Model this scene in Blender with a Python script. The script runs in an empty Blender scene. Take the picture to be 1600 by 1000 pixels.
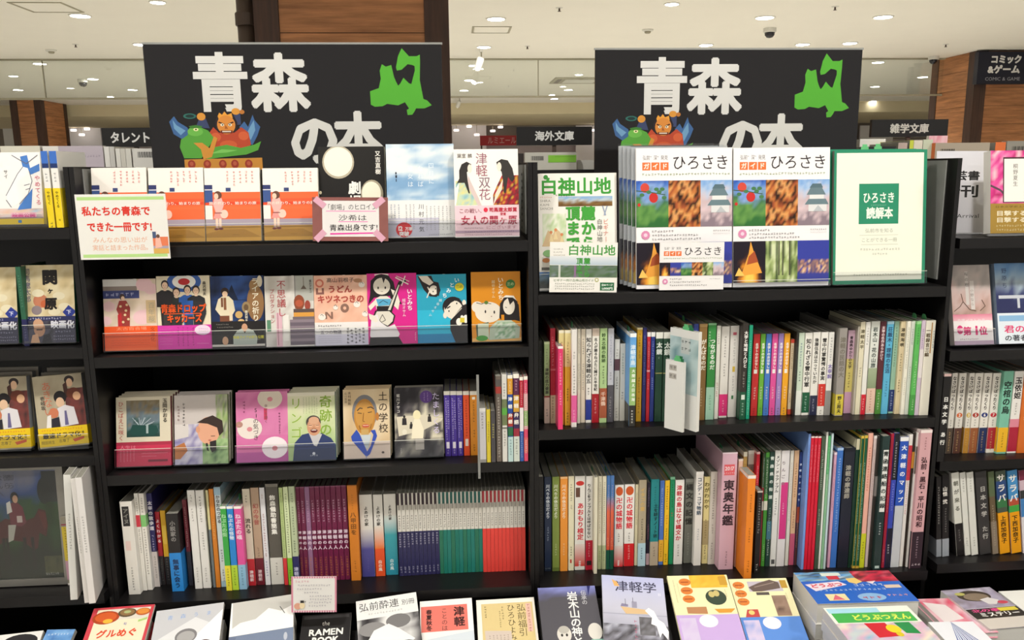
import bpy, math, random
from mathutils import Vector, Matrix, noise

# ---------------------------------------------------------------- camera, world, exposure
SC = bpy.context.scene
COL = SC.collection
FPX, CAMZ, CAMD = 1270.0, 1.55, 1.58
YAW, PITCH, ROLL = math.radians(4.0), math.radians(10.5), math.radians(0.6)
CAM = Vector((0.0, -CAMD, CAMZ))
FWD = Vector((math.sin(YAW)*math.cos(PITCH), math.cos(YAW)*math.cos(PITCH), -math.sin(PITCH)))
_W = Vector((math.cos(YAW), -math.sin(YAW), 0.0))
_U = _W.cross(FWD)
RGT = _W*math.cos(ROLL) - _U*math.sin(ROLL)
UPV = _U*math.cos(ROLL) + _W*math.sin(ROLL)
cam_data = bpy.data.cameras.new('camera')
cam_data.sensor_width = 36.0
cam_data.lens = 36.0*FPX/1600.0
cam_data.clip_start, cam_data.clip_end = 0.05, 200.0
camera = bpy.data.objects.new('camera', cam_data)
COL.objects.link(camera)
_m = Matrix((RGT, UPV, -FWD)).transposed().to_4x4()
_m.translation = CAM
camera.matrix_world = _m
SC.camera = camera

SC.view_settings.view_transform = 'Standard'
SC.view_settings.look = 'None'
SC.view_settings.gamma = 1.0
SC.view_settings.use_curve_mapping = False
SC.view_settings.exposure = 0.2

world = bpy.data.worlds.new('shop_light')
SC.world = world
world.use_nodes = True
_bg = world.node_tree.nodes['Background']
_bg.inputs[0].default_value = (1.0, 0.965, 0.91, 1.0)
_bg.inputs[1].default_value = 0.55
CEIL_Z = 3.0
SPOT_W = 62.0
HALL_W = 132.0

# ---------------------------------------------------------------- small helpers
def ray(px, py):
    return FWD*FPX + RGT*(px-800.0) + UPV*(500.0-py)
def at(px, py, Y):                       # the point of the place seen at (px, py) on the upright plane y = Y
    d = ray(px, py); t = (Y-CAM.y)/d.y
    return CAM + d*t
def at_z(px, py, z):                     # ... on the level plane at height z
    d = ray(px, py); t = (z-CAM.z)/d.z
    return CAM + d*t
def at_plane(px, py, p, n):
    d = ray(px, py); t = (p-CAM).dot(n)/d.dot(n)
    return CAM + d*t

def srgb(c):
    return c/12.92 if c <= 0.04045 else ((c+0.055)/1.055)**2.4
def C(h, a=0.0):
    """hex colour as seen in print -> linear rgba; alpha carries how mottled the print is"""
    if not isinstance(h, str):
        return h
    h = h.lstrip('#')
    if len(h) == 3: h = ''.join(x*2 for x in h)
    r = [srgb(int(h[i:i+2], 16)/255.0)*0.93 for i in (0, 2, 4)]
    return (r[0], r[1], r[2], a)
def mixc(a, b, t):
    a, b = C(a), C(b)
    return tuple(a[i]*(1-t)+b[i]*t for i in range(4))

def new_mat(name):
    m = bpy.data.materials.new(name); m.use_nodes = True
    return m, m.node_tree.nodes, m.node_tree.links, m.node_tree.nodes['Principled BSDF']
def paper_mat(name, rough, spec=0.32, coat=0.0):
    m, N, L, b = new_mat(name)
    at_ = N.new('ShaderNodeAttribute'); at_.attribute_name = 'Col'
    tc = N.new('ShaderNodeTexCoord')
    nz = N.new('ShaderNodeTexNoise'); nz.inputs['Scale'].default_value = 95; nz.inputs['Detail'].default_value = 4
    L.new(tc.outputs['Object'], nz.inputs['Vector'])
    # value = 1 + alpha * (noise - .5) * 2.2
    s = N.new('ShaderNodeMath'); s.operation = 'SUBTRACT'; s.inputs[1].default_value = 0.5
    L.new(nz.outputs['Fac'], s.inputs[0])
    k = N.new('ShaderNodeMath'); k.operation = 'MULTIPLY'
    L.new(s.outputs[0], k.inputs[0]); L.new(at_.outputs['Alpha'], k.inputs[1])
    k2 = N.new('ShaderNodeMath'); k2.operation = 'MULTIPLY_ADD'; k2.inputs[1].default_value = 3.2; k2.inputs[2].default_value = 1.0
    L.new(k.outputs[0], k2.inputs[0])
    mul = N.new('ShaderNodeVectorMath'); mul.operation = 'SCALE'
    L.new(at_.outputs['Color'], mul.inputs[0]); L.new(k2.outputs[0], mul.inputs['Scale'])
    L.new(mul.outputs[0], b.inputs['Base Color'])
    b.inputs['Roughness'].default_value = rough
    b.inputs['Specular IOR Level'].default_value = spec
    b.inputs['Coat Weight'].default_value = coat
    b.inputs['Coat Roughness'].default_value = 0.08
    return m
def flat_mat(name, col, rough=0.5, metal=0.0, spec=0.5, nscale=40.0, namt=0.12):
    m, N, L, b = new_mat(name)
    tc = N.new('ShaderNodeTexCoord'); nz = N.new('ShaderNodeTexNoise')
    nz.inputs['Scale'].default_value = nscale; nz.inputs['Detail'].default_value = 3
    L.new(tc.outputs['Object'], nz.inputs['Vector'])
    r = N.new('ShaderNodeValToRGB')
    c = C(col)
    r.color_ramp.elements[0].color = (c[0]*(1-namt), c[1]*(1-namt), c[2]*(1-namt), 1)
    r.color_ramp.elements[1].color = (min(1, c[0]*(1+namt)), min(1, c[1]*(1+namt)), min(1, c[2]*(1+namt)), 1)
    L.new(nz.outputs['Fac'], r.inputs[0]); L.new(r.outputs[0], b.inputs['Base Color'])
    b.inputs['Roughness'].default_value = rough; b.inputs['Metallic'].default_value = metal
    b.inputs['Specular IOR Level'].default_value = spec
    return m
def emit_mat(name, col, strength):
    m, N, L, b = new_mat(name)
    b.inputs['Base Color'].default_value = (0.8, 0.8, 0.8, 1)
    b.inputs['Emission Color'].default_value = C(col)[:3]+(1,)
    b.inputs['Emission Strength'].default_value = strength
    return m
def clear_mat(name, gloss=0.10, tint=(0.97, 0.98, 0.99), rough=0.04):
    m, N, L, b = new_mat(name)
    N.remove(b)
    out = N['Material Output']
    t = N.new('ShaderNodeBsdfTransparent'); t.inputs[0].default_value = tint+(1,)
    g = N.new('ShaderNodeBsdfGlossy'); g.inputs['Roughness'].default_value = rough
    lw = N.new('ShaderNodeLayerWeight'); lw.inputs[0].default_value = 0.25
    ad = N.new('ShaderNodeMath'); ad.operation = 'MULTIPLY_ADD'; ad.inputs[1].default_value = 0.5; ad.inputs[2].default_value = gloss
    L.new(lw.outputs['Fresnel'], ad.inputs[0])
    mx = N.new('ShaderNodeMixShader')
    L.new(ad.outputs[0], mx.inputs[0]); L.new(t.outputs[0], mx.inputs[1]); L.new(g.outputs[0], mx.inputs[2])
    L.new(mx.outputs[0], out.inputs[0])
    return m
def page_mat(name, c0, c1):
    m, N, L, b = new_mat(name)
    tc = N.new('ShaderNodeTexCoord'); w = N.new('ShaderNodeTexNoise')
    mp = N.new('ShaderNodeMapping'); mp.inputs['Scale'].default_value = (900, 900, 6)
    L.new(tc.outputs['Object'], mp.inputs[0]); L.new(mp.outputs[0], w.inputs['Vector']); w.inputs['Scale'].default_value = 1.0
    r = N.new('ShaderNodeValToRGB')
    r.color_ramp.elements[0].color = c0+(1,); r.color_ramp.elements[1].color = c1+(1,)
    L.new(w.outputs['Fac'], r.inputs[0]); L.new(r.outputs[0], b.inputs['Base Color'])
    b.inputs['Roughness'].default_value = 0.85
    return m
def wood_mat(name, c0, c1, scale):
    m, N, L, b = new_mat(name)
    tc = N.new('ShaderNodeTexCoord'); mp = N.new('ShaderNodeMapping'); mp.inputs['Scale'].default_value = scale
    nz = N.new('ShaderNodeTexNoise'); nz.inputs['Scale'].default_value = 1.0; nz.inputs['Detail'].default_value = 7; nz.inputs['Roughness'].default_value = 0.65
    L.new(tc.outputs['Object'], mp.inputs[0]); L.new(mp.outputs[0], nz.inputs['Vector'])
    r = N.new('ShaderNodeValToRGB')
    r.color_ramp.elements[0].position = 0.3; r.color_ramp.elements[1].position = 0.72
    r.color_ramp.elements[0].color = C(c0)[:3]+(1,); r.color_ramp.elements[1].color = C(c1)[:3]+(1,)
    L.new(nz.outputs['Fac'], r.inputs[0]); L.new(r.outputs[0], b.inputs['Base Color'])
    b.inputs['Roughness'].default_value = 0.5
    return m

M_COVER = paper_mat('coated_paper', 0.34)
M_LAM = paper_mat('laminated_print', 0.09, 0.4)
M_MATTE = paper_mat('matte_paper', 0.6, 0.3)
M_PAGES_SHADE = page_mat('shaded_page_edges', (0.13, 0.125, 0.105), (0.30, 0.29, 0.25))  # paper colour darkened to stand in for shade inside the shelves
M_PAGESW = page_mat('white_page_edges', (0.55, 0.54, 0.50), (0.82, 0.80, 0.75))
M_BLACK = flat_mat('black_laminate', '110f10', 0.4, 0, 0.35, 60, 0.15)
M_GREYP = flat_mat('grey_steel', '8a8b88', 0.5, 0.0, 0.4)
M_CLEAR = clear_mat('clear_acrylic', 0.02)
M_GLASS = clear_mat('smoke_barrier_glass', 0.10, (0.95, 0.97, 0.95), 0.01)
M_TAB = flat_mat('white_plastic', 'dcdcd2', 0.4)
M_SLIP = flat_mat('green_slip_paper', '5fb878', 0.7)
M_SLIPD = flat_mat('dark_green_slip_paper', '1d6f45', 0.7)
M_CEIL = flat_mat('ceiling_paint', 'f8f5ec', 0.8, 0, 0.3, 3.0, 0.02)
M_CREAM = flat_mat('soffit_paint', 'e6dab8', 0.8, 0, 0.3, 3.0, 0.03)
M_FLOOR = flat_mat('floor_tile', 'e8e4da', 0.35, 0, 0.5, 2.0, 0.06)
M_METAL = flat_mat('aluminium_trim', 'b9bab6', 0.3, 0.8)
M_LINE = flat_mat('grey_trim', 'a9a48f', 0.6)
M_DKMETAL = flat_mat('dark_brown_metal', '4a3b33', 0.45, 0.2)
M_PLANK = wood_mat('reclaimed_plank', '8a5a36', 'd49260', (2.0, 2.0, 30))
M_DKWOOD = wood_mat('dark_wood_trim', '33211a', '55372a', (40, 40, 2.5))
M_LAMP = emit_mat('lamp_diffuser', 'fffaf0', 28.0)
M_SHOPLAMP = emit_mat('shop_lamp_glass', 'fff2f0', 3.0)
M_WHITE = flat_mat('white_paint', 'e4e3dc', 0.5)
M_DOME = flat_mat('smoked_dome', '20202a', 0.1)

def link(name, mesh, parent=None, mat=None):
    o = bpy.data.objects.new(name, mesh); COL.objects.link(o)
    if mat is not None: mesh.materials.append(mat)
    if parent is not None: o.parent = parent
    return o
def tag(o, label, cat, group=None):
    o['label'] = label; o['category'] = cat
    if group: o['group'] = group
    return o
def empty(name, M, label, cat, group=None):
    o = bpy.data.objects.new(name, None); COL.objects.link(o)
    o.empty_display_size = 0.05
    o.matrix_world = M
    return tag(o, label, cat, group)
def structure(o):
    o['kind'] = 'structure'; return o

class MB:                                 # plain mesh collector: boxes, prisms, tubes
    def __init__(s): s.v, s.f = [], []
    def add(s, vs, fs):
        n = len(s.v); s.v += [tuple(x) for x in vs]; s.f += [tuple(i+n for i in q) for q in fs]; return s
    def box(s, x0, y0, z0, x1, y1, z1):
        return s.add([(x0,y0,z0),(x1,y0,z0),(x1,y1,z0),(x0,y1,z0),(x0,y0,z1),(x1,y0,z1),(x1,y1,z1),(x0,y1,z1)],
                     [(0,3,2,1),(4,5,6,7),(0,1,5,4),(1,2,6,5),(2,3,7,6),(3,0,4,7)])
    def prism(s, pts, z0, z1):            # polygon in xy (counter-clockwise) pulled along z
        n = len(pts)
        return s.add([(p[0],p[1],z0) for p in pts]+[(p[0],p[1],z1) for p in pts],
                     [tuple(range(n-1,-1,-1)), tuple(range(n,2*n))]+[(i,(i+1)%n,n+(i+1)%n,n+i) for i in range(n)])
    def prism_x(s, pts, x0, x1):          # polygon in yz pulled along x
        n = len(pts)
        return s.add([(x0,p[0],p[1]) for p in pts]+[(x1,p[0],p[1]) for p in pts],
                     [tuple(range(n-1,-1,-1)), tuple(range(n,2*n))]+[(i,(i+1)%n,n+(i+1)%n,n+i) for i in range(n)])
    def lathe(s, prof, n=24, c=(0,0)):    # (r, z) profile round the z axis
        k = len(prof); vs, fs = [], []
        for r, z in prof:
            for i in range(n):
                a = 2*math.pi*i/n; vs.append((c[0]+r*math.cos(a), c[1]+r*math.sin(a), z))
        for j in range(k-1):
            for i in range(n):
                fs.append((j*n+i, j*n+(i+1)%n, (j+1)*n+(i+1)%n, (j+1)*n+i))
        fs.append(tuple(range(n-1,-1,-1))); fs.append(tuple((k-1)*n+i for i in range(n)))
        return s.add(vs, fs)
    def build(s, name, mat, parent=None, smooth=False):
        me = bpy.data.meshes.new(name); me.from_pydata(s.v, [], s.f); me.update()
        if smooth:
            for p in me.polygons: p.use_smooth = True
        return link(name, me, parent, mat)

# ---------------------------------------------------------------- lettering
_G = {}
_tc = bpy.data.curves.new('glyph', 'FONT'); _tc.size = 1; _tc.resolution_u = 2
_to = bpy.data.objects.new('glyph', _tc); COL.objects.link(_to)
def glyph(ch, bold):
    k = (ch, bold)
    if k not in _G and bold > 0.008:      # heavier strokes: the same outline stamped round a small ring
        b, f, w = glyph(ch, 0.0)
        vs, fs, m = [], [], (4 if bold < 0.034 else 8)
        for i in range(m):
            a = 2*math.pi*(i+0.5)/m; n = len(vs); r = bold*(1.25 if m == 4 else 1.0)
            vs += [(x+r*math.cos(a), y+r*math.sin(a), i*0.000008) for x, y, _ in b]; fs += [tuple(j+n for j in q) for q in f]
        _G[k] = (vs, fs, w)
    if k not in _G:
        _tc.body = ch; _tc.offset = 0.0
        me = _to.to_mesh()
        vs = [(v.co.x, v.co.y, 0.0) for v in me.vertices]; fs = [tuple(p.vertices) for p in me.polygons]
        w = max([q[0] for q in vs], default=0.4)+0.05
        _to.to_mesh_clear()
        _G[k] = (vs, fs, w)
    return _G[k]
def is_wide(ch): return ord(ch) > 0x2000

EPS = 0.00003
class Art:
    """mesh with a colour per corner: the printed surface of one part"""
    def __init__(s): s.v, s.f, s.c = [], [], []
    def face(s, pts, col):
        n = len(s.v); s.v += [tuple(p) for p in pts]; s.f.append(tuple(range(n, n+len(pts))))
        if isinstance(col, list): s.c += [C(x) for x in col]
        else: s.c += [C(col)]*len(pts)
    def mesh(s, vs, fs, col):
        n = len(s.v); s.v += [tuple(p) for p in vs]; c = C(col)
        for q in fs:
            s.f.append(tuple(i+n for i in q)); s.c += [c]*len(q)
    def solid(s, mb, col): s.mesh(mb.v, mb.f, col)
    def build(s, name, mat, parent=None):
        me = bpy.data.meshes.new(name); me.from_pydata(s.v, [], s.f)
        a = me.color_attributes.new('Col', 'FLOAT_COLOR', 'CORNER')
        a.data.foreach_set('color', [x for c in s.c for x in c])
        me.update()
        return link(name, me, parent, mat)

class Sheet:
    """draws on a flat side: (u, v) in percent of width / height, v downwards from the top edge"""
    def __init__(s, art, O, U, V, N, W, H):
        s.a, s.O, s.U, s.V, s.N, s.W, s.H, s.k = art, Vector(O), Vector(U), Vector(V), Vector(N), W, H, 1
        s.r = random.Random(int(W*1e5)+int(H*1e4))
    def P(s, u, v):
        return s.O + s.U*(u/100.0*s.W) + s.V*(v/100.0*s.H) + s.N*(EPS*s.k)
    def up(s): s.k += 1
    def poly(s, pts, col):
        s.up()
        if not isinstance(col, list) and (min(min(p) for p in pts) < 0 or max(max(p) for p in pts) > 100):
            for ax, lim, sg in ((0, 0, 1), (0, 100, -1), (1, 0, 1), (1, 100, -1)):      # trim to the sheet's edges
                out = []
                for p, q in zip(pts, pts[1:]+pts[:1]):
                    a, b = (p[ax]-lim)*sg, (q[ax]-lim)*sg
                    if a >= 0: out.append(p)
                    if (a > 0 > b) or (a < 0 < b):
                        t = a/(a-b); out.append((p[0]+(q[0]-p[0])*t, p[1]+(q[1]-p[1])*t))
                pts = out
                if len(pts) < 3: return
        ps = [s.P(*p) for p in pts]
        if len(ps) >= 3:
            ar = sum(pts[i][0]*pts[(i+1)%len(pts)][1]-pts[(i+1)%len(pts)][0]*pts[i][1] for i in range(len(pts)))
            if ar > 0:
                ps.reverse()
                if isinstance(col, list): col = col[::-1]
        s.a.face(ps, col)
    def rect(s, u0, v0, u1, v1, col): s.poly([(u0,v0),(u1,v0),(u1,v1),(u0,v1)], col)
    def grad(s, u0, v0, u1, v1, c0, c1): s.poly([(u0,v0),(u1,v0),(u1,v1),(u0,v1)], [c0,c0,c1,c1])
    def ell(s, u, v, ru, rv, col, n=18, a0=0.0, a1=360.0):
        full = abs(a1-a0) >= 360
        m = n if full else n+1
        pts = [(u+ru*math.cos(math.radians(a0+(a1-a0)*i/n)), v+rv*math.sin(math.radians(a0+(a1-a0)*i/n))) for i in range(m)]
        s.poly(pts, col)
    def circ(s, u, v, r, col, n=18): s.ell(u, v, r*s.H/s.W, r, col, n)      # r in percent of height
    def line(s, pts, w, col):              # w in percent of height
        k = s.H/s.W
        for (a, b), (c, d) in zip(pts, pts[1:]):
            dx, dy = (c-a)/k, d-b; l = math.hypot(dx, dy) or 1
            nx, ny = -dy/l*w/2*k, dx/l*w/2
            s.poly([(a+nx,b+ny),(c+nx,d+ny),(c-nx,d-ny),(a-nx,b-ny)], col)
    def photo(s, u0, v0, u1, v1, nx, ny, fn):
        s.up()
        g = [[C(fn(i/nx, j/ny)) for i in range(nx+1)] for j in range(ny+1)]
        for j in range(ny):
            for i in range(nx):
                q = [(i,j+1),(i+1,j+1),(i+1,j),(i,j)]
                s.a.face([s.P(u0+(u1-u0)*x/nx, v0+(v1-v0)*y/ny) for x, y in q], [g[y][x] for x, y in q])
    def glyph(s, ch, u, v, sz, col, bold=0.0, sx=1.0, ang=0.0, wide=None):
        """ch centred at (u, v), sz in percent of height"""
        vs, fs, w = glyph(ch, bold)
        if not vs: return
        cx = 0.5 if is_wide(ch) else w/2-0.02
        h = sz/100.0*s.H
        c0 = s.P(u, v)
        ca, sa = math.cos(math.radians(ang)), math.sin(math.radians(ang))
        pts = []
        for x, y, dz in vs:
            dx, dy = (x-cx)*sx, y-0.36
            dx, dy = dx*ca-dy*sa, dx*sa+dy*ca
            pts.append(c0 + s.U*(dx*h) - s.V*(dy*h) + s.N*dz)
        s.a.mesh(pts, fs, col)
    def vt(s, t, u, v, sz, col, bold=0.02, step=1.05, sx=1.0):
        """upright text running down from v"""
        s.up(); y = v+sz*0.5
        for ch in t:
            if ch == ' ': y += sz*0.6; continue
            ang = 90 if ch in 'ー-―~()「」' else 0
            s.glyph(ch, u, y, sz, col, bold, sx, -ang); y += sz*step
    def vfit(s, t, u, v0, v1, col, bold=0.02, maxw=None, sx=1.0):
        n = sum(0.6 if ch == ' ' else 1.0 for ch in t)
        sz = (v1-v0)/(n*1.04)
        if maxw:
            m = maxw/100.0*s.W/s.H*100.0
            sz2 = min(sz, m)
            s.vt(t, u, v0, sz2, col, bold, sz*1.04/sz2, sx)
        else: s.vt(t, u, v0, sz, col, bold, 1.04, sx)
    def ht(s, t, u, v, sz, col, bold=0.02, align='l', sx=1.0, track=1.0, rise=0.0):
        """line of text, v its middle"""
        s.up(); k = s.H/s.W
        adv = [(1.0 if is_wide(ch) else 0.32 if ch == ' ' else glyph(ch, bold)[2])*sx*track for ch in t]
        tot = sum(adv)*sz*k
        x = u - (tot/2 if align == 'c' else tot if align == 'r' else 0)
        for ch, a in zip(t, adv):
            if ch != ' ': s.glyph(ch, x+a*sz*k/2, v-rise*(x-u), sz, col, bold, sx)
            x += a*sz*k
    def hfit(s, t, u0, u1, v, sz, col, bold=0.02, rise=0.0):
        k = s.H/s.W
        tot = sum((1.0 if is_wide(ch) else 0.32 if ch == ' ' else glyph(ch, bold)[2]) for ch in t)*sz*k
        s.ht(t, u0, v, sz, col, bold, 'l', (u1-u0)/tot, 1.0, rise)
    def squig(s, u, v, sz, col):           # one character too small to read: a few strokes
        k = s.H/s.W; R = s.r
        for _ in range(2):
            y = v+sz*R.uniform(-0.38, 0.38)
            s.a.face([s.P(u-sz*k*0.4, y+sz*0.06), s.P(u+sz*k*R.uniform(0.1,0.42), y+sz*0.06), s.P(u+sz*k*0.42, y-sz*0.06), s.P(u-sz*k*0.4, y-sz*0.06)], col)
        x = u+sz*k*R.uniform(-0.3, 0.3)
        s.a.face([s.P(x-sz*k*0.06, v+sz*0.42), s.P(x+sz*k*0.06, v+sz*0.42), s.P(x+sz*k*0.06, v-sz*0.42), s.P(x-sz*k*0.06, v-sz*0.42)], col)
    def sv(s, u, v0, v1, sz, col):
        s.up(); y = v0+sz/2
        while y < v1:
            s.squig(u, y, sz*0.9, col); y += sz*1.12
    def sh(s, u0, u1, v, sz, col):
        s.up(); k = s.H/s.W; x = u0+sz*k/2
        while x < u1:
            s.squig(x, v, sz*0.9, col); x += sz*k*1.12

def fbm(x, y, z=0.0): return noise.fractal(Vector((x, y, z)), 0.9, 2.0, 3)
def pick(t, cols):
    t = max(0.0, min(0.9999, t))*(len(cols)-1); i = int(t)
    return mixc(cols[i], cols[i+1], t-i)
def n_photo(cols, f=5.0, seed=0.0, amp=0.9):
    return lambda x, y: pick(0.5+amp*fbm(x*f, y*f, seed)*0.8, cols)
# ---------------------------------------------------------------- the setting
XL, XM, XR = at(128, 464, 0).x, at(833, 420, 0).x, at(1490, 410, 0).x
TOPZ = (at(120, 257, 0).z + at(826, 258, 0).z + at(1493, 246, 0).z)/3
DEPTH = 0.30
UNITS = {'far_left': (XL-0.90, XL), 'left': (XL, XM), 'right': (XM, XR), 'far_right': (XR, XR+0.90)}
SETB = 0.03
def zrow(px, py): return at(px, py, SETB).z
ROWZ = {
 'left':      [zrow(500, 379), zrow(500, 545), zrow(500, 724), zrow(560, 908)],
 'right':     [zrow(1100, 452), zrow(1100, 657), zrow(1120, 888)],
 'far_left':  [zrow(50, 355), zrow(80, 540), zrow(110, 705), zrow(60, 913)],
 'far_right': [zrow(1530, 370), zrow(1520, 543), zrow(1540, 711), zrow(1500, 862)],
}
MB().box(-14, -6, -0.05, 16, 24, 0.0).build('floor', M_FLOOR)['kind'] = 'structure'

# ceiling with a lower soffit at the far end
structure(MB().box(-16, -6, CEIL_Z, 18, 17.3, CEIL_Z+0.1).build('ceiling', M_CEIL))
structure(MB().box(-16, 17.0, 2.76, 18, 17.3, CEIL_Z).build('trim_1', M_CREAM))
structure(MB().box(-16, 17.3, 2.76, 18, 22.0, 2.80).build('ceiling_far', M_CREAM))
M_FARWALL = flat_mat('shop_wall_paint', 'cfc2c6', 0.6, 0, 0.4, 1.0, 0.08)
structure(MB().box(-16, 22.0, 0, 18, 22.2, 2.8).build('wall_far', M_FARWALL))
structure(MB().box(-16, 21.8, 2.30, 18, 22.0, 2.76).build('trim_2', flat_mat('grey_fascia', '8e857c', 0.5)))
structure(MB().box(17.8, -6, 0, 18, 22, 3.0).build('wall_right', M_CREAM))
structure(MB().box(-16, -6, 0, -15.8, 22, 3.0).build('wall_left', M_CREAM))

# glass smoke barrier hung from the ceiling, in panes
GY = at_z(400, 92, CEIL_Z).y
GZ = at(400, 152, GY).z
edges = [-14.0, at(68, 120, GY).x, at(841, 120, GY).x, at(1466, 120, GY).x+0.3]
for a, b in zip(edges, edges[1:]):
    gl = structure(MB().box(a+0.006, GY, GZ, b-0.006, GY+0.008, CEIL_Z-0.002).build('window_%d' % (edges.index(a)+1), M_GLASS))
    MB().box(a, GY-0.012, GZ-0.02, b, GY+0.02, GZ+0.004).build('bottom_rail', M_LINE, gl)
    MB().box(b-0.006, GY-0.004, GZ, b+0.006, GY+0.012, CEIL_Z).build('edge_strip', M_LINE, gl)
structure(MB().box(-14, GY-0.03, CEIL_Z-0.018, edges[-1], GY+0.03, CEIL_Z).build('trim_3', M_LINE))

# ---------------------------------------------------------------- bookcases
SH_T = 0.021
def bookcase(key, label):
    x0, x1 = UNITS[key]
    xc = (x0+x1)/2
    root = empty('bookcase', Matrix.Translation((xc, 0, 0)), label, 'bookcase', 'black bookcases of the island')
    w = (x1-x0)/2
    for s in ((1,) if key == 'far_right' else (-1, 1)):     # the end unit shares its neighbour's upright
        xa, xb = (-w+0.0005, -w+0.0095) if s < 0 else (w-0.0095, w-0.0005)
        p = MB().box(xa, 0, 0, xb, DEPTH, TOPZ).build('side_panel', M_BLACK, root)
        # slotted steel upright let into the inner face
        xi = xb if s < 0 else xa
        sg = 1 if s < 0 else -1
        zlo = ROWZ[key][0]+0.01
        MB().box(min(xi, xi+sg*0.0025), 0.035, zlo, max(xi, xi+sg*0.0025), 0.26, TOPZ-0.004).build('slotted_upright', M_GREYP, p)
        sl = MB()
        n = int((TOPZ-zlo)/0.0135)
        for k in range(1, n):
            z = TOPZ-0.012-k*0.0135
            for y in (0.10,):
                sl.box(min(xi+sg*0.0024, xi+sg*0.0032), y, z, max(xi+sg*0.0024, xi+sg*0.0032), y+0.012, z+0.0045)
        sl.build('slot_pattern', M_BLACK, p)
    MB().box(-w+0.010, DEPTH-0.012, 0.2, w-0.010, DEPTH, TOPZ-0.015).build('back_panel', M_BLACK, root)
    for i, z in enumerate(ROWZ[key]):
        last = i == len(ROWZ[key])-1
        MB().box(-w+0.010, -0.022 if last else 0.0, z-SH_T, w-0.010, DEPTH-0.0125, z).build('shelf', M_BLACK, root)
    return root
bookcase('far_left', 'black bookcase holding the samurai paperbacks and the framed horse rider picture')
bookcase('left', 'black bookcase under the big sign nearest the wooden column')
bookcase('right', 'black bookcase with large white guidebooks on its top shelf')
bookcase('far_right', 'black bookcase behind the white new arrival card')

# rear bookcase of the island, turned away
rear = empty('bookcase', Matrix.Translation(((XL+XR)/2, 0.62, 0)), 'black bookcase back to back behind the front island shelves', 'bookcase', 'black bookcases of the island')
hw = (XR-XL)/2+0.9
for x in (-hw, -1.3, -0.13, 0.6, hw-0.018):
    MB().box(x, -0.31, 0, x+0.018, 0.0, TOPZ-0.03).build('side_panel', M_BLACK, rear)
MB().box(-hw+0.019, -0.305, 0.1, hw-0.019, -0.295, TOPZ-0.10).build('back_panel', M_BLACK, rear)
REARZ = TOPZ-0.14
for z in (REARZ, REARZ-0.3, REARZ-0.6):
    MB().box(-hw+0.019, -0.29, z-0.024, hw-0.019, 0.0, z).build('shelf', M_BLACK, rear)

# ---------------------------------------------------------------- sloping display ledge in front
TB = math.radians(26.0)
TN = Vector((0, -math.sin(TB), math.cos(TB)))
TD = Vector((0, -math.cos(TB), -math.sin(TB)))        # down the slope, towards the customer
LEDGEY = -0.034
def ledge(xa, xb, zt, label):
    """sloping display top on a plinth; returns a point of the slope's upper edge"""
    p = Vector((0, LEDGEY, zt))
    root = empty('display_ledge', Matrix.Translation(((xa+xb)/2, -0.3, 0)), label, 'display stand', 'black sloping display ledges')
    y1, z1 = p.y-0.62*math.cos(TB), p.z-0.62*math.sin(TB)
    rel = lambda y, z: (y+0.3, z)
    h = (xb-xa)/2-0.001
    MB().prism_x([rel(p.y, p.z-0.02), rel(y1, z1-0.02), rel(y1, z1), rel(p.y, p.z)], -h, h).build('sloped_top', M_BLACK, root)
    MB().prism_x([rel(y1, z1-0.035), rel(y1-0.015, z1-0.035), rel(y1-0.015, z1+0.03), rel(y1, z1+0.03)], -h, h).build('front_lip', M_BLACK, root)
    MB().prism_x([rel(p.y, 0.0), rel(p.y, p.z-0.0205), rel(y1+0.05, z1), rel(y1+0.05, 0.0)], -h, h).build('plinth', M_BLACK, root)
    return p
TP_L = ledge(-1.95, XM, 0.622, 'black sloping ledge under the bookcase nearest the wooden column')
FLATX = 0.585
TP_R = ledge(XM, FLATX, 0.668, 'black sloping ledge holding the pale yellow crafts magazines')
FLATZ = 0.60
flat_table = empty('display_table', Matrix.Translation((FLATX+0.7, -0.33, 0)), 'black flat display table holding the children picture books', 'display stand')
MB().box(-0.699, -0.3, FLATZ-0.03, 0.75, 0.3, FLATZ).build('table_top', M_BLACK, flat_table)
MB().box(-0.68, -0.26, 0, 0.73, 0.28, FLATZ-0.0301).build('plinth', M_BLACK, flat_table)

# ---------------------------------------------------------------- wooden columns and pipe
def column(name, x0, x1, y0, y1, label, ptrim=0.12, gaps=True):
    """boxed column: reclaimed planks between dark corner posts"""
    root = empty(name, Matrix.Translation((x0, y0, 0)), label, 'column')
    w, d = x1-x0, y1-y0
    MB().box(0.02, 0.02, 0, w-0.02, d-0.02, CEIL_Z-0.001).build('core', M_DKWOOD, root)
    for (ax, ay) in ((0, 0), (w-ptrim, 0), (0, d-ptrim), (w-ptrim, d-ptrim)):
        MB().box(ax, ay, 0, ax+ptrim, ay+ptrim, CEIL_Z-0.002).build('corner_post', M_DKWOOD, root)
    n = 13
    for k in range(n):
        z0, z1_ = k*CEIL_Z/n, (k+1)*CEIL_Z/n-0.004
        MB().box(ptrim+0.002, 0.008, z0, w-ptrim-0.002, 0.02, min(z1_, CEIL_Z-0.003)).build('plank', M_PLANK, root)
    for xs in ((0.008, 0.02), (w-0.02, w-0.008)):
        sidem = MB()
        for k in range(n):
            sidem.box(xs[0], ptrim+0.002, k*CEIL_Z/n, xs[1], d-ptrim-0.002, min((k+1)*CEIL_Z/n-0.004, CEIL_Z-0.003))
        sidem.build('side_planks', M_PLANK, root)
    return root
CY = 3.2
column('column', at(404, 150, CY).x, at(704, 150, CY).x, CY, CY+1.1, 'wooden plank column with dark corner posts behind the big sign beside the pipe', 0.135)
p0 = at_z(60, 156, CEIL_Z)
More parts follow.
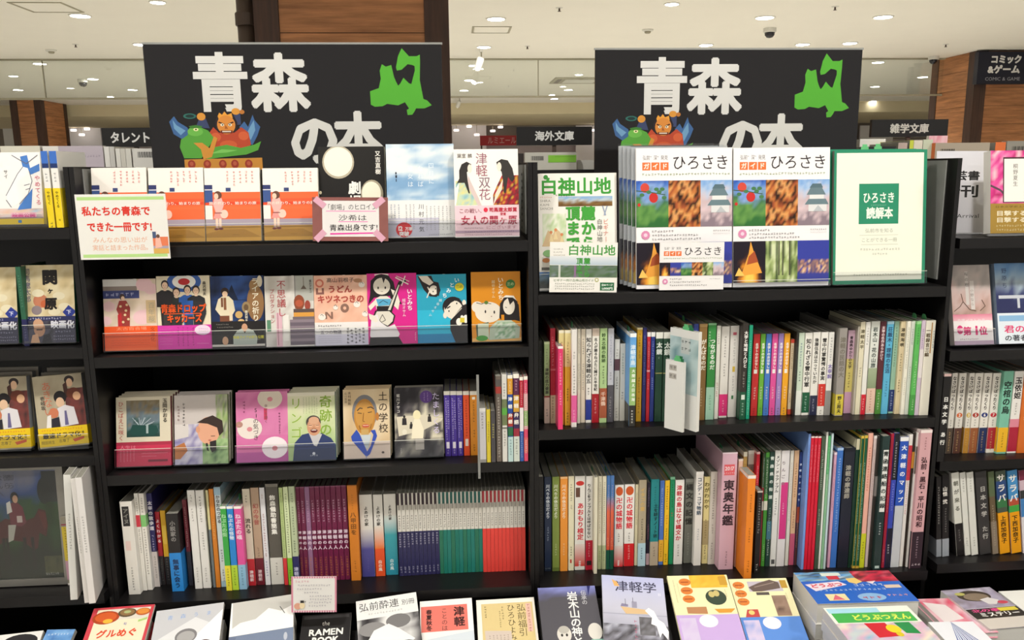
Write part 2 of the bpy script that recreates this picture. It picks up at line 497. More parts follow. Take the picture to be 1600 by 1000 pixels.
column('column', at(18, 190, p0.y).x, at(67, 190, p0.y).x, p0.y, p0.y+1.1, 'small distant wooden column over the rear shelves, beside the far ceiling soffit', 0.14)
p1 = at_z(1527, 79, CEIL_Z)
column('column', p1.x, p1.x+1.1, p1.y, p1.y+1.0, 'wooden column carrying the comic and game sign', 0.16)
pp = at(380, 40, CY)
pr = abs(at(397, 40, CY).x-at(363, 40, CY).x)/2
pipe = empty('pipe', Matrix.Translation((pp.x, CY+0.1, 0)), 'dark brown vertical pipe clamped beside the wooden plank column', 'pipe')
MB().lathe([(pr*0.93, 0), (pr*0.93, CEIL_Z-0.002)], 28).build('tube', M_DKMETAL, pipe, True)
zc = at(380, 28, CY+0.1-pr).z
MB().lathe([(pr*1.05, zc-0.035), (pr*1.1, zc-0.03), (pr*1.1, zc+0.03), (pr*1.05, zc+0.035)], 28).build('clamp', M_DKMETAL, pipe)
MB().box(pr*0.9, -0.02, zc-0.03, pr*0.9+0.075, 0.02, zc+0.03).build('bracket', M_DKMETAL, pipe)

# ---------------------------------------------------------------- ceiling fittings
def downlight(px, py, where, r=0.078, watts=0.0):
    p = at_z(px, py, CEIL_Z)
    root = empty('ceiling_light', Matrix.Translation((p.x, p.y, CEIL_Z)), 'recessed round ceiling light %s' % where, 'ceiling light', 'recessed ceiling lights')
    lamp_parts(root, r, watts)
    return root
def lamp_parts(root, r, watts):
    MB().lathe([(r*1.18, -0.001), (r*1.18, -0.006), (r, -0.009), (r, -0.003)], 24).build('trim_ring', M_WHITE, root)
    MB().lathe([(r*0.98, -0.0095), (r*0.9, -0.011)], 24).build('diffuser', M_LAMP, root)
    if watts:
        ld = bpy.data.lights.new('lamp_beam', 'SPOT'); ld.energy = watts; ld.spot_size = math.radians(150); ld.spot_blend = 0.6
        ld.shadow_soft_size = 0.09; ld.color = (1.0, 0.965, 0.90)
        lo = bpy.data.objects.new('lamp_beam', ld); COL.objects.link(lo); lo.parent = root; lo.location = (0, 0, -0.03)
LIGHTS = [  # some of these stand in for lamp reflections in the glass barrier
 (125, 24, 'nearest the top edge above the manga covers', 1), (62, 99, 'seen through the glass barrier above the small distant column', 0),
 (145, 123, 'behind the glass barrier just beside the black dome camera', 0), (28, 140, 'lowest behind the first glass pane near its seam', 0),
 (207, 140, 'behind the glass barrier closest to the big sign by the pipe', 0), (100, 153, 'in line with the bottom rail of the glass barrier', 0),
 (153, 165, 'far down the hall under the glass barrier by the talent sign', 0), (220, 69, 'just touching the upper corner of the big sign by the pipe', 1),
 (775, 29, 'first of the row running off beside the wooden plank column', 1), (756, 73, 'second of the row running off beside the wooden plank column', 1),
 (741, 102, 'third of the row, beside the track spotlight', 0), (733, 125, 'fourth of the row, behind the glass barrier', 0),
 (725, 141, 'fifth of the row, behind the glass barrier near the plank column', 0), (714, 185, 'farthest of the row beside the plank column', 0),
 (1195, 27, 'above the middle of the big sign with reflections', 1), (1103, 70, 'just over the lettering of the big sign with reflections', 1),
 (1380, 26, 'alone above the corner of the big sign with reflections', 1), (1254, 69, 'just over the green map of the sign with reflections', 1),
 (1328, 67, 'over the outer corner of the sign near the comic sign', 1), (1372, 97, 'behind the glass barrier beside the big reflecting sign', 0),
 (1442, 120, 'behind the glass barrier closest to the comic sign column', 0), (1367, 135, 'behind the glass barrier over the trivia books sign', 0),
 (1434, 147, 'at the foot of the glass barrier by the comic sign column', 0), (1364, 158, 'under the glass barrier just above the trivia books sign', 0),
 (888, 140, 'under the ceiling air conditioner cassette', 0), (866, 154, 'second below the ceiling air conditioner cassette', 0),
 (847, 164, 'third below the ceiling air conditioner cassette', 0), (1329, 67, '', 0)]
for px, py, w, on in LIGHTS[:-1]:
    downlight(px, py, w, 0.078 if py > 40 else 0.085, SPOT_W if on else 0.0)
# the lamps over the aisle where the customer stands
k = 0
for y in (-0.9, -2.3):
    for x in (-2.2, -0.75, 0.75, 2.2):
        k += 1
        root = empty('ceiling_light', Matrix.Translation((x+0.1, y, CEIL_Z)), 'recessed round ceiling light over the aisle in front of the bookcases', 'ceiling light', 'recessed ceiling lights over the aisle')
        lamp_parts(root, 0.085, SPOT_W*1.4 if y > -1 else SPOT_W*0.4)
# lamps behind the island and over the far hall
for x in (-6.5, -2.5, 2.0, 6.0):
    for y in (1.6, 6.0, 11.5, 15.0):
        ld_root = empty('ceiling_light', Matrix.Translation((x, y, CEIL_Z)), 'recessed round ceiling light over the hall beyond the island', 'ceiling light', 'recessed ceiling lights over the hall')
        lamp_parts(ld_root, 0.06, HALL_W)

def detector(px, py, label):
    p = at_z(px, py, CEIL_Z)
    root = empty('smoke_detector', Matrix.Translation((p.x, p.y, CEIL_Z)), label, 'detector', 'ceiling detectors')
    MB().lathe([(0.06, 0), (0.06, -0.012), (0.05, -0.02)], 20).build('base', M_WHITE, root)
    MB().lathe([(0.035, -0.02), (0.032, -0.035), (0.022, -0.042)], 20).build('sensor_head', M_LINE, root)
detector(80, 78, 'white smoke detector above the small distant column')
detector(1012, 46, 'white smoke detector above the big reflecting sign')
def sprinkler(px, py, label):
    p = at_z(px, py, CEIL_Z)
    root = empty('sprinkler_head', Matrix.Translation((p.x, p.y, CEIL_Z)), label, 'sprinkler', 'ceiling sprinklers')
    MB().lathe([(0.035, 0), (0.03, -0.006)], 16).build('plate', M_WHITE, root)
    MB().lathe([(0.008, -0.006), (0.008, -0.03), (0.016, -0.031), (0.016, -0.034)], 12).build('nozzle', M_DKMETAL, root)
sprinkler(118, 69, 'tiny sprinkler head near the manga covers side smoke detector')
sprinkler(874, 12, 'tiny sprinkler head high between the two big signs')
sprinkler(824, 72, 'tiny sprinkler head over the overseas paperbacks sign')
sprinkler(1305, 10, 'tiny sprinkler head above the green map with reflections')
sprinkler(1478, 69, 'tiny sprinkler head beside the comic sign column')
def dome_cam(px, py, label, scale=1.0):
    p = at_z(px, py, CEIL_Z)
    root = empty('dome_camera', Matrix.Translation((p.x, p.y, CEIL_Z)), label, 'security camera', 'ceiling dome cameras')
    MB().lathe([(0.075*scale, 0), (0.075*scale, -0.045*scale), (0.06*scale, -0.05*scale)], 20).build('housing', M_WHITE, root)
    MB().lathe([(0.06*scale, -0.05*scale), (0.055*scale, -0.08*scale), (0.035*scale, -0.105*scale), (0.01*scale, -0.112*scale)], 20).build('dome', M_DOME, root, True)
dome_cam(129, 124, 'black dome camera behind the glass barrier over the talent sign')
dome_cam(1203, 44, 'black dome camera over the big reflecting sign', 0.9)
dome_cam(1459, 88, 'black dome camera beside the comic sign column', 0.9)
# ceiling cassette and slots
ac = at_z(905, 125, CEIL_Z)
root = empty('air_conditioner', Matrix.Translation((ac.x, ac.y, CEIL_Z)), 'flat ceiling air conditioner cassette between the two big signs', 'air conditioner')
MB().box(-0.45, -0.42, -0.02, 0.45, 0.42, 0).build('panel', M_LINE, root)
MB().box(-0.26, -0.24, -0.026, 0.26, 0.24, -0.0205).build('intake_grille', M_WHITE, root)
for s in (-1, 1):
    MB().box(s*0.36-0.035, -0.3, -0.024, s*0.36+0.035, 0.3, -0.0205).build('louvre', M_DKMETAL, root)
for px0, px1, py, lab in ((10, 95, 0, 'slim ceiling access hatch above the manga covers'), (738, 800, 38, 'square ceiling access hatch beside the plank column')):
    p, q = at_z(px0, py+3, CEIL_Z), at_z(px1, py+3, CEIL_Z)
    w = (q.x-p.x)/2
    root = empty('ceiling_hatch', Matrix.Translation(((p.x+q.x)/2, p.y+w, CEIL_Z)), lab, 'hatch', 'ceiling hatches')
    fr = MB()
    fr.box(-w, -w, -0.006, w, -w+0.02, 0); fr.box(-w, w-0.02, -0.006, w, w, 0)
    fr.box(-w, -w+0.02, -0.006, -w+0.02, w-0.02, 0); fr.box(w-0.02, -w+0.02, -0.006, w, w-0.02, 0)
    fr.build('frame', M_LINE, root)
    MB().box(-w+0.03, -w+0.03, -0.004, w-0.03, w-0.03, 0).build('hatch_panel', M_CEIL, root)
def track_spot(px, py, label, s=1.0):
    p = at_z(px+4, py-14, CEIL_Z)
    root = empty('track_spotlight', Matrix.Translation((p.x, p.y, CEIL_Z)), label, 'spotlight', 'white track spotlights')
    MB().box(-0.02*s, -0.09*s, -0.03*s, 0.02*s, 0.09*s, 0).build('track_adapter', M_WHITE, root)
    MB().lathe([(0.01*s, -0.03*s), (0.01*s, -0.13*s)], 10).build('stem', M_LINE, root)
    hd = MB().lathe([(0.045*s, 0.07*s), (0.05*s, 0.06*s), (0.05*s, -0.09*s), (0.046*s, -0.1*s)], 18).build('lamp_head', M_WHITE, root)
    hd.location = (-0.03*s, -0.02*s, -0.17*s); hd.rotation_euler = (0.5, 0.35, 0)
    MB().lathe([(0.044*s, -0.1*s), (0.04*s, -0.103*s)], 18).build('lens', M_LAMP, hd)
track_spot(748, 92, 'white track spotlight hanging beside the column lights', 0.9)
track_spot(714, 165, 'small white track spotlight at the edge of the plank column', 0.8)

# ---------------------------------------------------------------- shops at the end of the hall
def glow_panel(name, px0, py0, px1, py1, Y, col, st, label, cat):
    a, b = at(px0, py0, Y), at(px1, py1, Y)
    m = emit_mat('glow_'+col, col, st)
    zz = min(b.z, 0.6)
    o = MB().box(0, 0, 0, b.x-a.x, 0.06, a.z-zz).build(name, m)
    MB().box(-0.03, -0.02, -zz, b.x-a.x+0.03, 0.08, -0.001).build('plinth', M_WHITE, o)
    o.location = (a.x, Y, zz)
    return tag(o, label, cat)
glow_panel('shop_window', 105, 200, 160, 232, 21.6, 'b8a8b8', 0.05, 'bright lilac shop window far behind the talent sign', 'shop window')
glow_panel('shop_window', 706, 196, 760, 222, 21.6, 'b88a98', 0.05, 'pale pink shop window far behind the small red shop sign', 'shop window')
glow_panel('shop_window', 900, 196, 940, 240, 21.6, 'b07a90', 0.05, 'dusky pink shop window far behind the overseas paperbacks sign', 'shop window')
glow_panel('shop_window', 1345, 196, 1395, 218, 21.6, '8a7c82', 0.05, 'dim grey shop window far behind the trivia books sign', 'shop window')
glow_panel('shop_window', 0, 168, 20, 200, 21.6, '7a7a72', 0.05, 'grey shop window beyond the small distant column', 'shop window')
for px, py in ((115, 205), (128, 212), (136, 203), (713, 205), (733, 199), (745, 212), (770, 206), (782, 200), (926, 205), (935, 215)):
    p = at(px, py, 21.3)
    o = MB().lathe([(0.07, 0), (0.07, 0.05)], 14).build('shop_lamp', M_SHOPLAMP)
    o.location = p
    tag(o, 'small bright lamp in the shops at the end of the hall', 'lamp', 'lamps of the far shops')
    MB().lathe([(0.008, 0.05), (0.008, 2.76-p.z)], 8).build('stem', M_LINE, o)
# ---------------------------------------------------------------- books
X3, Y3, Z3 = Vector((1, 0, 0)), Vector((0, 1, 0)), Vector((0, 0, 1))
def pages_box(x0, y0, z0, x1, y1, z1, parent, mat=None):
    return MB().box(x0, y0, z0, x1, y1, z1).build('pages', mat or M_PAGES_SHADE, parent)
def slip(parent, x, y, z, dark=False, lean=0.0):
    m = MB()
    m.add([(x, y, z-0.03), (x+0.0005, y, z-0.03), (x+0.0005, y+0.016, z-0.03), (x, y+0.016, z-0.03),
           (x+lean, y, z+0.006), (x+lean+0.0005, y, z+0.006), (x+lean+0.0005, y+0.016, z+0.006), (x+lean, y+0.016, z+0.006),
           (x+lean*1.6, y+0.004, z+0.011), (x+lean*1.6+0.0005, y+0.004, z+0.011), (x+lean*1.6+0.0005, y+0.012, z+0.011), (x+lean*1.6, y+0.012, z+0.011)],
          [(0,3,2,1),(0,1,5,4),(1,2,6,5),(2,3,7,6),(3,0,4,7),(4,5,9,8),(5,6,10,9),(6,7,11,10),(7,4,8,11),(8,9,10,11)])
    return m.build('order_slip', M_SLIPD if dark else M_SLIP, parent)

def slip_flat(parent, x, y, z, dark=False):
    m = MB().box(x, y, z-0.03, x+0.016, y+0.0005, z+0.006).box(x+0.003, y, z+0.0061, x+0.013, y+0.0005, z+0.011)
    return m.build('order_slip', M_SLIPD if dark else M_SLIP, parent)
def spine_book(M, t, H, D, bg, bands, texts, label, group, slips=0, cat='book', name='book', mat=None, hard=False):
    """book standing spine out; local x across the spine, y into the shelf, z up"""
    root = empty(name, M, label, cat, group)
    a = Art()
    r = min(0.0010, t*0.09); w = 0.0006 if not hard else 0.0015
    prof = [(0, D), (0, r), (r*0.3, r*0.3), (r, 0), (t-r, 0), (t-r*0.3, r*0.3), (t, r), (t, D), (t-w, D), (t-w, r+w), (w, r+w), (w, D)]
    m = MB(); n = len(prof)
    m.add([(x, y, 0) for x, y in prof]+[(x, y, H) for x, y in prof],
          [tuple(range(n-1, -1, -1)), tuple(range(n, 2*n))]+[(i, (i+1) % n, n+(i+1) % n, n+i) for i in range(n)])
    a.solid(m, bg)
    s = Sheet(a, (0, 0, H), X3, -Z3, -Y3, t, H)
    left = Sheet(a, (0, D, H), -Y3, -Z3, -X3, D, H)
    right = Sheet(a, (t, 0, H), Y3, -Z3, X3, D, H)
    for b in bands:
        if len(b) == 3:
            s.rect(0, b[0], 100, b[1], b[2])
            for q in (left, right): q.rect(0.5 if q is right else 1, b[0], 99, b[1], b[2])
        elif b[3] == 'g':                     # (v0, v1, colour, 'g', colour2): printed colour blend
            s.grad(0, b[0], 100, b[1], b[2], b[4])
        elif b[3] == 'b':                     # small box (v0, v1, colour, 'b', u0, u1)
            s.rect(b[4], b[0], b[5], b[1], b[2])
        elif b[3] == 'o':                     # round mark
            s.ell(50, (b[0]+b[1])/2, 40, (b[1]-b[0])/2, b[2])
    for tx in texts:
        st, v0, v1, c = tx[:4]
        u = tx[4] if len(tx) > 4 else 50
        if st == '~':
            k = tx[5] if len(tx) > 5 else 0.5
            sz = min(0.0052, t*k)/H*100
            s.sv(u, v0, v1, sz, c)
        elif st[0] == '=':                    # level lettering
            s.hfit(st[1:], 18, 80, v0, v1, c, 0.03)
        elif st == '-':                       # short level caption
            s.sh(12, 88, v0, v1, c)
        else:
            s.vfit(st, u, v0, v1, c, 0.03, maxw=min(92, tx[5]*1.18) if len(tx) > 5 else 86)
    a.build('cover', mat or M_COVER, root)
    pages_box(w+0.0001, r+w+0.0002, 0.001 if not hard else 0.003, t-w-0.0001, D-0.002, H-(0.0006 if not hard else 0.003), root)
    rr = random.Random(int(H*1e6))
    for k in range(abs(slips)):
        slip(root, t*(0.35+0.3*k), rr.uniform(0.012, 0.04), H-0.0006, slips < 0, t*rr.uniform(-0.2, 0.2))
    return root

def face_book(M, W, H, T, bg, art, label, group=None, spine='f0ede6', cat='book', name='book', mat=None, spine_right=True, band=None, pages=None):
    """book shown cover on; local x across the cover, y into the book, z up the cover"""
    root = empty(name, M, label, cat, group)
    a = Art(); w = 0.0007
    m = MB()
    prof = [(0, 0), (W, 0), (W, T), (0, T), (0, T-w), (W-w, T-w), (W-w, w), (0, w)] if spine_right else [(0, 0), (W, 0), (W, w), (w, w), (w, T-w), (W, T-w), (W, T), (0, T)]
    n = len(prof)
    m.add([(x, y, 0) for x, y in prof]+[(x, y, H) for x, y in prof],
          [tuple(range(n-1, -1, -1)), tuple(range(n, 2*n))]+[(i, (i+1) % n, n+(i+1) % n, n+i) for i in range(n)])
    a.solid(m, bg)
    f = Sheet(a, (0, 0, H), X3, -Z3, -Y3, W, H)
    sp = Sheet(a, (W, 0, H), Y3, -Z3, X3, T, H) if spine_right else Sheet(a, (0, T, H), -Y3, -Z3, -X3, T, H)
    sp.rect(0, 0, 100, 100, spine)
    if art: art(f)
    a.build('cover', mat or M_COVER, root)
    if T > 0.003:
        pages_box(0.001 if spine_right else w+0.0001, w+0.0001, 0.001, W-w-0.0001 if spine_right else W-0.001, T-w-0.0001, H-0.0008, root, pages)
    if band:                                  # paper band round the foot of the jacket
        b0, b1, bc, bart = band
        ba = Art(); z0, z1 = H*(1-b1/100), H*(1-b0/100); e = 0.0005
        mb = MB().add([(-0.0002, -e, z0), (W+e, -e, z0), (W+e, T+e, z0), (-0.0002, -e, z1), (W+e, -e, z1), (W+e, T+e, z1),
                       (-0.0002, -e+0.0003, z0), (W+e-0.0003, -e+0.0003, z0), (W+e-0.0003, T+e, z0), (-0.0002, -e+0.0003, z1), (W+e-0.0003, -e+0.0003, z1), (W+e-0.0003, T+e, z1)],
                      [(0,1,4,3),(1,2,5,4),(7,6,9,10),(8,7,10,11),(3,4,10,9),(4,5,11,10),(1,0,6,7),(2,1,7,8),(0,3,9,6),(5,2,8,11)])
        ba.solid(mb, bc)
        bs = Sheet(ba, (0, -e, z1), X3, -Z3, -Y3, W, z1-z0)
        if bart: bart(bs)
        ba.build('paper_band', M_COVER, root)
    return root

def shelf_frame(xl, xr, yt, yb, z, lean=8.0, Y0=None, T=0.015, rot=0.0):
    """frame of a cover leaning back on a shelf at height z, from where its edges are seen"""
    la = math.radians(lean); z = z+0.0045+T*math.sin(la)
    if Y0 is None:
        Y0 = max(0.004, min(0.16, at_z((xl+xr)/2, yb, z).y))
    p = Vector((0, Y0, z)); n = Vector((0, -math.cos(la), math.sin(la)))
    up = Vector((0, math.sin(la), math.cos(la)))
    tc = at_plane((xl+xr)/2, yt, p, n)
    H = (tc-p).dot(up)
    a, b = at_plane(xl, yt, p, n), at_plane(xr, yt, p, n)
    W = b.x-a.x
    cxs = (a.x+b.x)/2
    M = Matrix((X3, -n, up)).transposed().to_4x4()
    if rot:
        M = M @ Matrix.Rotation(math.radians(rot), 4, 'Y')
    o = Vector((cxs, Y0, z)) - (M.to_3x3() @ Vector((W/2, 0, 0)))
    if rot: o.z += abs(math.sin(math.radians(rot)))*W/2
    M.translation = o
    return M, W, H
def stand(M, W, label, lip=0.035, T=0.015, tab=True):
    """clear acrylic display stand: lip, base, back plate with a round tab"""
    R = M @ Matrix.Translation((0, 0, -0.0015))
    root = empty('display_stand', R, label, 'display stand', 'clear acrylic cover stands')
    MB().box(-0.001, -0.0065, 0, W+0.001, -0.0045, lip).build('front_lip', M_CLEAR, root)
    MB().box(-0.001, -0.0066, lip+0.0001, W+0.001, -0.0044, lip+0.0009).build('lip_edge_glint', M_TAB, root)  # white strip painting the bright glint along the lip's top edge
    MB().box(-0.001, -0.0045, -0.0005, W+0.001, T, 0.0012).build('base', M_CLEAR, root)
    return root
def tab_on(root, W, H, T, n=1):
    for k in range(n):
        t = MB(); r = 0.0085; cx = W*(0.55 if n == 1 else 0.5+0.22*k)
        pts = [(cx+r*math.cos(math.radians(a)), r*0.75*math.sin(math.radians(a))) for a in range(0, 181, 20)]
        t.add([(x, T+0.001, H-0.004+z) for x, z in pts]+[(x, T+0.0022, H-0.004+z) for x, z in pts],
              [tuple(range(len(pts)-1, -1, -1)), tuple(range(len(pts), 2*len(pts)))]+[(i, (i+1) % len(pts), len(pts)+(i+1) % len(pts), len(pts)+i) for i in range(len(pts))])
        t.build('round_tab', M_TAB, root)

def slope_frame(tl, tr, H, lift=None, T=0.006):
    """frame of a cover lying on the sloped ledge, lifted by the copies under it"""
    TP = TP_L if (tl[0]+tr[0])/2 < 836 else TP_R
    if lift is None:
        top = at((tl[0]+tr[0])/2, (tl[1]+tr[1])/2, LEDGEY-0.003)
        lift = max(0.0, (top-TP).dot(TN)-T-0.001)
    p = TP + TN*(lift+T+0.001)
    a, b = at_plane(tl[0], tl[1], p, TN), at_plane(tr[0], tr[1], p, TN)
    U = (b-a); W = U.length; U.normalize()
    dn = -(TN.cross(U)); dn = dn if dn.dot(TD) > 0 else -dn
    M = Matrix((U, -TN, -dn)).transposed().to_4x4()
    M.translation = a + dn*H
    return M, W, lift

# ---------------------------------------------------------------- rows of spines
SEEN_LABELS = {}
def S(x0, x1, top, bot, bg, desc, bands=(), texts=(), slips=0, D=None, tilt=0.0, Yf=None, lab=None, cat='book', ym=None, hard=False, side=None, name='book'):
    return dict(x0=x0, x1=x1, top=top, bot=bot, bg=bg, desc=desc, bands=bands, texts=texts, slips=slips, D=D, tilt=tilt, Yf=Yf, lab=lab, cat=cat, ym=ym, hard=hard, name=name)
def spine_row(z, where, group, items, prev='the bookcase side', Ymin=0.0, Ymax=0.10, Hmax=9.0):
    edge = None
    out = []
    for it in items:
        xc = (it['x0']+it['x1'])/2
        Y = it['Yf'] if it['Yf'] is not None else max(Ymin, min(Ymax, at_z(xc, it['bot'], z+0.001).y))
        ym = it['ym'] or it['top']+4
        xa, xb = at(it['x0'], ym, Y).x, at(it['x1'], ym, Y).x
        g = (xb-xa)*0.03
        xa += g; xb -= g
        if edge is not None and it.get('Yf') is None and xa < edge+0.0002 and edge-xa < (xb-xa)*0.6: xa = edge+0.0002
        H = min(Hmax-(0.0115 if it['slips'] else 0), at(xc, it['top'], Y).z-(z+0.0005))
        t = xb-xa
        D = it['D'] or min(0.155, H*0.72)
        D = min(D, DEPTH-0.016-Y)
        M = Matrix.Translation((xa, Y, z+0.0005))
        if it['tilt']: M = M @ Matrix.Rotation(math.radians(it['tilt']), 4, 'Y')
        lab = it['lab'] or '%s book beside the %s one, %s' % (it['desc'], prev, where)
        if lab in SEEN_LABELS: print('DUP LABEL', lab)
        SEEN_LABELS[lab] = 1
        out.append(spine_book(M, t, H, D, it['bg'], it['bands'], it['texts'], lab, group, it['slips'], it['cat'], it['name'], None, it['hard']))
        prev = it['desc']; edge = xb
    return out
W1, CR, K = 'eeeae2', 'ece4cc', '2a2628'  # thin pale bands at many spine tops are lamplight painted into the colour
# ---- left bookcase, third shelf: paperbacks and tall booklets standing at the far end
z3 = ROWZ['left'][2]
PUR = dict(bg='4a3594', bands=[(0, 6, 'f2eee2'), (78, 88, 'e9e4ec', 'b', 25, 75)])  # pale top band paints the lamplight on the book's top
WL3 = 'third shelf beside the sheet divider'
row = []
for i, (a, b) in enumerate([(693, 703), (703, 713), (713, 722.5)]):
    row.append(S(a, b, 611, 720, PUR['bg'], 'purple', PUR['bands'], [('~', 10, 74, 'c9bfe6', 35, 0.35), ('~', 14, 60, 'c9bfe6', 70, 0.35), ('~', 89, 99, 'c9bfe6')],
                 lab=['first purple paperback spine, touching the black and white snow scene cover', 'second purple paperback spine, middle one of the three alike', 'third purple paperback spine, touching the slim orange red one'][i], D=0.105, Yf=0.045))
row += [S(723, 733, 611, 720, 'e2542c', 'orange red', [(0, 6, 'f2eee2'), (74, 85, 'e9d8cc', 'b', 25, 75)], [('~', 12, 70, '8a2f18')], lab='slim orange red paperback spine between the purple and ochre ones', D=0.105, Yf=0.045),
        S(733.5, 746, 611, 720, 'd98a2b', 'ochre', [(0, 6, 'f2eee2'), (9, 13, 'efe6d4', 'b', 30, 70)], [('~', 15, 50, '6b4a1a'), ('~', 60, 72, '6b4a1a'), ('~', 82, 93, '6b4a1a')], lab='ochre paperback spine beside the clear sheet divider, third shelf', D=0.105, Yf=0.045)]
spine_row(z3, WL3, 'paperback spines by the sheet divider', row)
row = [S(748, 759, 638, 724, 'd9d6da', 'small white', [(0, 6, 'f4f2ee'), (94, 100, '9a9894')], [('~', 8, 40, '7a6f70')], lab='small white booklet just past the clear sheet divider', D=0.11),
 S(759.5, 766, 640, 722, 'd8c23a', 'slim yellow', [], [('~', 22, 60, '4a4420')], lab='slim yellow disc case beside the small white booklet', D=0.11),
 S(766.5, 774, 642, 723, '4d4a4c', 'slim charcoal', [], [('~', 25, 52, 'd8cf66')], lab='slim charcoal disc case beside the tall grey brown guide', D=0.11),
 S(774, 783, 588, 721, '6a6058', 'tall grey brown', [(4, 12, '5a5552'), (12, 20, 'a23c36')], [('~', 24, 96, 'd8d2c8')], D=0.14),
 S(783.5, 792, 585, 721, 'd9d6cf', 'white with green picture', [(28, 58, '6f7a55'), (38, 46, '5da646'), (60, 62, '7a756c')], [('~', 10, 26, '6a6a66'), ('~', 64, 84, '7a7668')], D=0.14),
 S(792.5, 801, 586, 721, '2f4f9c', 'yellow blue red dialect', [(0, 5, 'f2eee2'), (4, 22, 'd99a33'), (44, 59, 'a83a32'), (60, 70, '2c6a44'), (71, 100, 'bcd6d4')], [('~', 7, 20, 'f2e6c0'), ('津軽', 25, 42, 'f6f2e8'), ('弁語', 44, 58, 'f6f2e8'), ('~', 74, 94, '5c7e80')], D=0.14),
 S(801.5, 811, 584, 721, '5c2a4c', 'plum yellow dialect', [(0, 5, 'f2eee2'), (24, 43, 'd3a03c'), (43, 62, '3a2a56'), (62, 71, '9c3040'), (71, 100, 'cfd6cc')], [('~', 7, 20, 'd9b8c8'), ('津軽', 25, 42, 'f6f2e8'), ('弁語', 44, 60, 'f6f2e8'), ('~', 74, 94, '6a7068')], D=0.14),
 S(811.5, 817.5, 589, 721, 'b8283a', 'red white and blue', [(0, 4, 'f2eee2'), (36, 64, 'e8e2e0'), (64, 100, '2f56a0')], [('~', 6, 34, 'e8b8bc'), ('~', 66, 96, 'b9cbe8')], D=0.14),
 S(818, 824.5, 588, 721, 'd64a6a', 'pink floral', [(0, 4, 'f2eee2'), (20, 62, 'd9a6a8'), (40, 58, '8fb070'), (72, 90, 'd86a6a')], [('~', 8, 60, 'f2d8dc'), ('~', 74, 92, 'f2e8dc')], D=0.14)]
spine_row(z3, 'third shelf', 'tall guide spines by the centre post', row, 'charcoal')
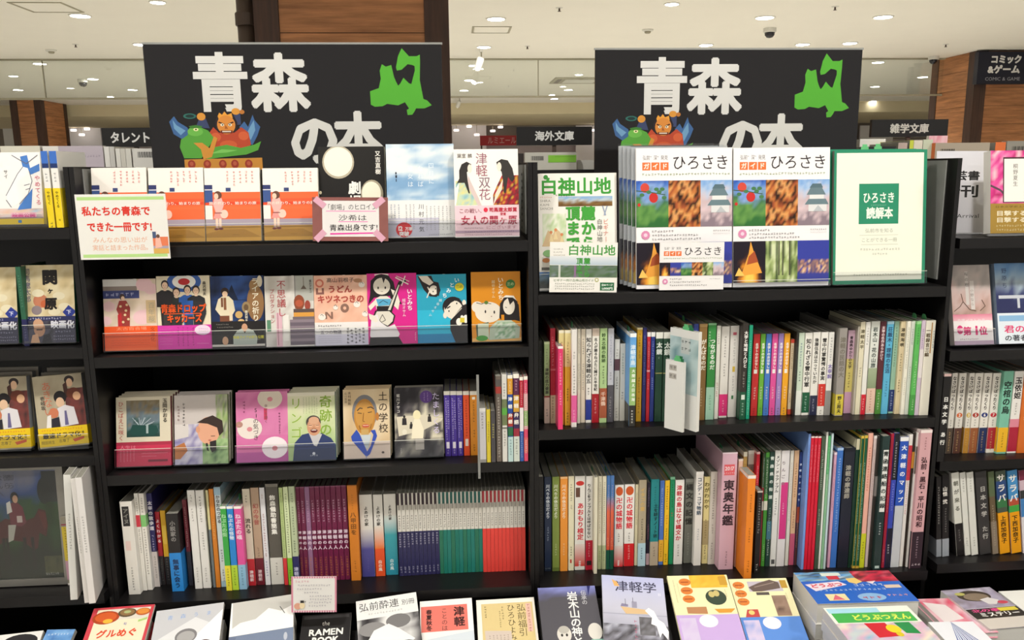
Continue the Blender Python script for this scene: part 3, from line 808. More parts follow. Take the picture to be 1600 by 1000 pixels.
# ---- left bookcase, bottom shelf
z4 = ROWZ['left'][3]
WL4 = 'bottom novels shelf'
row = [
 S(186, 206, 784, 929, W1, 'thick white black-labelled', [(5, 26, '2c2a2a', 'b', 14, 72), (42, 52, 'f0d4cc', 'b', 18, 60)], [('アイヌ', 7, 24, '8d8a84', 43, 50), ('~', 70, 97, '5a5650')], lab='thick white book with a black title label, beside the side panel', D=0.15),
 S(207, 215.5, 771, 923, W1, 'white red-striped', [(22, 34, 'd23f4e')], [('~', 4, 20, '7a7670'), ('~', 36, 60, '7a7670')]),
 S(216, 224.5, 771, 922, W1, 'white green-striped', [(22, 34, '86c878')], [('~', 4, 20, '7a7670'), ('~', 36, 84, '7a7670')]),
 S(225, 237, 771, 917, '2d2a5e', 'navy over grey', [(62, 100, 'd9d0cc')], [('太宰の散歩道', 8, 40, 'e6e2ea'), ('~', 44, 60, 'c9c4dc'), ('~', 66, 92, '8a8078')], D=0.16),
 S(238, 249, 800, 914, 'b02230', 'red over black', [(60, 100, '2c2a2c')], [('よくわかる', 10, 44, 'f2dede'), ('~', 64, 96, '6f6a68')]),
 S(249.5, 258, 798, 913, 'e8b42e', 'yellow over black', [(62, 100, '26262a'), (20, 45, 'f0c850', 'b', 15, 85)], [('~', 64, 96, '6f6a68')]),
 S(258, 278, 803, 924, '262324', 'black blue-banded', [(50, 100, '2d86d2')], [('小説家の', 9, 36, '8a8684'), ('無事に会う', 58, 96, '1a2c50')], lab='thick black book with a bright blue band, fallen out a little', D=0.12, slips=0),
 S(284, 291, 781, 915, '6e2230', 'dark red', [(60, 100, '34333c')], [('~', 8, 56, 'c9a8a8')], D=0.12),
 S(291.5, 304, 766, 920, 'e6e3de', 'plain white', [], [('~', 4, 12, '8a8680'), ('~', 18, 32, '8a8680'), ('~', 78, 94, 'a09c98')]),
 S(304.5, 318, 766, 919, 'e6e3de', 'second plain white', [], [('~', 6, 34, '6a6662'), ('~', 42, 60, '8a8680'), ('~', 78, 94, 'a09c98')]),
 S(321, 325, 766, 918, 'd8cf9c', 'thin cream over grey', [(40, 100, '6c7478')], [], D=0.15),
 S(325.5, 333, 764, 918, 'd9822c', 'thin orange', [], [('~', 30, 50, 'f0c080')]),
 S(333.5, 344, 761, 917, 'dfe6ea', 'pale blue white', [(0, 8, 'a8c6d8'), (94, 100, 'a8c6d8')], [('かなたのつがる', 8, 36, '4a4a4e'), ('~', 62, 76, '5a5a5e'), ('~', 82, 94, '5a5a5e')], slips=1),
 S(343.5, 353, 791, 923, '3fa648', 'green over yellow', [(0, 3, 'f2f0e8'), (70, 100, 'e6d83c')], [('ねぶたの街', 9, 36, 'a8dca6'), ('~', 73, 95, '7c7424')]),
 S(353.5, 364, 791, 922, '2d86d2', 'blue over lime', [(0, 3, 'f2f0e8'), (70, 100, 'b6d63c')], [('ねぶたの怪物', 9, 40, 'd6e6f6'), ('~', 73, 95, '64782a')]),
 S(364.5, 377, 791, 921, 'e0559c', 'magenta over sky blue', [(0, 3, 'f2f0e8'), (70, 100, '8fbcd8')], [('ねぶたの魂', 9, 40, 'f6d8e8'), ('~', 73, 95, '4a6c84')], slips=1),
 S(377.5, 390, 764, 915, 'd6cbb8', 'beige over red', [(72, 100, 'c02a34')], [('~', 6, 14, '5a5248'), ('流れる', 30, 46, '4a443c'), ('津軽新', 84, 96, 'f0d8d8')]),
 S(390.5, 404, 762, 914, 'b89c84', 'tan over maroon', [(72, 100, '6c1f2c')], [('幻の今昔', 16, 38, 'a85a52'), ('~', 60, 70, '6a5444'), ('津軽新', 84, 96, 'e0c4c8')]),
 S(404.5, 413, 762, 914, 'e2e0e4', 'white torn-edged', [], [('~', 6, 12, 'b09a94'), ('~', 26, 70, 'a8726e'), ('~', 75, 92, '8080b0')]),
 S(413.5, 434.5, 756, 913, '5b564f', 'thick grey over white', [(0, 3, '8a857c'), (73, 100, 'd9d6ce')], [('飾森儀助書簡集', 11, 50, 'f2efe8'), ('~', 78, 92, '6a6660')], D=0.17),
 S(435, 441, 762, 914, 'b6c888', 'thin green over red', [(72, 100, 'd83a3e')], [('~', 5, 70, '6f8048')]),
 S(441.5, 449.5, 761, 914, 'd6e2b4', 'pale over lime green', [(72, 100, '86ba36')], [('~', 6, 30, '5a6a40'), ('~', 32, 66, '4a5638'), ('~', 84, 97, '35501c')]),
 S(450, 460, 760, 913, 'bcc8a4', 'sage over navy', [(71, 100, '2a2a60')], [('~', 6, 16, '5a6a50'), ('~', 20, 48, '4a5a44'), ('~', 54, 66, '4a5a44'), ('津軽新', 82, 96, 'c8c8e0')])]
mar = [460.5, 467.5, 475, 483, 491, 499, 507, 515.5, 524, 532.5, 541]
ordn = ['first', 'second', 'third', 'fourth', 'fifth', 'sixth', 'seventh', 'eighth', 'ninth', 'tenth', 'eleventh']
for i in range(10):
    mv = i == 2
    row.append(S(mar[i], mar[i+1], 761-i*0.3, 909-i*0.4, '93688c' if mv else '6e1f44', 'mauve' if mv else 'maroon', [(0, 1.2, '8d5470')] if not mv else [],
                 [('~', 14, 38, 'd8b8cc'), ('津軽の人', 46, 68, 'e6d4e0'), ('~', 74, 95, 'c9823c')],
                 lab='mauve spine standing third among the ten tall maroon ones' if mv else '%s of ten matching tall spines, maroon, counted from the sage one' % ordn[i]))
row += [S(541.5, 557.5, 758, 907, 'd6802a', 'orange', [(0, 1, 'a86420')], [('~', 9, 24, 'b06a22'), ('八甲田を', 28, 52, '7a4a18'), ('~', 78, 92, '9a5c1e')], lab='wide orange spine between the maroon set and the fading white one'),
 S(560, 581.5, 773, 901, 'e4e1da', 'white fading to violet', [(42, 66, 'dedbd8', 'g', '5a559c'), (66, 100, '56529a', 'g', '4a4790')], [('よあけの家', 14, 38, '4a4640'), ('~', 76, 94, '6a66a8')], lab='thick white spine fading down to violet, beside the orange one', D=0.14),
 S(582, 597.5, 773, 900, 'e4e1da', 'white fading to orange', [(38, 66, 'e4dcd0', 'g', 'e8742c'), (66, 100, 'e2552a')], [('よあけの家', 14, 38, '4a4640'), ('白の風', 80, 94, 'f2ded0')], lab='white spine fading down to orange, middle of the fading three', D=0.14),
 S(598, 618.5, 772, 898, 'e4e1da', 'white fading to teal', [(26, 50, 'dfe2dc', 'g', '3fa0aa'), (50, 100, '3fa0aa', 'g', '2f90a8')], [('よあけの家', 13, 32, '4a4640'), ('白の風', 80, 94, 'd8eaea')], lab='white spine fading down to teal, beside the striped navy set', D=0.14)]
def setbook(x0, x1, top, bot, dk, low, capt, lab):
    b = [(0, 14, dk, 'b', 0, 58), (14, 20, 'a8a49c', 'b', 20, 80), (46, 100, low)]
    tx = [('~', 26, 44, '6a6660', 50, 0.6)]
    if capt: tx += [('~', 48, 64, 'd6d4e2', 50, 0.6), ('~', 88, 98, 'c6c4d8', 50, 0.6)]
    return S(x0, x1, top, bot, 'dcd8cf', lab, b, tx, lab=lab, D=0.13)
n0, n1, n2, n3 = 619.5, 684.5, 753, 820.5
for i in range(10):
    a, b = n0+(n1-n0)*i/10, n0+(n1-n0)*(i+1)/10
    row.append(setbook(a, b, 771-0.2*i, 900-0.5*i*0.8, '3a2c34', '2c2a54', True, '%s navy based spine of the striped set, counting from the teal fade' % ordn[i]))
for i in range(11):
    a, b = n1+(n2-n1)*i/11, n1+(n2-n1)*(i+1)/11
    row.append(setbook(a, b, 769-0.15*i, 896-0.3*i, '2e6660', ['2a7058', '1f7466', '23786e'][i % 3], False, '%s green based spine of the striped set, counting from the navy ones' % ordn[i]))
for i in range(11):
    a, b = n2+(n3-n2)*i/11, n2+(n3-n2)*(i+1)/11
    row.append(setbook(a, b, 767-0.2*i, 893.5-0.25*i, 'b23a44', 'e6463e', False, '%s red based spine of the striped set, counting from the green ones' % ordn[i]))
spine_row(z4, WL4, 'spines on the bottom shelf under the novels', row, Ymin=-0.02, Hmax=ROWZ['left'][2]-SH_T-z4-0.003)

# ---- right bookcase, second shelf
r2 = ROWZ['right'][1]
WR2 = 'shelf under the guidebooks'
DG = '2c4a3a'
row = [
 S(841, 848, 533, 655, '4a4a46', 'dark grey', [], [('~', 12, 50, '8a8a84')], lab='dark grey spine tucked against the centre post under the mountain guide'),
 S(848.5, 859, 534, 661, 'a6bf88', 'green over cream', [(0, 3, 'c6d6a8'), (66, 68, 'a03a34'), (68, 100, 'e4d4c4')], [('~', 8, 28, '5a7048'), ('津軽の底力健康', 32, 64, '3a4030', 50, 80), ('~', 82, 93, '6a6058')]),
 S(859.5, 868, 513, 661, 'c22a40', 'tall crimson', [(70, 100, 'd6cba8'), (42, 44, 'd8707c')], [('~', 8, 40, 'e8a8b0'), ('~', 72, 95, '7a6f50')], D=0.15),
 S(869, 880, 541, 674, 'e23a70', 'small hot pink', [(0, 3, 'f4ece8')], [('~', 8, 46, 'f6c6d4'), ('~', 52, 70, 'f6c6d4')], D=0.13),
 S(873, 882, 516, 668, 'f0c43c', 'yellow cream-topped', [(0, 38, 'ecdc9c'), (0, 3, 'f2ecd4')], [('~', 12, 36, '8f7c40'), ('~', 60, 74, '5a4a18'), ('~', 86, 97, '5a4a18')], Yf=0.03, lab='first of two yellow spines, partly behind the small hot pink one'),
 S(882.5, 892, 516, 668, 'f0c43c', 'second yellow', [(0, 38, 'ecdc9c'), (0, 3, 'f2ecd4')], [('~', 12, 36, '8f7c40'), ('~', 60, 74, '5a4a18'), ('~', 86, 97, '5a4a18')], Yf=0.025, lab='second of two yellow spines, beside the white and pink one'),
 S(893, 902, 515, 667, 'e6e2dc', 'white pink-footed', [(67, 95, 'e0609c')], [('~', 22, 30, '8a8680'), ('~', 36, 52, '6a6a66'), ('~', 54, 65, '6a6660'), ('~', 82, 93, 'f0bcd4')], slips=1),
 S(902.5, 907.5, 514, 661, 'e4dccb', 'thin cream', [], [('~', 10, 26, '6a6458'), ('~', 36, 64, '8a8478')]),
 S(908, 915, 514, 660, 'e4d8c4', 'second thin cream', [], [('~', 10, 26, '6a6458'), ('~', 36, 64, '8a8478')]),
 S(915.5, 925, 514, 660, 'eeebe4', 'white navy-banded', [(75, 97, '2a3a94')], [('知られざる津軽の五', 9, 58, '2f2c2c', 50, 84), ('~', 62, 72, '3a3836')]),
 S(925.5, 937, 513, 660, 'eeeae0', 'white dark red-banded', [(0, 8, 'd6c4b4'), (69, 100, 'a81c2a')], [('名人が語るねぶたに賭けた半世紀', 10, 66, '1f1c1c', 50, 84), ('~', 73, 90, 'e8b8b8')]),
 S(937.5, 949.5, 513, 660, 'b2cf92', 'green brown-banded', [(63, 95, 'a85a3c')], [('鈴木芯語の軌跡', 5, 36, '3f5a30', 50, 66), ('~', 39, 58, '3a4a2c'), ('千津鶴', 67, 82, 'e8c8b4')], lab='pale green spine with a brown band, beside the dark red-banded white one'),
 S(950, 960, 513, 659, 'c4c4cc', 'grey photo-footed', [(60, 100, '55535a')], [('~', 8, 40, '8d94a8'), ('~', 46, 54, '7a7a80'), ('~', 72, 94, 'a8a4a8')]),
 S(960.5, 969, 530, 657, 'e4e2da', 'short white boxed', [(24, 38, '6c4a54')], [('~', 12, 22, '8a867c'), ('~', 45, 60, '4a4640'), ('~', 84, 96, '9a968c')]),
 S(969.5, 978, 537, 657, 'dcdad0', 'short pale grey', [], [('~', 12, 40, '8aa08a'), ('~', 62, 72, '6a665c')]),
 S(979, 995, 521, 666, '66a4e0', 'sky blue landscape', [(0, 4, 'f2f4f2'), (4, 36, '5f9fdc', 'g', '8cc4ec'), (36, 77, '7ea85e', 'g', '9cc27c'), (77, 100, '2f2e2c')], [('津軽半島', 12, 34, 'dcecf8'), ('大間越え日本海', 38, 74, 'f2f6ea', 62, 50), ('~', 82, 97, 'e8e6e0')], slips=-1, lab='thick spine with blue sky over a green landscape, pulled forward'),
 S(995.5, 1004.5, 512, 658, 'cf9f28', 'mustard', [(0, 2, 'e8dcb0')], [('~', 6, 20, '6a5010'), ('~', 24, 32, '6a5010'), ('~', 52, 68, '6a5010'), ('~', 74, 90, '6a5010')]),
 S(1005, 1011, 512, 658, '2e2f6e', 'slim navy', [], [('~', 8, 60, '8488c0')]),
 S(1011.5, 1017, 519, 658, 'c22634', 'slim red', [(0, 5, 'ecebe6'), (42, 44, 'e8b0b0')], [('~', 10, 40, 'f0bcbc'), ('~', 52, 64, 'f0bcbc')]),
 S(1017.5, 1024, 519, 658, '2b3a84', 'slim blue', [(0, 5, 'ecebe6')], [('~', 10, 40, 'a8b4e0'), ('~', 50, 64, 'a8b4e0')]),
 S(1025, 1036.5, 519, 658, DG, 'dark green', [(0, 7, 'e6e6dc'), (45, 46, 'b0a46a')], [('太鏡', 11, 26, 'e6ece4'), ('~', 27, 30, '9cb0a0')], lab='first of two matching dark green spines, beside the slim blue one', D=0.16),
 S(1037, 1050, 519, 658, DG, 'second dark green', [(0, 7, 'e6e6dc'), (45, 46, 'b0a46a')], [('太鏡', 11, 26, 'e6ece4'), ('~', 27, 30, '9cb0a0')], lab='second of two matching dark green spines, beside the outward turned booklets', D=0.16)]
spine_row(r2, WR2, 'spines on the shelf under the guidebooks', row, Hmax=ROWZ['right'][0]-SH_T-r2-0.003)
row = [
 S(1073, 1083, 506, 656, 'a8875c', 'gold brown', [(0, 4, 'c8a884')], [('~', 14, 50, '6a5030')], slips=1, lab='gold brown spine half hidden behind the outward turned white booklet', Yf=0.05),
 S(1084, 1092.5, 506, 656, '3a4a9a', 'indigo over bright blue', [(62, 100, '2d8ce0')], [('~', 6, 56, 'a8b0dc'), ('~', 68, 96, 'bcdcf8')], Yf=0.035),
 S(1093, 1106, 506, 656, '8a6a3c', 'bronze', [(0, 3, 'b08f5c')], [('がんばるのだ', 16, 48, 'f0ead8', 62, 60), ('~', 8, 24, 'd8c8a4', 22, 0.3), ('~', 66, 86, 'c8b48c')]),
 S(1106.5, 1120, 505, 655, '3a8f46', 'green over mint', [(0, 2, '8ac090'), (66, 100, 'a8d2ba')], [('つながるのだ', 16, 48, 'f0f4ea', 62, 60), ('~', 8, 24, 'c8e0c4', 22, 0.3), ('~', 74, 90, '6aa084')]),
 S(1120.5, 1127, 509, 654, 'e2e0d6', 'thin white', [], [('~', 8, 20, '8a867c'), ('~', 60, 76, 'a8564c')]),
 S(1127.5, 1141, 510, 652, 'ebe7e0', 'white pink-based', [(74, 98, 'e0337c')], [('~', 10, 34, '6a6660'), ('~', 40, 56, '7a766f'), ('~', 80, 95, 'f6c4d8')]),
 S(1141.5, 1156, 509, 651, 'eae6e0', 'white leaf-marked', [(7, 10, 'd86a7c', 'b', 30, 70), (44, 50, 'd8b84a', 'b', 36, 66), (76, 80, '3f7f50', 'b', 36, 60)], [('~', 14, 40, 'a8a4a0'), ('~', 54, 72, 'a8a4a0')]),
 S(1157, 1170.5, 505, 655, '35302c', 'black over forest green', [(71, 100, '20583e'), (74, 79, 'dfe6dc', 'b', 20, 80)], [('大学と地域と人びと', 8, 46, 'f4f2ec', 62, 62), ('~', 50, 68, 'b8b2aa'), ('~', 82, 96, 'a8c8b4')], D=0.17),
 S(1171, 1177, 508, 654, '1fa07c', 'teal', [], [('~', 16, 60, 'a8e0d0'), ('~', 62, 96, 'a8e0d0')])]
for i, (a, b, c, nm) in enumerate([(1177.5, 1188.5, 'd03434', 'red'), (1189, 1197, '6cb03e', 'grass green'), (1197.5, 1206.5, '4a7cc8', 'blue'), (1207, 1216.5, 'e0549c', 'pink'), (1217, 1225.5, 'a084c4', 'lilac'), (1226, 1235.5, 'f0a82a', 'amber')]):
    row.append(S(a, b, 522-0.2*i, 649-0.2*i, c, nm, [(43, 48, 'f2efe8', 'b', 25, 75)], [('名字トのおはなし', 11, 42, 'fbf6ee', 55, 66), ('~', 64, 80, 'f0e0dc'), ('~', 90, 99, '7a3030' if i == 0 else '5a5a5a')],
                 lab='%s spine of the rainbow coloured series of six' % nm))
row += [
 S(1236, 1241.5, 530, 647, 'e2cfae', 'small cream red-tipped', [(0, 5, 'd8503c'), (93, 100, 'c84a38')], [('~', 8, 40, '7a5c3c'), ('~', 72, 84, '9a5a3c')]),
 S(1242, 1248, 519, 649, '2e2c2a', 'thin black', [], [('~', 18, 60, '8a867f')]),
 S(1248.5, 1258, 520, 648, 'cddcc8', 'pale mint', [(70, 100, 'e6e8e0')], [('~', 12, 42, '4a6a8a'), ('~', 46, 58, '4a6a5a')]),
 S(1258.5, 1270.5, 520, 648, 'ece9e1', 'white green-labelled', [(72, 97, '1f5c3e')], [('知られざる雪中行軍', 7, 66, '2c2a28', 50, 70), ('~', 76, 94, 'b8d6c6')], lab='white spine with a dark green label at its foot'),
 S(1271, 1283, 519, 648, 'eae7df', 'white slate-labelled', [(76, 100, '2c2f48')], [('後藤伍長は立っていたか', 7, 62, '3c3a38', 50, 66), ('~', 80, 97, 'bcbcd0')], lab='white spine with a slate blue label at its foot'),
 S(1283.5, 1295, 519, 648, 'ece9e1', 'white red-labelled', [(62, 89, 'd2382e')], [('雪中行軍驚愕の事実', 7, 58, '2c2a28', 50, 70), ('~', 65, 86, 'f4c4bc'), ('~', 93, 98, '8a867f')], lab='white spine with a red label low down'),
 S(1295.5, 1304.5, 519, 648, 'e8e6e0', 'white grey-footed', [(70, 100, '8f8d8a')], [('~', 6, 34, '8a8a92'), ('太宰説', 38, 56, '7c6ab0')]),
 S(1312, 1325, 513, 645, '9a948e', 'thick grey yellow-banded', [(75, 99, 'd8c64a')], [('津軽の民話の大', 10, 56, '7a7468'), ('野上照夫', 77, 97, '2c2a24')], D=0.2, lab='thick grey spine with a yellow band, standing apart', Yf=0.03),
 S(1325.5, 1337, 516, 645, 'd8b4c8', 'pink and yellow halves', [(34, 74, 'e2d27c'), (74, 100, 'd6a8c8')], [('青森県ゆかりの文学', 7, 46, '3c2c34', 50, 74), ('~', 50, 70, '6a5c30')]),
 S(1338, 1344, 510, 647, 'b8b2a4', 'thin stone grey', [], [('~', 12, 50, 'd8d4c8')]),
 S(1345, 1353, 503, 647, 'e0d8bc', 'cream', [], [('津軽太平', 8, 30, '5c543c'), ('~', 48, 58, '8a8468')]),
 S(1353.5, 1361, 503, 647, 'e9e7e0', 'white red-footed', [(78, 100, 'd22838')], [('~', 6, 24, '8a8a86'), ('~', 82, 96, 'f0b8b8')]),
 S(1361.5, 1376, 502, 646, 'dfe2da', 'white mountain', [(50, 72, 'a8b494', 'g', '8a9a78'), (72, 99, 'e6c4b0')], [('岩木山・花の山旅', 6, 50, '3c4a44', 50, 70), ('~', 74, 96, 'b06a58')]),
 S(1376.5, 1386, 502, 646, '5c2c34', 'maroon green-footed', [(73, 100, '4f8a3c')], [('太宰の名作あらかけて', 5, 42, 'e8d4d4', 50, 74), ('~', 76, 96, 'd0e4c0')]),
 S(1386.5, 1397.5, 502, 646, '5fb2d6', 'light blue', [(0, 3, 'b0d8ea')], [('荘厳木・理想の生活', 6, 56, '2a4a6c', 50, 74), ('~', 64, 80, '2a5a7c')]),
 S(1398, 1406, 502, 645, '9ac0a8', 'sage navy-footed', [(74, 98, '25366e')], [('~', 6, 50, '4c7c60'), ('~', 76, 96, 'b8c4e4')]),
 S(1406.5, 1416, 502, 646, 'dccba4', 'buff', [], [('津軽海峡', 7, 28, '4c4432'), ('~', 34, 54, '7a6c48'), ('~', 62, 76, '6a5c40')]),
 S(1416.5, 1424, 502, 647, 'ece8d8', 'ivory', [], [('~', 6, 50, '9a9684'), ('~', 60, 80, 'b8b49c')]),
 S(1424.5, 1430.5, 502, 647, 'd9dcd2', 'thin pale grey', [], [('~', 8, 26, '7a7c90'), ('~', 48, 60, '9a9c94')]),
 S(1431, 1440, 502, 648, '5fb85c', 'leaf green', [(78, 100, '4a9a48'), (0, 3, '9ad490')], [('~', 6, 24, '2a6a38'), ('~', 42, 70, 'c0e4b4'), ('~', 82, 96, 'c0e4b4')]),
 S(1440.5, 1447, 501, 648, 'cdbccc', 'lilac grey', [(30, 60, 'e2dad8')], [('~', 8, 28, '8a6a9a')], slips=1),
 S(1447.5, 1463, 501, 648, 'e9e4d4', 'cream brown-striped', [(2, 34, 'b0803c', 'b', 56, 68)], [('一戦録言三編', 8, 38, '5a4a30', 28, 40), ('~', 10, 30, '8aa0a8', 86, 0.25)], slips=1)]
spine_row(r2, WR2, 'spines on the shelf under the guidebooks', row, 'outward turned white')
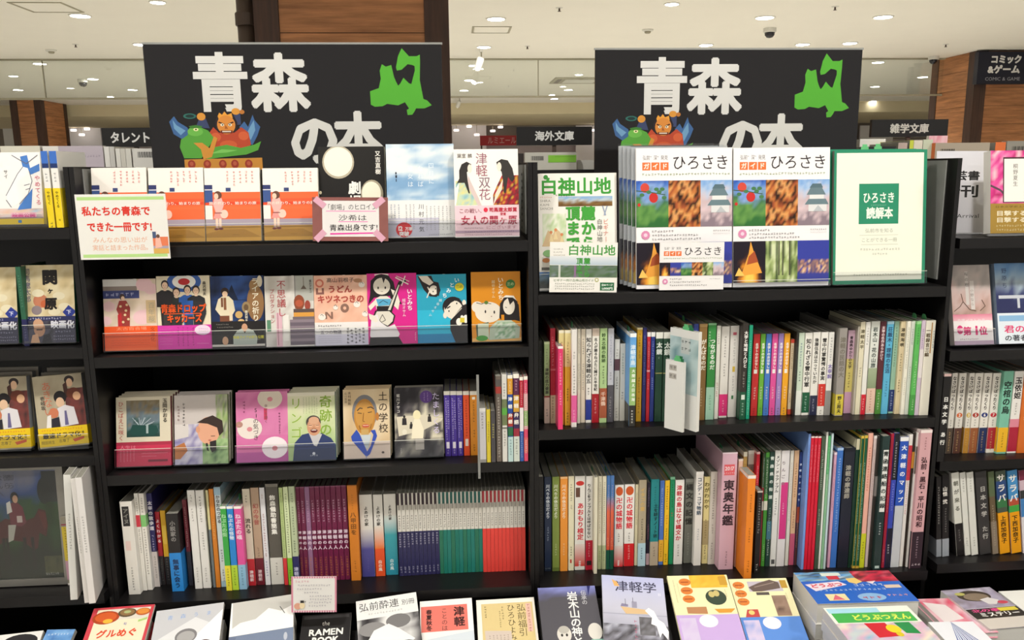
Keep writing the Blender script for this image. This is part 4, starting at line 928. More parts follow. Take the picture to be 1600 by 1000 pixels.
# ---- right bookcase, bottom shelf
r3 = ROWZ['right'][2]
WR3 = 'lowest shelf of large spines'
row = [
 S(841.5, 849.5, 745, 890, '232122', 'black', [], [('~', 20, 60, '5a5856')], lab='black spine against the centre post on the lowest shelf', Yf=0.03),
 S(850, 862, 745, 892, '26324c', 'steel navy', [(96, 100, '1c2638')], [('川べりの休日だより', 8, 44, 'e2e6ea', 50, 70), ('~', 52, 68, 'b8c4d2'), ('-', 97, 1.6, 'c0c8d2')], lab='steel navy spine in the same style as the olive one'),
 S(862.5, 874.5, 745, 892, '87994a', 'olive', [(96, 100, '6a7c38')], [('川べりの休日だより', 8, 44, 'eef0dc', 50, 70), ('~', 70, 82, 'd4dcb0')]),
 S(875, 887.5, 745, 892, 'f0993c', 'orange', [(0, 2, 'f6c48c')], [('川べりの休日だより', 8, 44, 'fbe6cc', 50, 70), ('~', 70, 82, 'f8d4a8')]),
 S(888, 897.5, 744, 891, 'ebe4c4', 'cream', [(88, 92, 'c84a3c', 'b', 30, 60)], [('~', 8, 26, '6a643c'), ('~', 30, 36, '8a8460'), ('~', 74, 84, '6a643c')]),
 S(898, 915, 744, 890, 'eeebe4', 'white quiz', [(5, 10, 'd23a34', 'o'), (72, 96, 'ecdcd4', 'g', 'd83a30'), (12, 22, '6a4a3c', 'b', 8, 50)], [('あおもり検定', 28, 68, 'd8283a', 55, 70), ('津軽新', 90, 97, 'f6ece8')], lab='white spine with large red lettering and a small oval mark'),
 S(915.5, 927, 744, 890, 'eae7e2', 'white red-footed', [(68, 100, 'c01f38'), (90, 95, '3a2a2c', 'b', 15, 85)], [('りんごをアップルとは呼ばせない', 8, 66, '2f2c2e', 45, 66), ('~', 70, 86, 'f0b8c0')]),
 S(928, 934.5, 746, 896, 'e2dcc4', 'thin pale tube-like', [], [], slips=-1, D=0.15),
 S(935, 941, 744, 889, 'eae4cc', 'thin cream', [(74, 100, 'b8c094')], [('~', 6, 60, '9a946c'), ('~', 80, 92, '6c744c')]),
 S(941.5, 948, 744, 889, 'eae4cc', 'second thin cream', [(74, 100, 'b8c094')], [('~', 6, 60, '9a946c'), ('~', 80, 92, '6c744c')]),
 S(948.5, 954, 743, 889, '5a84b4', 'blue orange green', [(0, 22, '4f7cba'), (22, 38, '5a84b4', 'g', 'e0684a'), (38, 79, 'e0684a', 'g', 'd4553a'), (79, 100, '1f5440')], [('~', 10, 30, 'c8b8cc'), ('~', 66, 76, 'f0c0a8')], slips=-1),
 S(954.5, 960, 743, 889, '5a84b4', 'second blue orange green', [(0, 22, '4f7cba'), (22, 38, '5a84b4', 'g', 'e0684a'), (38, 79, 'e0684a', 'g', 'd4553a'), (79, 100, '1f5440')], [('~', 10, 30, 'c8b8cc'), ('~', 66, 76, 'f0c0a8')]),
 S(960.5, 975.5, 758, 885, 'efebe4', 'white castle story', [(2, 13, 'd05a28', 'o'), (74, 100, 'eedcd4', 'g', 'dc3038')], [('卍の城物語', 15, 54, 'e0283c', 50, 66), ('~', 58, 70, '5a5652'), ('津軽新', 92, 99, 'f6e8e4')], lab='first white spine with red manji lettering, fading to red below'),
 S(976, 992.5, 757, 884, 'efebe4', 'white red castle story', [(2, 13, 'd05a28', 'o'), (72, 100, 'd8282e')], [('卍の城物語', 15, 54, 'e0283c', 50, 66), ('~', 58, 70, '5a5652'), ('~', 74, 92, 'f4c8c4')], lab='second white spine with red manji lettering, solid red foot'),
 S(993, 998, 757, 883, 'dcd2b0', 'thin sand', [], [('~', 10, 50, '9a8e64')]),
 S(998.5, 1011, 750, 884, 'b3a68c', 'khaki over ice blue', [(73, 100, 'b8d6e2')], [('イタコの霊', 9, 36, 'd8b46a'), ('~', 44, 70, '4c4436'), ('~', 78, 92, '4a6a80')]),
 S(1011.5, 1017, 754, 882, '2c2434', 'thin dark plum', [(86, 100, 'c8a8b0')], [('~', 6, 30, '9a8cb0'), ('~', 50, 70, 'a86a7c')]),
 S(1017.5, 1031, 749, 883, '28888c', 'teal over taupe', [(72, 100, 'b8a892')], [('土を耕すノート術', 28, 68, '12343a', 62, 50), ('~', 8, 28, '1f5a60'), ('~', 78, 90, '6a5c48')]),
 S(1031.5, 1039, 751, 882, '4f74c0', 'blue over gold', [(70, 96, 'e8b03c')], [('~', 8, 52, 'c0d0ec'), ('~', 74, 92, '8a5c10')]),
 S(1039.5, 1047, 751, 882, 'f0c02e', 'bright yellow', [], [('~', 6, 34, '5c4208'), ('~', 40, 52, 'c84a2c'), ('~', 56, 70, '5c4208'), ('~', 86, 98, '5c4208')]),
 S(1047.5, 1055, 745, 881, '259060', 'emerald', [(0, 3, '8ac8a4')], [('~', 8, 34, '0f4a2c'), ('~', 40, 46, 'd8503c')]),
 S(1055.5, 1070, 750, 881, 'efece6', 'white red-lettered', [], [('津軽の島はなぜ縄文か', 6, 72, 'c8303c', 45, 60), ('~', 76, 92, '5a5652')]),
 S(1071, 1085, 748, 879, '6f7068', 'dull grey', [(0, 4, '8a8b84')], [('縄文の記憶', 6, 56, '2c2c28'), ('~', 64, 90, '9a9b92')], D=0.16),
 S(1086.5, 1100, 737, 883, 'efece6', 'white story', [(0, 3, 'f8f6f0')], [('コンデ・コマ物語', 6, 46, '4a5a6c', 50, 70), ('~', 60, 72, 'a8b0b8')], lab='white spine with slate lettering, pulled forward past the dull grey one'),
 S(1100.5, 1110, 745, 880, 'ecdc9c', 'pale yellow photo', [(50, 78, 'b8a478')], [('わがわかや', 6, 38, '6a5c24'), ('~', 48, 70, '7a6c30'), ('~', 78, 96, '3c3418')]),
 S(1110.5, 1122, 737, 881, 'd8d2c6', 'stone white', [], [('~', 8, 50, '4a463e'), ('~', 56, 66, '8a8478'), ('~', 76, 94, '8a8478')]),
 S(1127, 1153.5, 707, 889, 'dcb4c4', 'fat pink yearbook', [(0, 1, 'efe0e6'), (10, 19, 'e2646c', 'b', 14, 84)], [('=2017', 13.3, 4.4, 'f4dce0'), ('-', 17.2, 1.4, 'f4dce0'), ('東奥年鑑', 23, 63, '3c2c34', 50, 64), ('~', 84, 98, '5a3c48')], D=0.19, slips=-1, lab='fat pink yearbook spine with a red label near its top'),
 S(1154, 1161.5, 717, 885, 'ecc4b0', 'peach', [(0, 2, 'f6e4d8')], [('~', 30, 44, 'a0785c'), ('~', 70, 84, 'a0785c')]),
 S(1162, 1168, 706, 884, 'b08a4c', 'tan gold', [(0, 4, 'e8e0cc'), (45, 58, '7a5c34')], [('~', 10, 40, '7a5c2c')], slips=-1, Yf=0.03),
 S(1169, 1180.5, 704, 884, 'dcd6cc', 'white speckled', [(0, 3, 'f2efe6'), (12, 26, '8a8076')], [('~', 14, 60, '6a6258')], lab='tall white speckled spine behind the short orange one', Yf=0.05, D=0.15),
 S(1168.5, 1181.5, 743, 892, 'f08a2c', 'short orange', [(0, 3, 'f6ece0')], [('~', 18, 36, '9a5010'), ('~', 50, 64, '9a5010'), ('~', 82, 94, '9a5010')], D=0.06, Yf=-0.02, lab='short orange spine pulled forward beside the pink yearbook'),
 S(1182.5, 1188, 706, 885, 'd01f34', 'bright red', [(0, 2, 'f0c8c4')], [('~', 12, 60, 'f4c0c4')], Yf=0.035),
 S(1183.5, 1192, 767, 886, '2c2a2a', 'short black', [(0, 2, 'dcd8d0'), (50, 100, '262424')], [('~', 8, 50, 'b8b4ae'), ('~', 88, 98, 'e8e6e0')], Yf=0.0, D=0.032),
 S(1192.5, 1196.5, 708, 884, '8a2c30', 'dark red and green', [(0, 30, '28482e'), (42, 50, 'dcd6c8')], [('~', 4, 30, 'd0d8c8')]),
 S(1197, 1203, 707, 884, '4f9c3c', 'lime green', [(42, 50, 'e6e2d0'), (4, 36, '2f5a34')], [('~', 6, 40, 'e0e8d4'), ('~', 80, 96, 'd0e4bc')]),
 S(1203.5, 1211, 706, 884, '2b4a40', 'pine green', [(60, 76, '4a7a8c')], [('青森県の街道', 4, 44, 'dfe8e0'), ('~', 48, 70, 'a8c0b8'), ('~', 76, 90, 'dfe8e0')]),
 S(1211.5, 1221, 704, 884, 'ecebe6', 'white crime novel', [(94, 98, '5a5a5a', 'b', 20, 80)], [('メゾン・ドゥアップル', 4, 36, '3a3a3a', 50, 60), ('~', 40, 56, '5a5a58')], lab='white spine with small dark lettering beside the pine green one'),
 S(1221.5, 1235, 704, 884, 'e6e2e2', 'white magenta-shaped', [(27, 76, 'd83c86', 'b', 12, 96)], [('りんごの', 9, 32, '8a8086', 30, 40), ('~', 44, 54, 'f6c0da')], lab='white spine with a large magenta shape'),
 S(1235.5, 1241, 704, 883, 'e4e0d4', 'thin white', [], [('~', 10, 60, 'c0a49c')]),
 S(1241.5, 1249.5, 704, 882, 'e6bc94', 'apricot rose-footed', [(72, 100, 'd0607c')], [('~', 10, 40, 'a8603c'), ('~', 52, 68, '9a5a3c')]),
 S(1250, 1254.5, 706, 882, '2c3c74', 'navy rust-footed', [(48, 100, 'a8482c'), (62, 100, '5a3430')], [('津軽じょっぱり', 10, 46, 'd8e0f0'), ('~', 60, 84, 'd0a898')])]
spine_row(r3, WR3, 'spines on the lowest shelf of large books', row, 'post', Ymin=-0.02, Hmax=ROWZ['right'][1]-SH_T-r3-0.003)
row = [
 S(1263.5, 1267.5, 678, 889, '7a9cdc', 'tall sky blue', [], [('~', 8, 40, '3c5ca8')], D=0.2),
 S(1268, 1273, 676, 889, 'd61f38', 'tall red', [(0, 1, 'f0f0ea')], [('~', 6, 34, 'f0a8b4')], slips=1, lab='first of three tall red spines, beside the tall sky blue one', D=0.2),
 S(1273.5, 1278.5, 676, 889, 'd61f38', 'second tall red', [(0, 1, 'f0f0ea')], [('~', 6, 34, 'f0a8b4')], slips=1, lab='second of three tall red spines, in the middle', D=0.2),
 S(1279, 1284, 676, 889, 'd61f38', 'third tall red', [(0, 1, 'f0f0ea')], [('~', 6, 34, 'f0a8b4')], slips=1, lab='third of three tall red spines, beside the leaf patterned one', D=0.2),
 S(1284.5, 1291, 675, 888, '4a5a48', 'leaf patterned', [], [('~', 10, 40, 'c8d0c0'), ('~', 54, 66, 'c8d0c0')], slips=1, D=0.2),
 S(1291.5, 1294.5, 675, 888, 'e6e8e0', 'very thin white', [], [], D=0.2),
 S(1295, 1299, 675, 888, '58b070', 'slim mint green', [(28, 100, '88b890')], [('~', 8, 40, 'c0e4cc')], slips=1, D=0.2),
 S(1299.5, 1303, 677, 888, 'c4d8dc', 'thin ice', [], [], D=0.2),
 S(1303.5, 1308, 707, 886, 'd8a4bc', 'thin rose', [(0, 2, 'f0e0e6')], [('~', 10, 50, '8a4a68')]),
 S(1308.5, 1318.5, 700, 886, '3f72c0', 'blue sleeved', [(0, 2, 'a8c4e8')], [('~', 8, 70, 'b8d0f0')], lab='blue spine in a clear sleeve beside the black slipcase'),
 S(1319.5, 1337.5, 700, 886, '232632', 'black slipcase', [(0, 3, '1a1c26')], [('津軽の摩達師', 14, 42, 'a8a498', 45, 46)], D=0.19, lab='thick black slipcase book with faint vertical lettering', hard=True),
 S(1338, 1344, 686, 886, '1c3a2c', 'very dark green', [(0, 8, 'd8d0b0')], [], D=0.2),
 S(1344.5, 1350.5, 681, 887, '1c5a3a', 'green gold-edged', [(0, 2, 'd8b84a'), (2, 98, 'c8a440', 'b', 0, 14), (98, 100, 'c8a440')], [('~', 20, 66, 'b8d8c4'), ('~', 74, 94, 'b8d8c4')], slips=1, lab='first green spine edged in gold, beside the very dark green one', D=0.2),
 S(1351, 1356.5, 680, 887, '1c5a3a', 'second green gold-edged', [(0, 2, 'd8b84a'), (2, 98, 'c8a440', 'b', 0, 14), (98, 100, 'c8a440')], [('~', 20, 66, 'b8d8c4'), ('~', 74, 94, 'b8d8c4')], slips=1, lab='second green spine edged in gold, beside the salmon one', D=0.2),
 S(1357, 1365, 677, 886, 'efb4a0', 'salmon over acid yellow', [(74, 100, 'cfd42c')], [('~', 10, 42, 'c8604c'), ('~', 80, 94, '7a7c1c')], D=0.2),
 S(1365.5, 1370.5, 681, 885, 'dcc8c4', 'pale rose white', [(0, 2, 'f2eeea')], [('~', 10, 60, 'b08a84')], D=0.19),
 S(1371, 1376, 681, 886, '34302c', 'dark photo', [(30, 45, '8a8480')], [], D=0.19),
 S(1376.5, 1392, 678, 889, '263a38', 'dark green ferry', [(10, 56, 'e4e6e0', 'b', 22, 92), (97, 99, 'c0d0cc', 'b', 20, 80)], [('青函連絡船の記録', 11, 55, '16201e', 57, 62), ('~', 64, 74, 'dfe6e2')], lab='thick dark green spine with a tall white title block', D=0.21, slips=1),
 S(1392.5, 1397.5, 678, 886, 'a8243c', 'slim crimson', [], [('~', 30, 58, 'e89aa8'), ('~', 86, 96, 'e89aa8')], D=0.2),
 S(1398, 1406, 677, 886, '3c4cb4', 'black over indigo', [(0, 34, '1f1f26'), (70, 100, '1c1e30')], [('~', 6, 32, 'c0c0c8'), ('~', 36, 56, '9aa4e4'), ('~', 82, 90, 'd8d8e0')], D=0.2),
 S(1406.5, 1420.5, 683, 885, '2d56b8', 'royal blue over silver', [(0, 3, 'f2f2f0'), (52, 100, 'c8ccd0')], [('大津軽のマップ', 6, 52, 'f0f4fa', 55, 56)], D=0.2, lab='royal blue spine over a silver grey lower half', slips=1),
 S(1421, 1427, 679, 884, 'ece8e2', 'white red-topped', [(8, 34, 'c83444')], [('~', 10, 60, 'd86070')], D=0.2),
 S(1427.5, 1431.5, 676, 884, '2e2620', 'slim dark brown', [(14, 26, 'c88a34')], [], D=0.2),
 S(1432, 1435.5, 676, 885, 'e4e0da', 'slim white collage', [(10, 30, '6a6058')], [], D=0.2),
 S(1436, 1457.5, 672, 887, 'd8a8ac', 'wide pink local history', [(0, 2, 'f2e4e0'), (73, 100, '34242e')], [('弘前・黒石・平川の昭和', 19, 70, '3c1c24', 50, 60), ('~', 5, 14, '8a5058'), ('~', 76, 92, 'c0a8b4'), ('-', 97, 2, 'dccdd4')], D=0.21, lab='wide pink spine with a dark foot, last on the lowest shelf')]
spine_row(r3, WR3, 'spines on the lowest shelf of large books', row, 'navy rust-footed', Ymin=-0.02, Hmax=ROWZ['right'][1]-SH_T-r3-0.003)

# ---- far right bookcase, third and fourth shelves
f3 = ROWZ['far_right'][2]
WF3 = 'shelf of numbered novels'
row = []
row.append(S(1475, 1487, 584, 712, '1d1b1c', 'black section divider', [(0, 3, 'c8a8a4')], [('日本文学', 26, 60, 'ecebe6', 55, 60), ('あ行', 66, 84, 'ecebe6', 55, 60)], lab='black section divider board before the numbered novels', D=0.12, cat='divider', name='section_divider', Yf=0.0))
band = ['54463c', '5c3a30', 'c08a34', '9a5a34', '24305a', 'b02c38']
num = ['', '2', '3', '5', '6', '7']; nc = ['e0703c', 'e0703c', 'd8b84a', 'b03a2c', '2c3a7a', 'c8303c']
for i, (a, b) in enumerate([(1488, 1497), (1499, 1511), (1515, 1523.5), (1524, 1537), (1538, 1551), (1552, 1565)]):
    row.append(S(a, b, 583, 708-i*0.3, 'ebe6dc', 'numbered novel', [(68, 100, band[i])]+([(49, 55, nc[i], 'o')] if num[i] else [])+([(95, 100, 'ebe6dc')] if i == 5 else []),
                 [('居酒屋ぼったくり' if i == 9 else 'なさけぼったくり', 4, 46, '3a2e28', 50, 70)]+([(num[i], 49.4, 54.6, 'f8f0e8')] if num[i] else [])+[('~', 57, 66, '8a8078'), ('~', 72, 97, 'c8a870')],
                 lab=['first white novel of the numbered set, without a number disc', 'white novel numbered two with an orange disc', 'white novel numbered three with a yellow disc', 'white novel numbered five with a red brown disc', 'white novel numbered six with a navy disc', 'white novel numbered seven with a red disc and red band'][i]))
row += [S(1566, 1585, 580, 708, '7fc2a8', 'jade over yellow', [(68, 98, 'f0b82c')], [('空棺の烏', 12, 52, '1f2c28', 50, 70), ('~', 74, 94, '7a5a10')], lab='jade green novel spine with a yellow band'),
        S(1585.5, 1601, 580, 707, 'ece8e2', 'white over crimson', [(58, 70, 'e08a9c'), (68, 98, 'b0243c')], [('玉依姫', 7, 34, '2c2426', 50, 70), ('~', 38, 54, '6a5c54')], lab='white novel spine over a crimson band beside the jade one'),
        S(1601.5, 1615, 580, 707, 'd8702c', 'orange', [], [('~', 10, 60, 'f0d0b0')], lab='orange novel spine at the end beside the crimson-banded one')]
spine_row(f3, WF3, 'numbered novels past the right bookcase', row)
f4 = ROWZ['far_right'][3]
WF4 = 'lowest shelf of novels'
row = [
 S(1464, 1472, 745, 862, '1f1c1d', 'black grey-banded', [(78, 100, '8f949c')], [('~', 12, 60, 'b8b4ae')], lab='first black novel with a grey band, leaning', D=0.13, tilt=-5, ym=858, Yf=0.01),
 S(1473, 1484, 742, 862, '1f1c1d', 'second black grey-banded', [(78, 100, '9aa0a8')], [('山怪 弐', 14, 36, 'e8e4dc', 40, 60), ('~', 40, 70, '8a8684')], lab='second black novel with a grey band, leaning against the white one', D=0.13, tilt=-5, ym=858, Yf=0.01),
 S(1496, 1508, 731, 861, 'dcdcd2', 'white black-banded', [(61, 100, '1f1b1c')], [('朝が来る', 10, 50, '6a6a60', 50, 60), ('~', 68, 84, '8a8684')], lab='white novel leaning with a deep black band round its foot', D=0.13, tilt=-9, ym=858, Yf=0.01),
 S(1509, 1518, 735, 861, 'e0e0d8', 'plain white leaning', [], [('~', 6, 24, '9a9a90'), ('~', 78, 90, '9a9a90')], lab='first plain white leaning novel, beside the black-banded one', D=0.13, tilt=-9, ym=858, Yf=0.01),
 S(1519, 1530, 735, 861, 'e0e0d8', 'second plain white leaning', [], [('~', 6, 24, '9a9a90'), ('~', 78, 90, '9a9a90')], lab='second plain white leaning novel, beside the grey divider', D=0.13, tilt=-9, ym=858, Yf=0.01),
 S(1532, 1550, 734, 860, '3c3a3a', 'grey divider', [], [('日本文学', 18, 58, 'b8b6b0', 58, 44), ('た行', 66, 84, 'b8b6b0', 58, 44)], lab='charcoal section divider board leaning among the white novels', D=0.12, tilt=-9, cat='divider', name='section_divider', ym=858, Yf=0.01),
 S(1552, 1561, 735, 858, '6a5a44', 'brown picture', [(0, 30, '5c6a4c'), (60, 100, '8a7c6c')], [('~', 40, 90, 'b0a48c')], lab='brown picture novel leaning just past the charcoal divider board', D=0.13, tilt=-9, ym=858, Yf=0.01),
 S(1563, 1579, 731, 858, '4f5a4c', 'dark picture first volume', [(12, 34, '2f4a7c'), (34, 44, '3f7a4c'), (50, 100, 'f0a41c')], [('サラバ', 4, 40, 'ece8e0', 50, 70), ('上西加奈子', 54, 88, '2c2414', 50, 56)], lab='dark picture novel, first volume with an orange yellow band', D=0.13, tilt=-9, ym=858, Yf=0.01),
 S(1581, 1597, 731, 858, '4a90c8', 'bright picture second volume', [(34, 44, 'b8543c'), (42, 50, '4aa84a'), (50, 100, 'f0a41c')], [('サラバ', 5, 40, 'f4f2ec', 50, 70), ('下西加奈子', 54, 88, '2c2414', 50, 56)], lab='bright blue picture novel, second volume with an orange yellow band', D=0.13, tilt=-9, ym=858, Yf=0.01),
 S(1599, 1611, 731, 858, 'd0b8c4', 'collage', [(0, 12, '7a2c44'), (24, 34, '3a3c3c'), (34, 56, '4a84c0'), (56, 100, 'e4e0e4')], [('~', 60, 90, 'a8a0b8')], lab='collage patterned novel leaning past the two orange banded volumes', D=0.13, tilt=-9, ym=858, Yf=0.01)]
spine_row(f4, WF4, 'leaning novels past the right bookcase', row, Hmax=f3-SH_T-f4-0.008)
# ---------------------------------------------------------------- covers turned to the front
def person(f, u, v, s, hair, skin, top, hairlen=0.0):
    """small printed figure, head centre (u, v), s = head height in percent"""
    k = f.H/f.W
    f.poly([(u-s*1.3*k, v+s*3), (u-s*1.15*k, v+s*1.1), (u-s*0.5*k, v+s*0.7), (u+s*0.5*k, v+s*0.7), (u+s*1.15*k, v+s*1.1), (u+s*1.3*k, v+s*3)], top)
    f.rect(u-s*0.18*k, v+s*0.3, u+s*0.18*k, v+s*0.8, skin)
    f.ell(u, v-s*0.05, s*0.5*k, s*0.62, hair)
    if hairlen: f.rect(u-s*0.5*k, v, u+s*0.5*k, v+s*hairlen, hair)
    f.ell(u, v+s*0.08, s*0.38*k, s*0.48, skin)
    f.ell(u-s*0.16*k, v+s*0.06, s*0.05*k, s*0.04, '3a2c28', 8); f.ell(u+s*0.16*k, v+s*0.06, s*0.05*k, s*0.04, '3a2c28', 8)
    f.rect(u-s*0.1*k, v+s*0.3, u+s*0.1*k, v+s*0.33, 'a05a50')

def art_journey(f):
    f.rect(0, 33, 100, 70, 'ec6a3e'); f.grad(0, 42, 100, 56, 'e85a36', 'f07042'); f.rect(0, 46.5, 100, 50, 'e04a2c')
    f.rect(0, 70, 100, 79, 'a79ba8'); f.rect(0, 79, 100, 100, 'd5a048')
    f.poly([(0, 90), (30, 84), (70, 84), (100, 95), (100, 97), (60, 100), (0, 100)], 'c08c3a'); f.rect(0, 95, 100, 100, 'e0aa4c')
    f.rect(0, 51, 13, 70, 'ece4de'); f.rect(0, 23, 14, 47, '3f568e'); f.rect(0, 23, 14, 30, '343c6c'); f.rect(38, 27, 47, 32, '3d4a78'); f.rect(0, 29, 16, 30.2, 'e6e2e6')
    f.rect(18, 68, 22.5, 83, 'efcdb8'); f.rect(24, 66, 28.5, 82, 'efcdb8'); f.ell(19, 83.5, 4, 1.5, '7a3a3a'); f.ell(27, 83, 4.5, 1.5, '7a3a3a')
    f.poly([(16, 42), (30, 41), (34, 50), (30, 60), (33, 69), (14, 69), (18, 60), (14, 50)], 'e99a94'); f.poly([(17, 42), (30, 41), (33, 52), (28, 60), (19, 60), (15, 50)], 'f2b4ac')
    f.ell(34, 63, 7, 6, 'f4c8b8'); f.rect(17, 61, 30, 62, '6a3c3c')
    f.ell(23.5, 37, 7, 5.5, '6a4638'); f.ell(20.5, 38.5, 4, 4, 'f0c8b0')
    for i, u in enumerate((42, 54, 65, 76, 87)): f.sv(u, 4, (20, 26, 21, 21, 21)[i], 3.8, 'e2817e')
    f.hfit('旅の終わり、始まりの旅', 7, 93, 48.2, 4.6, 'f6dcd0', 0.02)
    f.sh(48, 60, 91.5, 1.6, '5a4420')
def art_theatre(f):
    f.rect(0, 0, 100, 100, '1d1b1a')
    f.ell(30, 17, 24, 18, 'b8ae98', 28); f.ell(30, 16.5, 21.5, 16, 'f4efdc', 28); f.ell(80, 52, 17, 15.5, 'a89e88', 24); f.ell(79, 51.5, 14.5, 13, 'f2edd8', 24)
    f.ell(6, 64, 5, 4.5, 'f2e6c4'); f.ell(28, 60, 4.5, 4, 'e6dab4'); f.ell(2, 50, 2, 1.8, 'f2e6c4'); f.rect(30, 65, 42, 66.5, 'f2e6c4'); f.ell(36, 66, 3, 1.6, 'f2e6c4'); f.ell(67, 66, 4, 1.4, 'e8dcc0')
    f.poly([(72, 66), (86, 56), (94, 66)], 'c9bfa6')
    f.vt('劇場', 54, 38, 14.5, 'f4f1ea', 0.03); f.vt('又吉直樹', 90, 5, 6.2, 'efece4', 0.02)
def sky_fn(x, y): return pick(0.45+0.7*fbm(x*2.2, y*5.0, 3.1)+0.25*math.sin(y*6), ['7fa6cc', 'a4c2dc', 'd6e2ea', 'f0f2ee'])
def art_april(f):
    f.photo(0, 0, 100, 60, 16, 18, sky_fn)
    f.rect(0, 60, 100, 100, 'eceae8'); f.rect(0, 79, 76, 99, 'c9c6d6')
    f.vt('四月に', 66, 20, 6.4, 'e6eef4', -0.012, 1.3); f.vt('なれば', 50, 23, 6.4, 'e6eef4', -0.012, 1.3); f.vt('彼女は', 35, 23, 6.4, 'e6eef4', -0.012, 1.3)
    f.ell(14, 31, 1.2, 1.5, '2c3444', 8); f.rect(13, 33, 15.5, 36, '2c3444'); f.rect(13.6, 37, 14.8, 40, '2c3444')
    f.vt('川村元気', 50, 64, 6, '3c3c40', 0, 1.35)
    for i, u in enumerate((6, 11, 17, 28, 34, 39)): f.sv(u, 64, 80 if i < 3 else 90, 2.0, '7f90b0' if i < 3 else '9a9aa4')
    for i, u in enumerate((58, 64, 70, 76, 82, 88, 93)): f.sv(u, 66, 92, 2.0, 'a4a2a8')
    f.ell(24, 91.5, 12, 8, 'd8282c', 26); f.ht('12', 14, 90, 6.5, 'f8f0ee', 0.04); f.ht('万部', 25.5, 90.6, 4, 'f8f0ee', 0.03); f.ht('突破', 24, 96, 5.4, 'f8f0ee', 0.04, 'c')
    f.sh(60, 96, 97, 1.8, '8a8a90')
def art_twin(f):
    f.rect(0, 0, 100, 64, 'f3efe9'); f.rect(0, 64, 100, 99, 'eccad2')
    # left lady: long black hair, pale blue robe
    f.photo(2, 36, 38, 63.5, 10, 10, n_photo(['7fb4c4', 'bcd6c4', 'e6dc8a', '9ac4d4'], 4, 1.3)); f.poly([(22, 30), (42, 64), (36, 64), (20, 40)], 'd9c4c0'); f.poly([(0, 64), (0, 46), (8, 38), (2, 64)], 'f3efe9'); f.poly([(24, 34), (42, 63), (42, 30)], 'f3efe9')
    f.poly([(8, 24), (12, 17), (20, 14), (27, 17), (26, 22), (20, 26), (21, 36), (24, 50), (22, 50), (16, 38), (6, 38), (3, 40), (8, 33)], '33302e'); f.ell(24.5, 22, 3.4, 5, 'f4e2d2')
    # right lady: red patterned robe
    f.photo(60, 30, 100, 63.5, 12, 12, lambda x, y: ['a82430', '7a2c34', 'd8a83c', 'b83040', '4a2830'][int(3*abs(fbm(x*9, y*9, 2)*3)) % 5]); f.poly([(58, 29), (75, 29), (66, 42), (60, 52), (58, 64)], 'f3efe9'); f.poly([(76, 34), (64, 50), (60, 64), (66, 56), (74, 46)], 'e8dcc8')
    f.poly([(66, 15), (74, 11.5), (84, 13), (91, 22), (94, 34), (90, 38), (84, 32), (80, 50), (77, 50), (76, 36), (74, 26), (68, 20)], '383432'); f.ell(70.5, 20, 3.4, 5, 'f4e2d2')
    f.vt('津', 43, 4, 14, '9c6474', -0.014, 0.98); f.vt('軽', 43, 17.5, 14, 'a05a6a', -0.014); f.vt('双', 47, 31, 14, '8a6a78', -0.014); f.vt('花', 47, 44.5, 14, '9c6474', -0.014)
    f.ht('葉室 麟', 5, 7.5, 5.2, '6a625e', -0.005)
    f.ht('この戦い、', 6, 70, 6, '8c4858', 0); f.ell(48, 69, 3.3, 2.6, 'd83048'); f.hfit('司馬遼太郎賞', 53, 97, 69, 5.2, 'c02c44', 0.03); f.ht('受賞', 75, 74, 3.4, 'c02c44', 0.02, 'c')
    f.hfit('女人の関ヶ原', 9, 97, 81, 11, 'b0344c', 0.02); f.hfit('にございます', 48, 96, 89, 4.6, 'c0808e', 0)
    f.sh(14, 44, 89.5, 1.8, '7a5060'); f.rect(0, 92.5, 100, 95, 'b294a8'); f.sh(14, 92, 93.6, 1.9, '6a4458'); f.sh(14, 90, 97, 1.9, '8a6070')
# ---- second shelf
def art_kimono(f):
    f.photo(0, 0, 100, 66, 9, 10, n_photo(['c9b49c', 'd8c4ac', 'e6d0c4', 'cbb090'], 2.5, 4)); f.rect(0, 0, 64, 10, 'd8d4d0'); f.rect(0, 10, 64, 16, '8d8078'); f.rect(0, 16, 68, 27, '384074'); f.sh(4, 56, 21.5, 6, 'b0b4d4')
    for a, b, r in ((78, 8, 12), (90, 14, 10), (10, 38, 9), (72, 54, 13), (86, 48, 9), (4, 58, 8)): f.ell(a, b, r*1.3, r*0.8, 'e8c0c4', 14)
    f.rect(80, 30, 98, 62, 'c9ad84'); f.vt('百年桜', 90, 33, 9, 'a89a80', 0.02)
    f.poly([(30, 30), (43, 30), (50, 40), (48, 66), (26, 66), (28, 50), (24, 42)], '9c3a34'); f.poly([(26, 50), (33, 46), (34, 66), (26, 66)], 'c02c34'); f.ell(36, 25, 5, 4.5, '4a342c'); f.ell(37, 27, 3.4, 3.2, 'ecc8ac')
    for a, b in ((32, 38), (44, 36), (40, 50), (46, 56), (36, 60), (42, 44)): f.ell(a, b, 2.6, 1.8, 'e6c89c', 8)
def band_kimono(f):
    f.rect(0, 0, 100, 100, 'ec5a26'); f.hfit('太古百合場', 22, 80, 10, 15, 'f2a07c', 0.0); f.vt('文庫化', 91, 4, 20, 'c0441c', 0.02)
    for v in (34, 46, 58, 68, 78): f.sh(12, 84, v, 6, 'b84a24')
    f.rect(0, 90, 100, 100, 'f06a34')
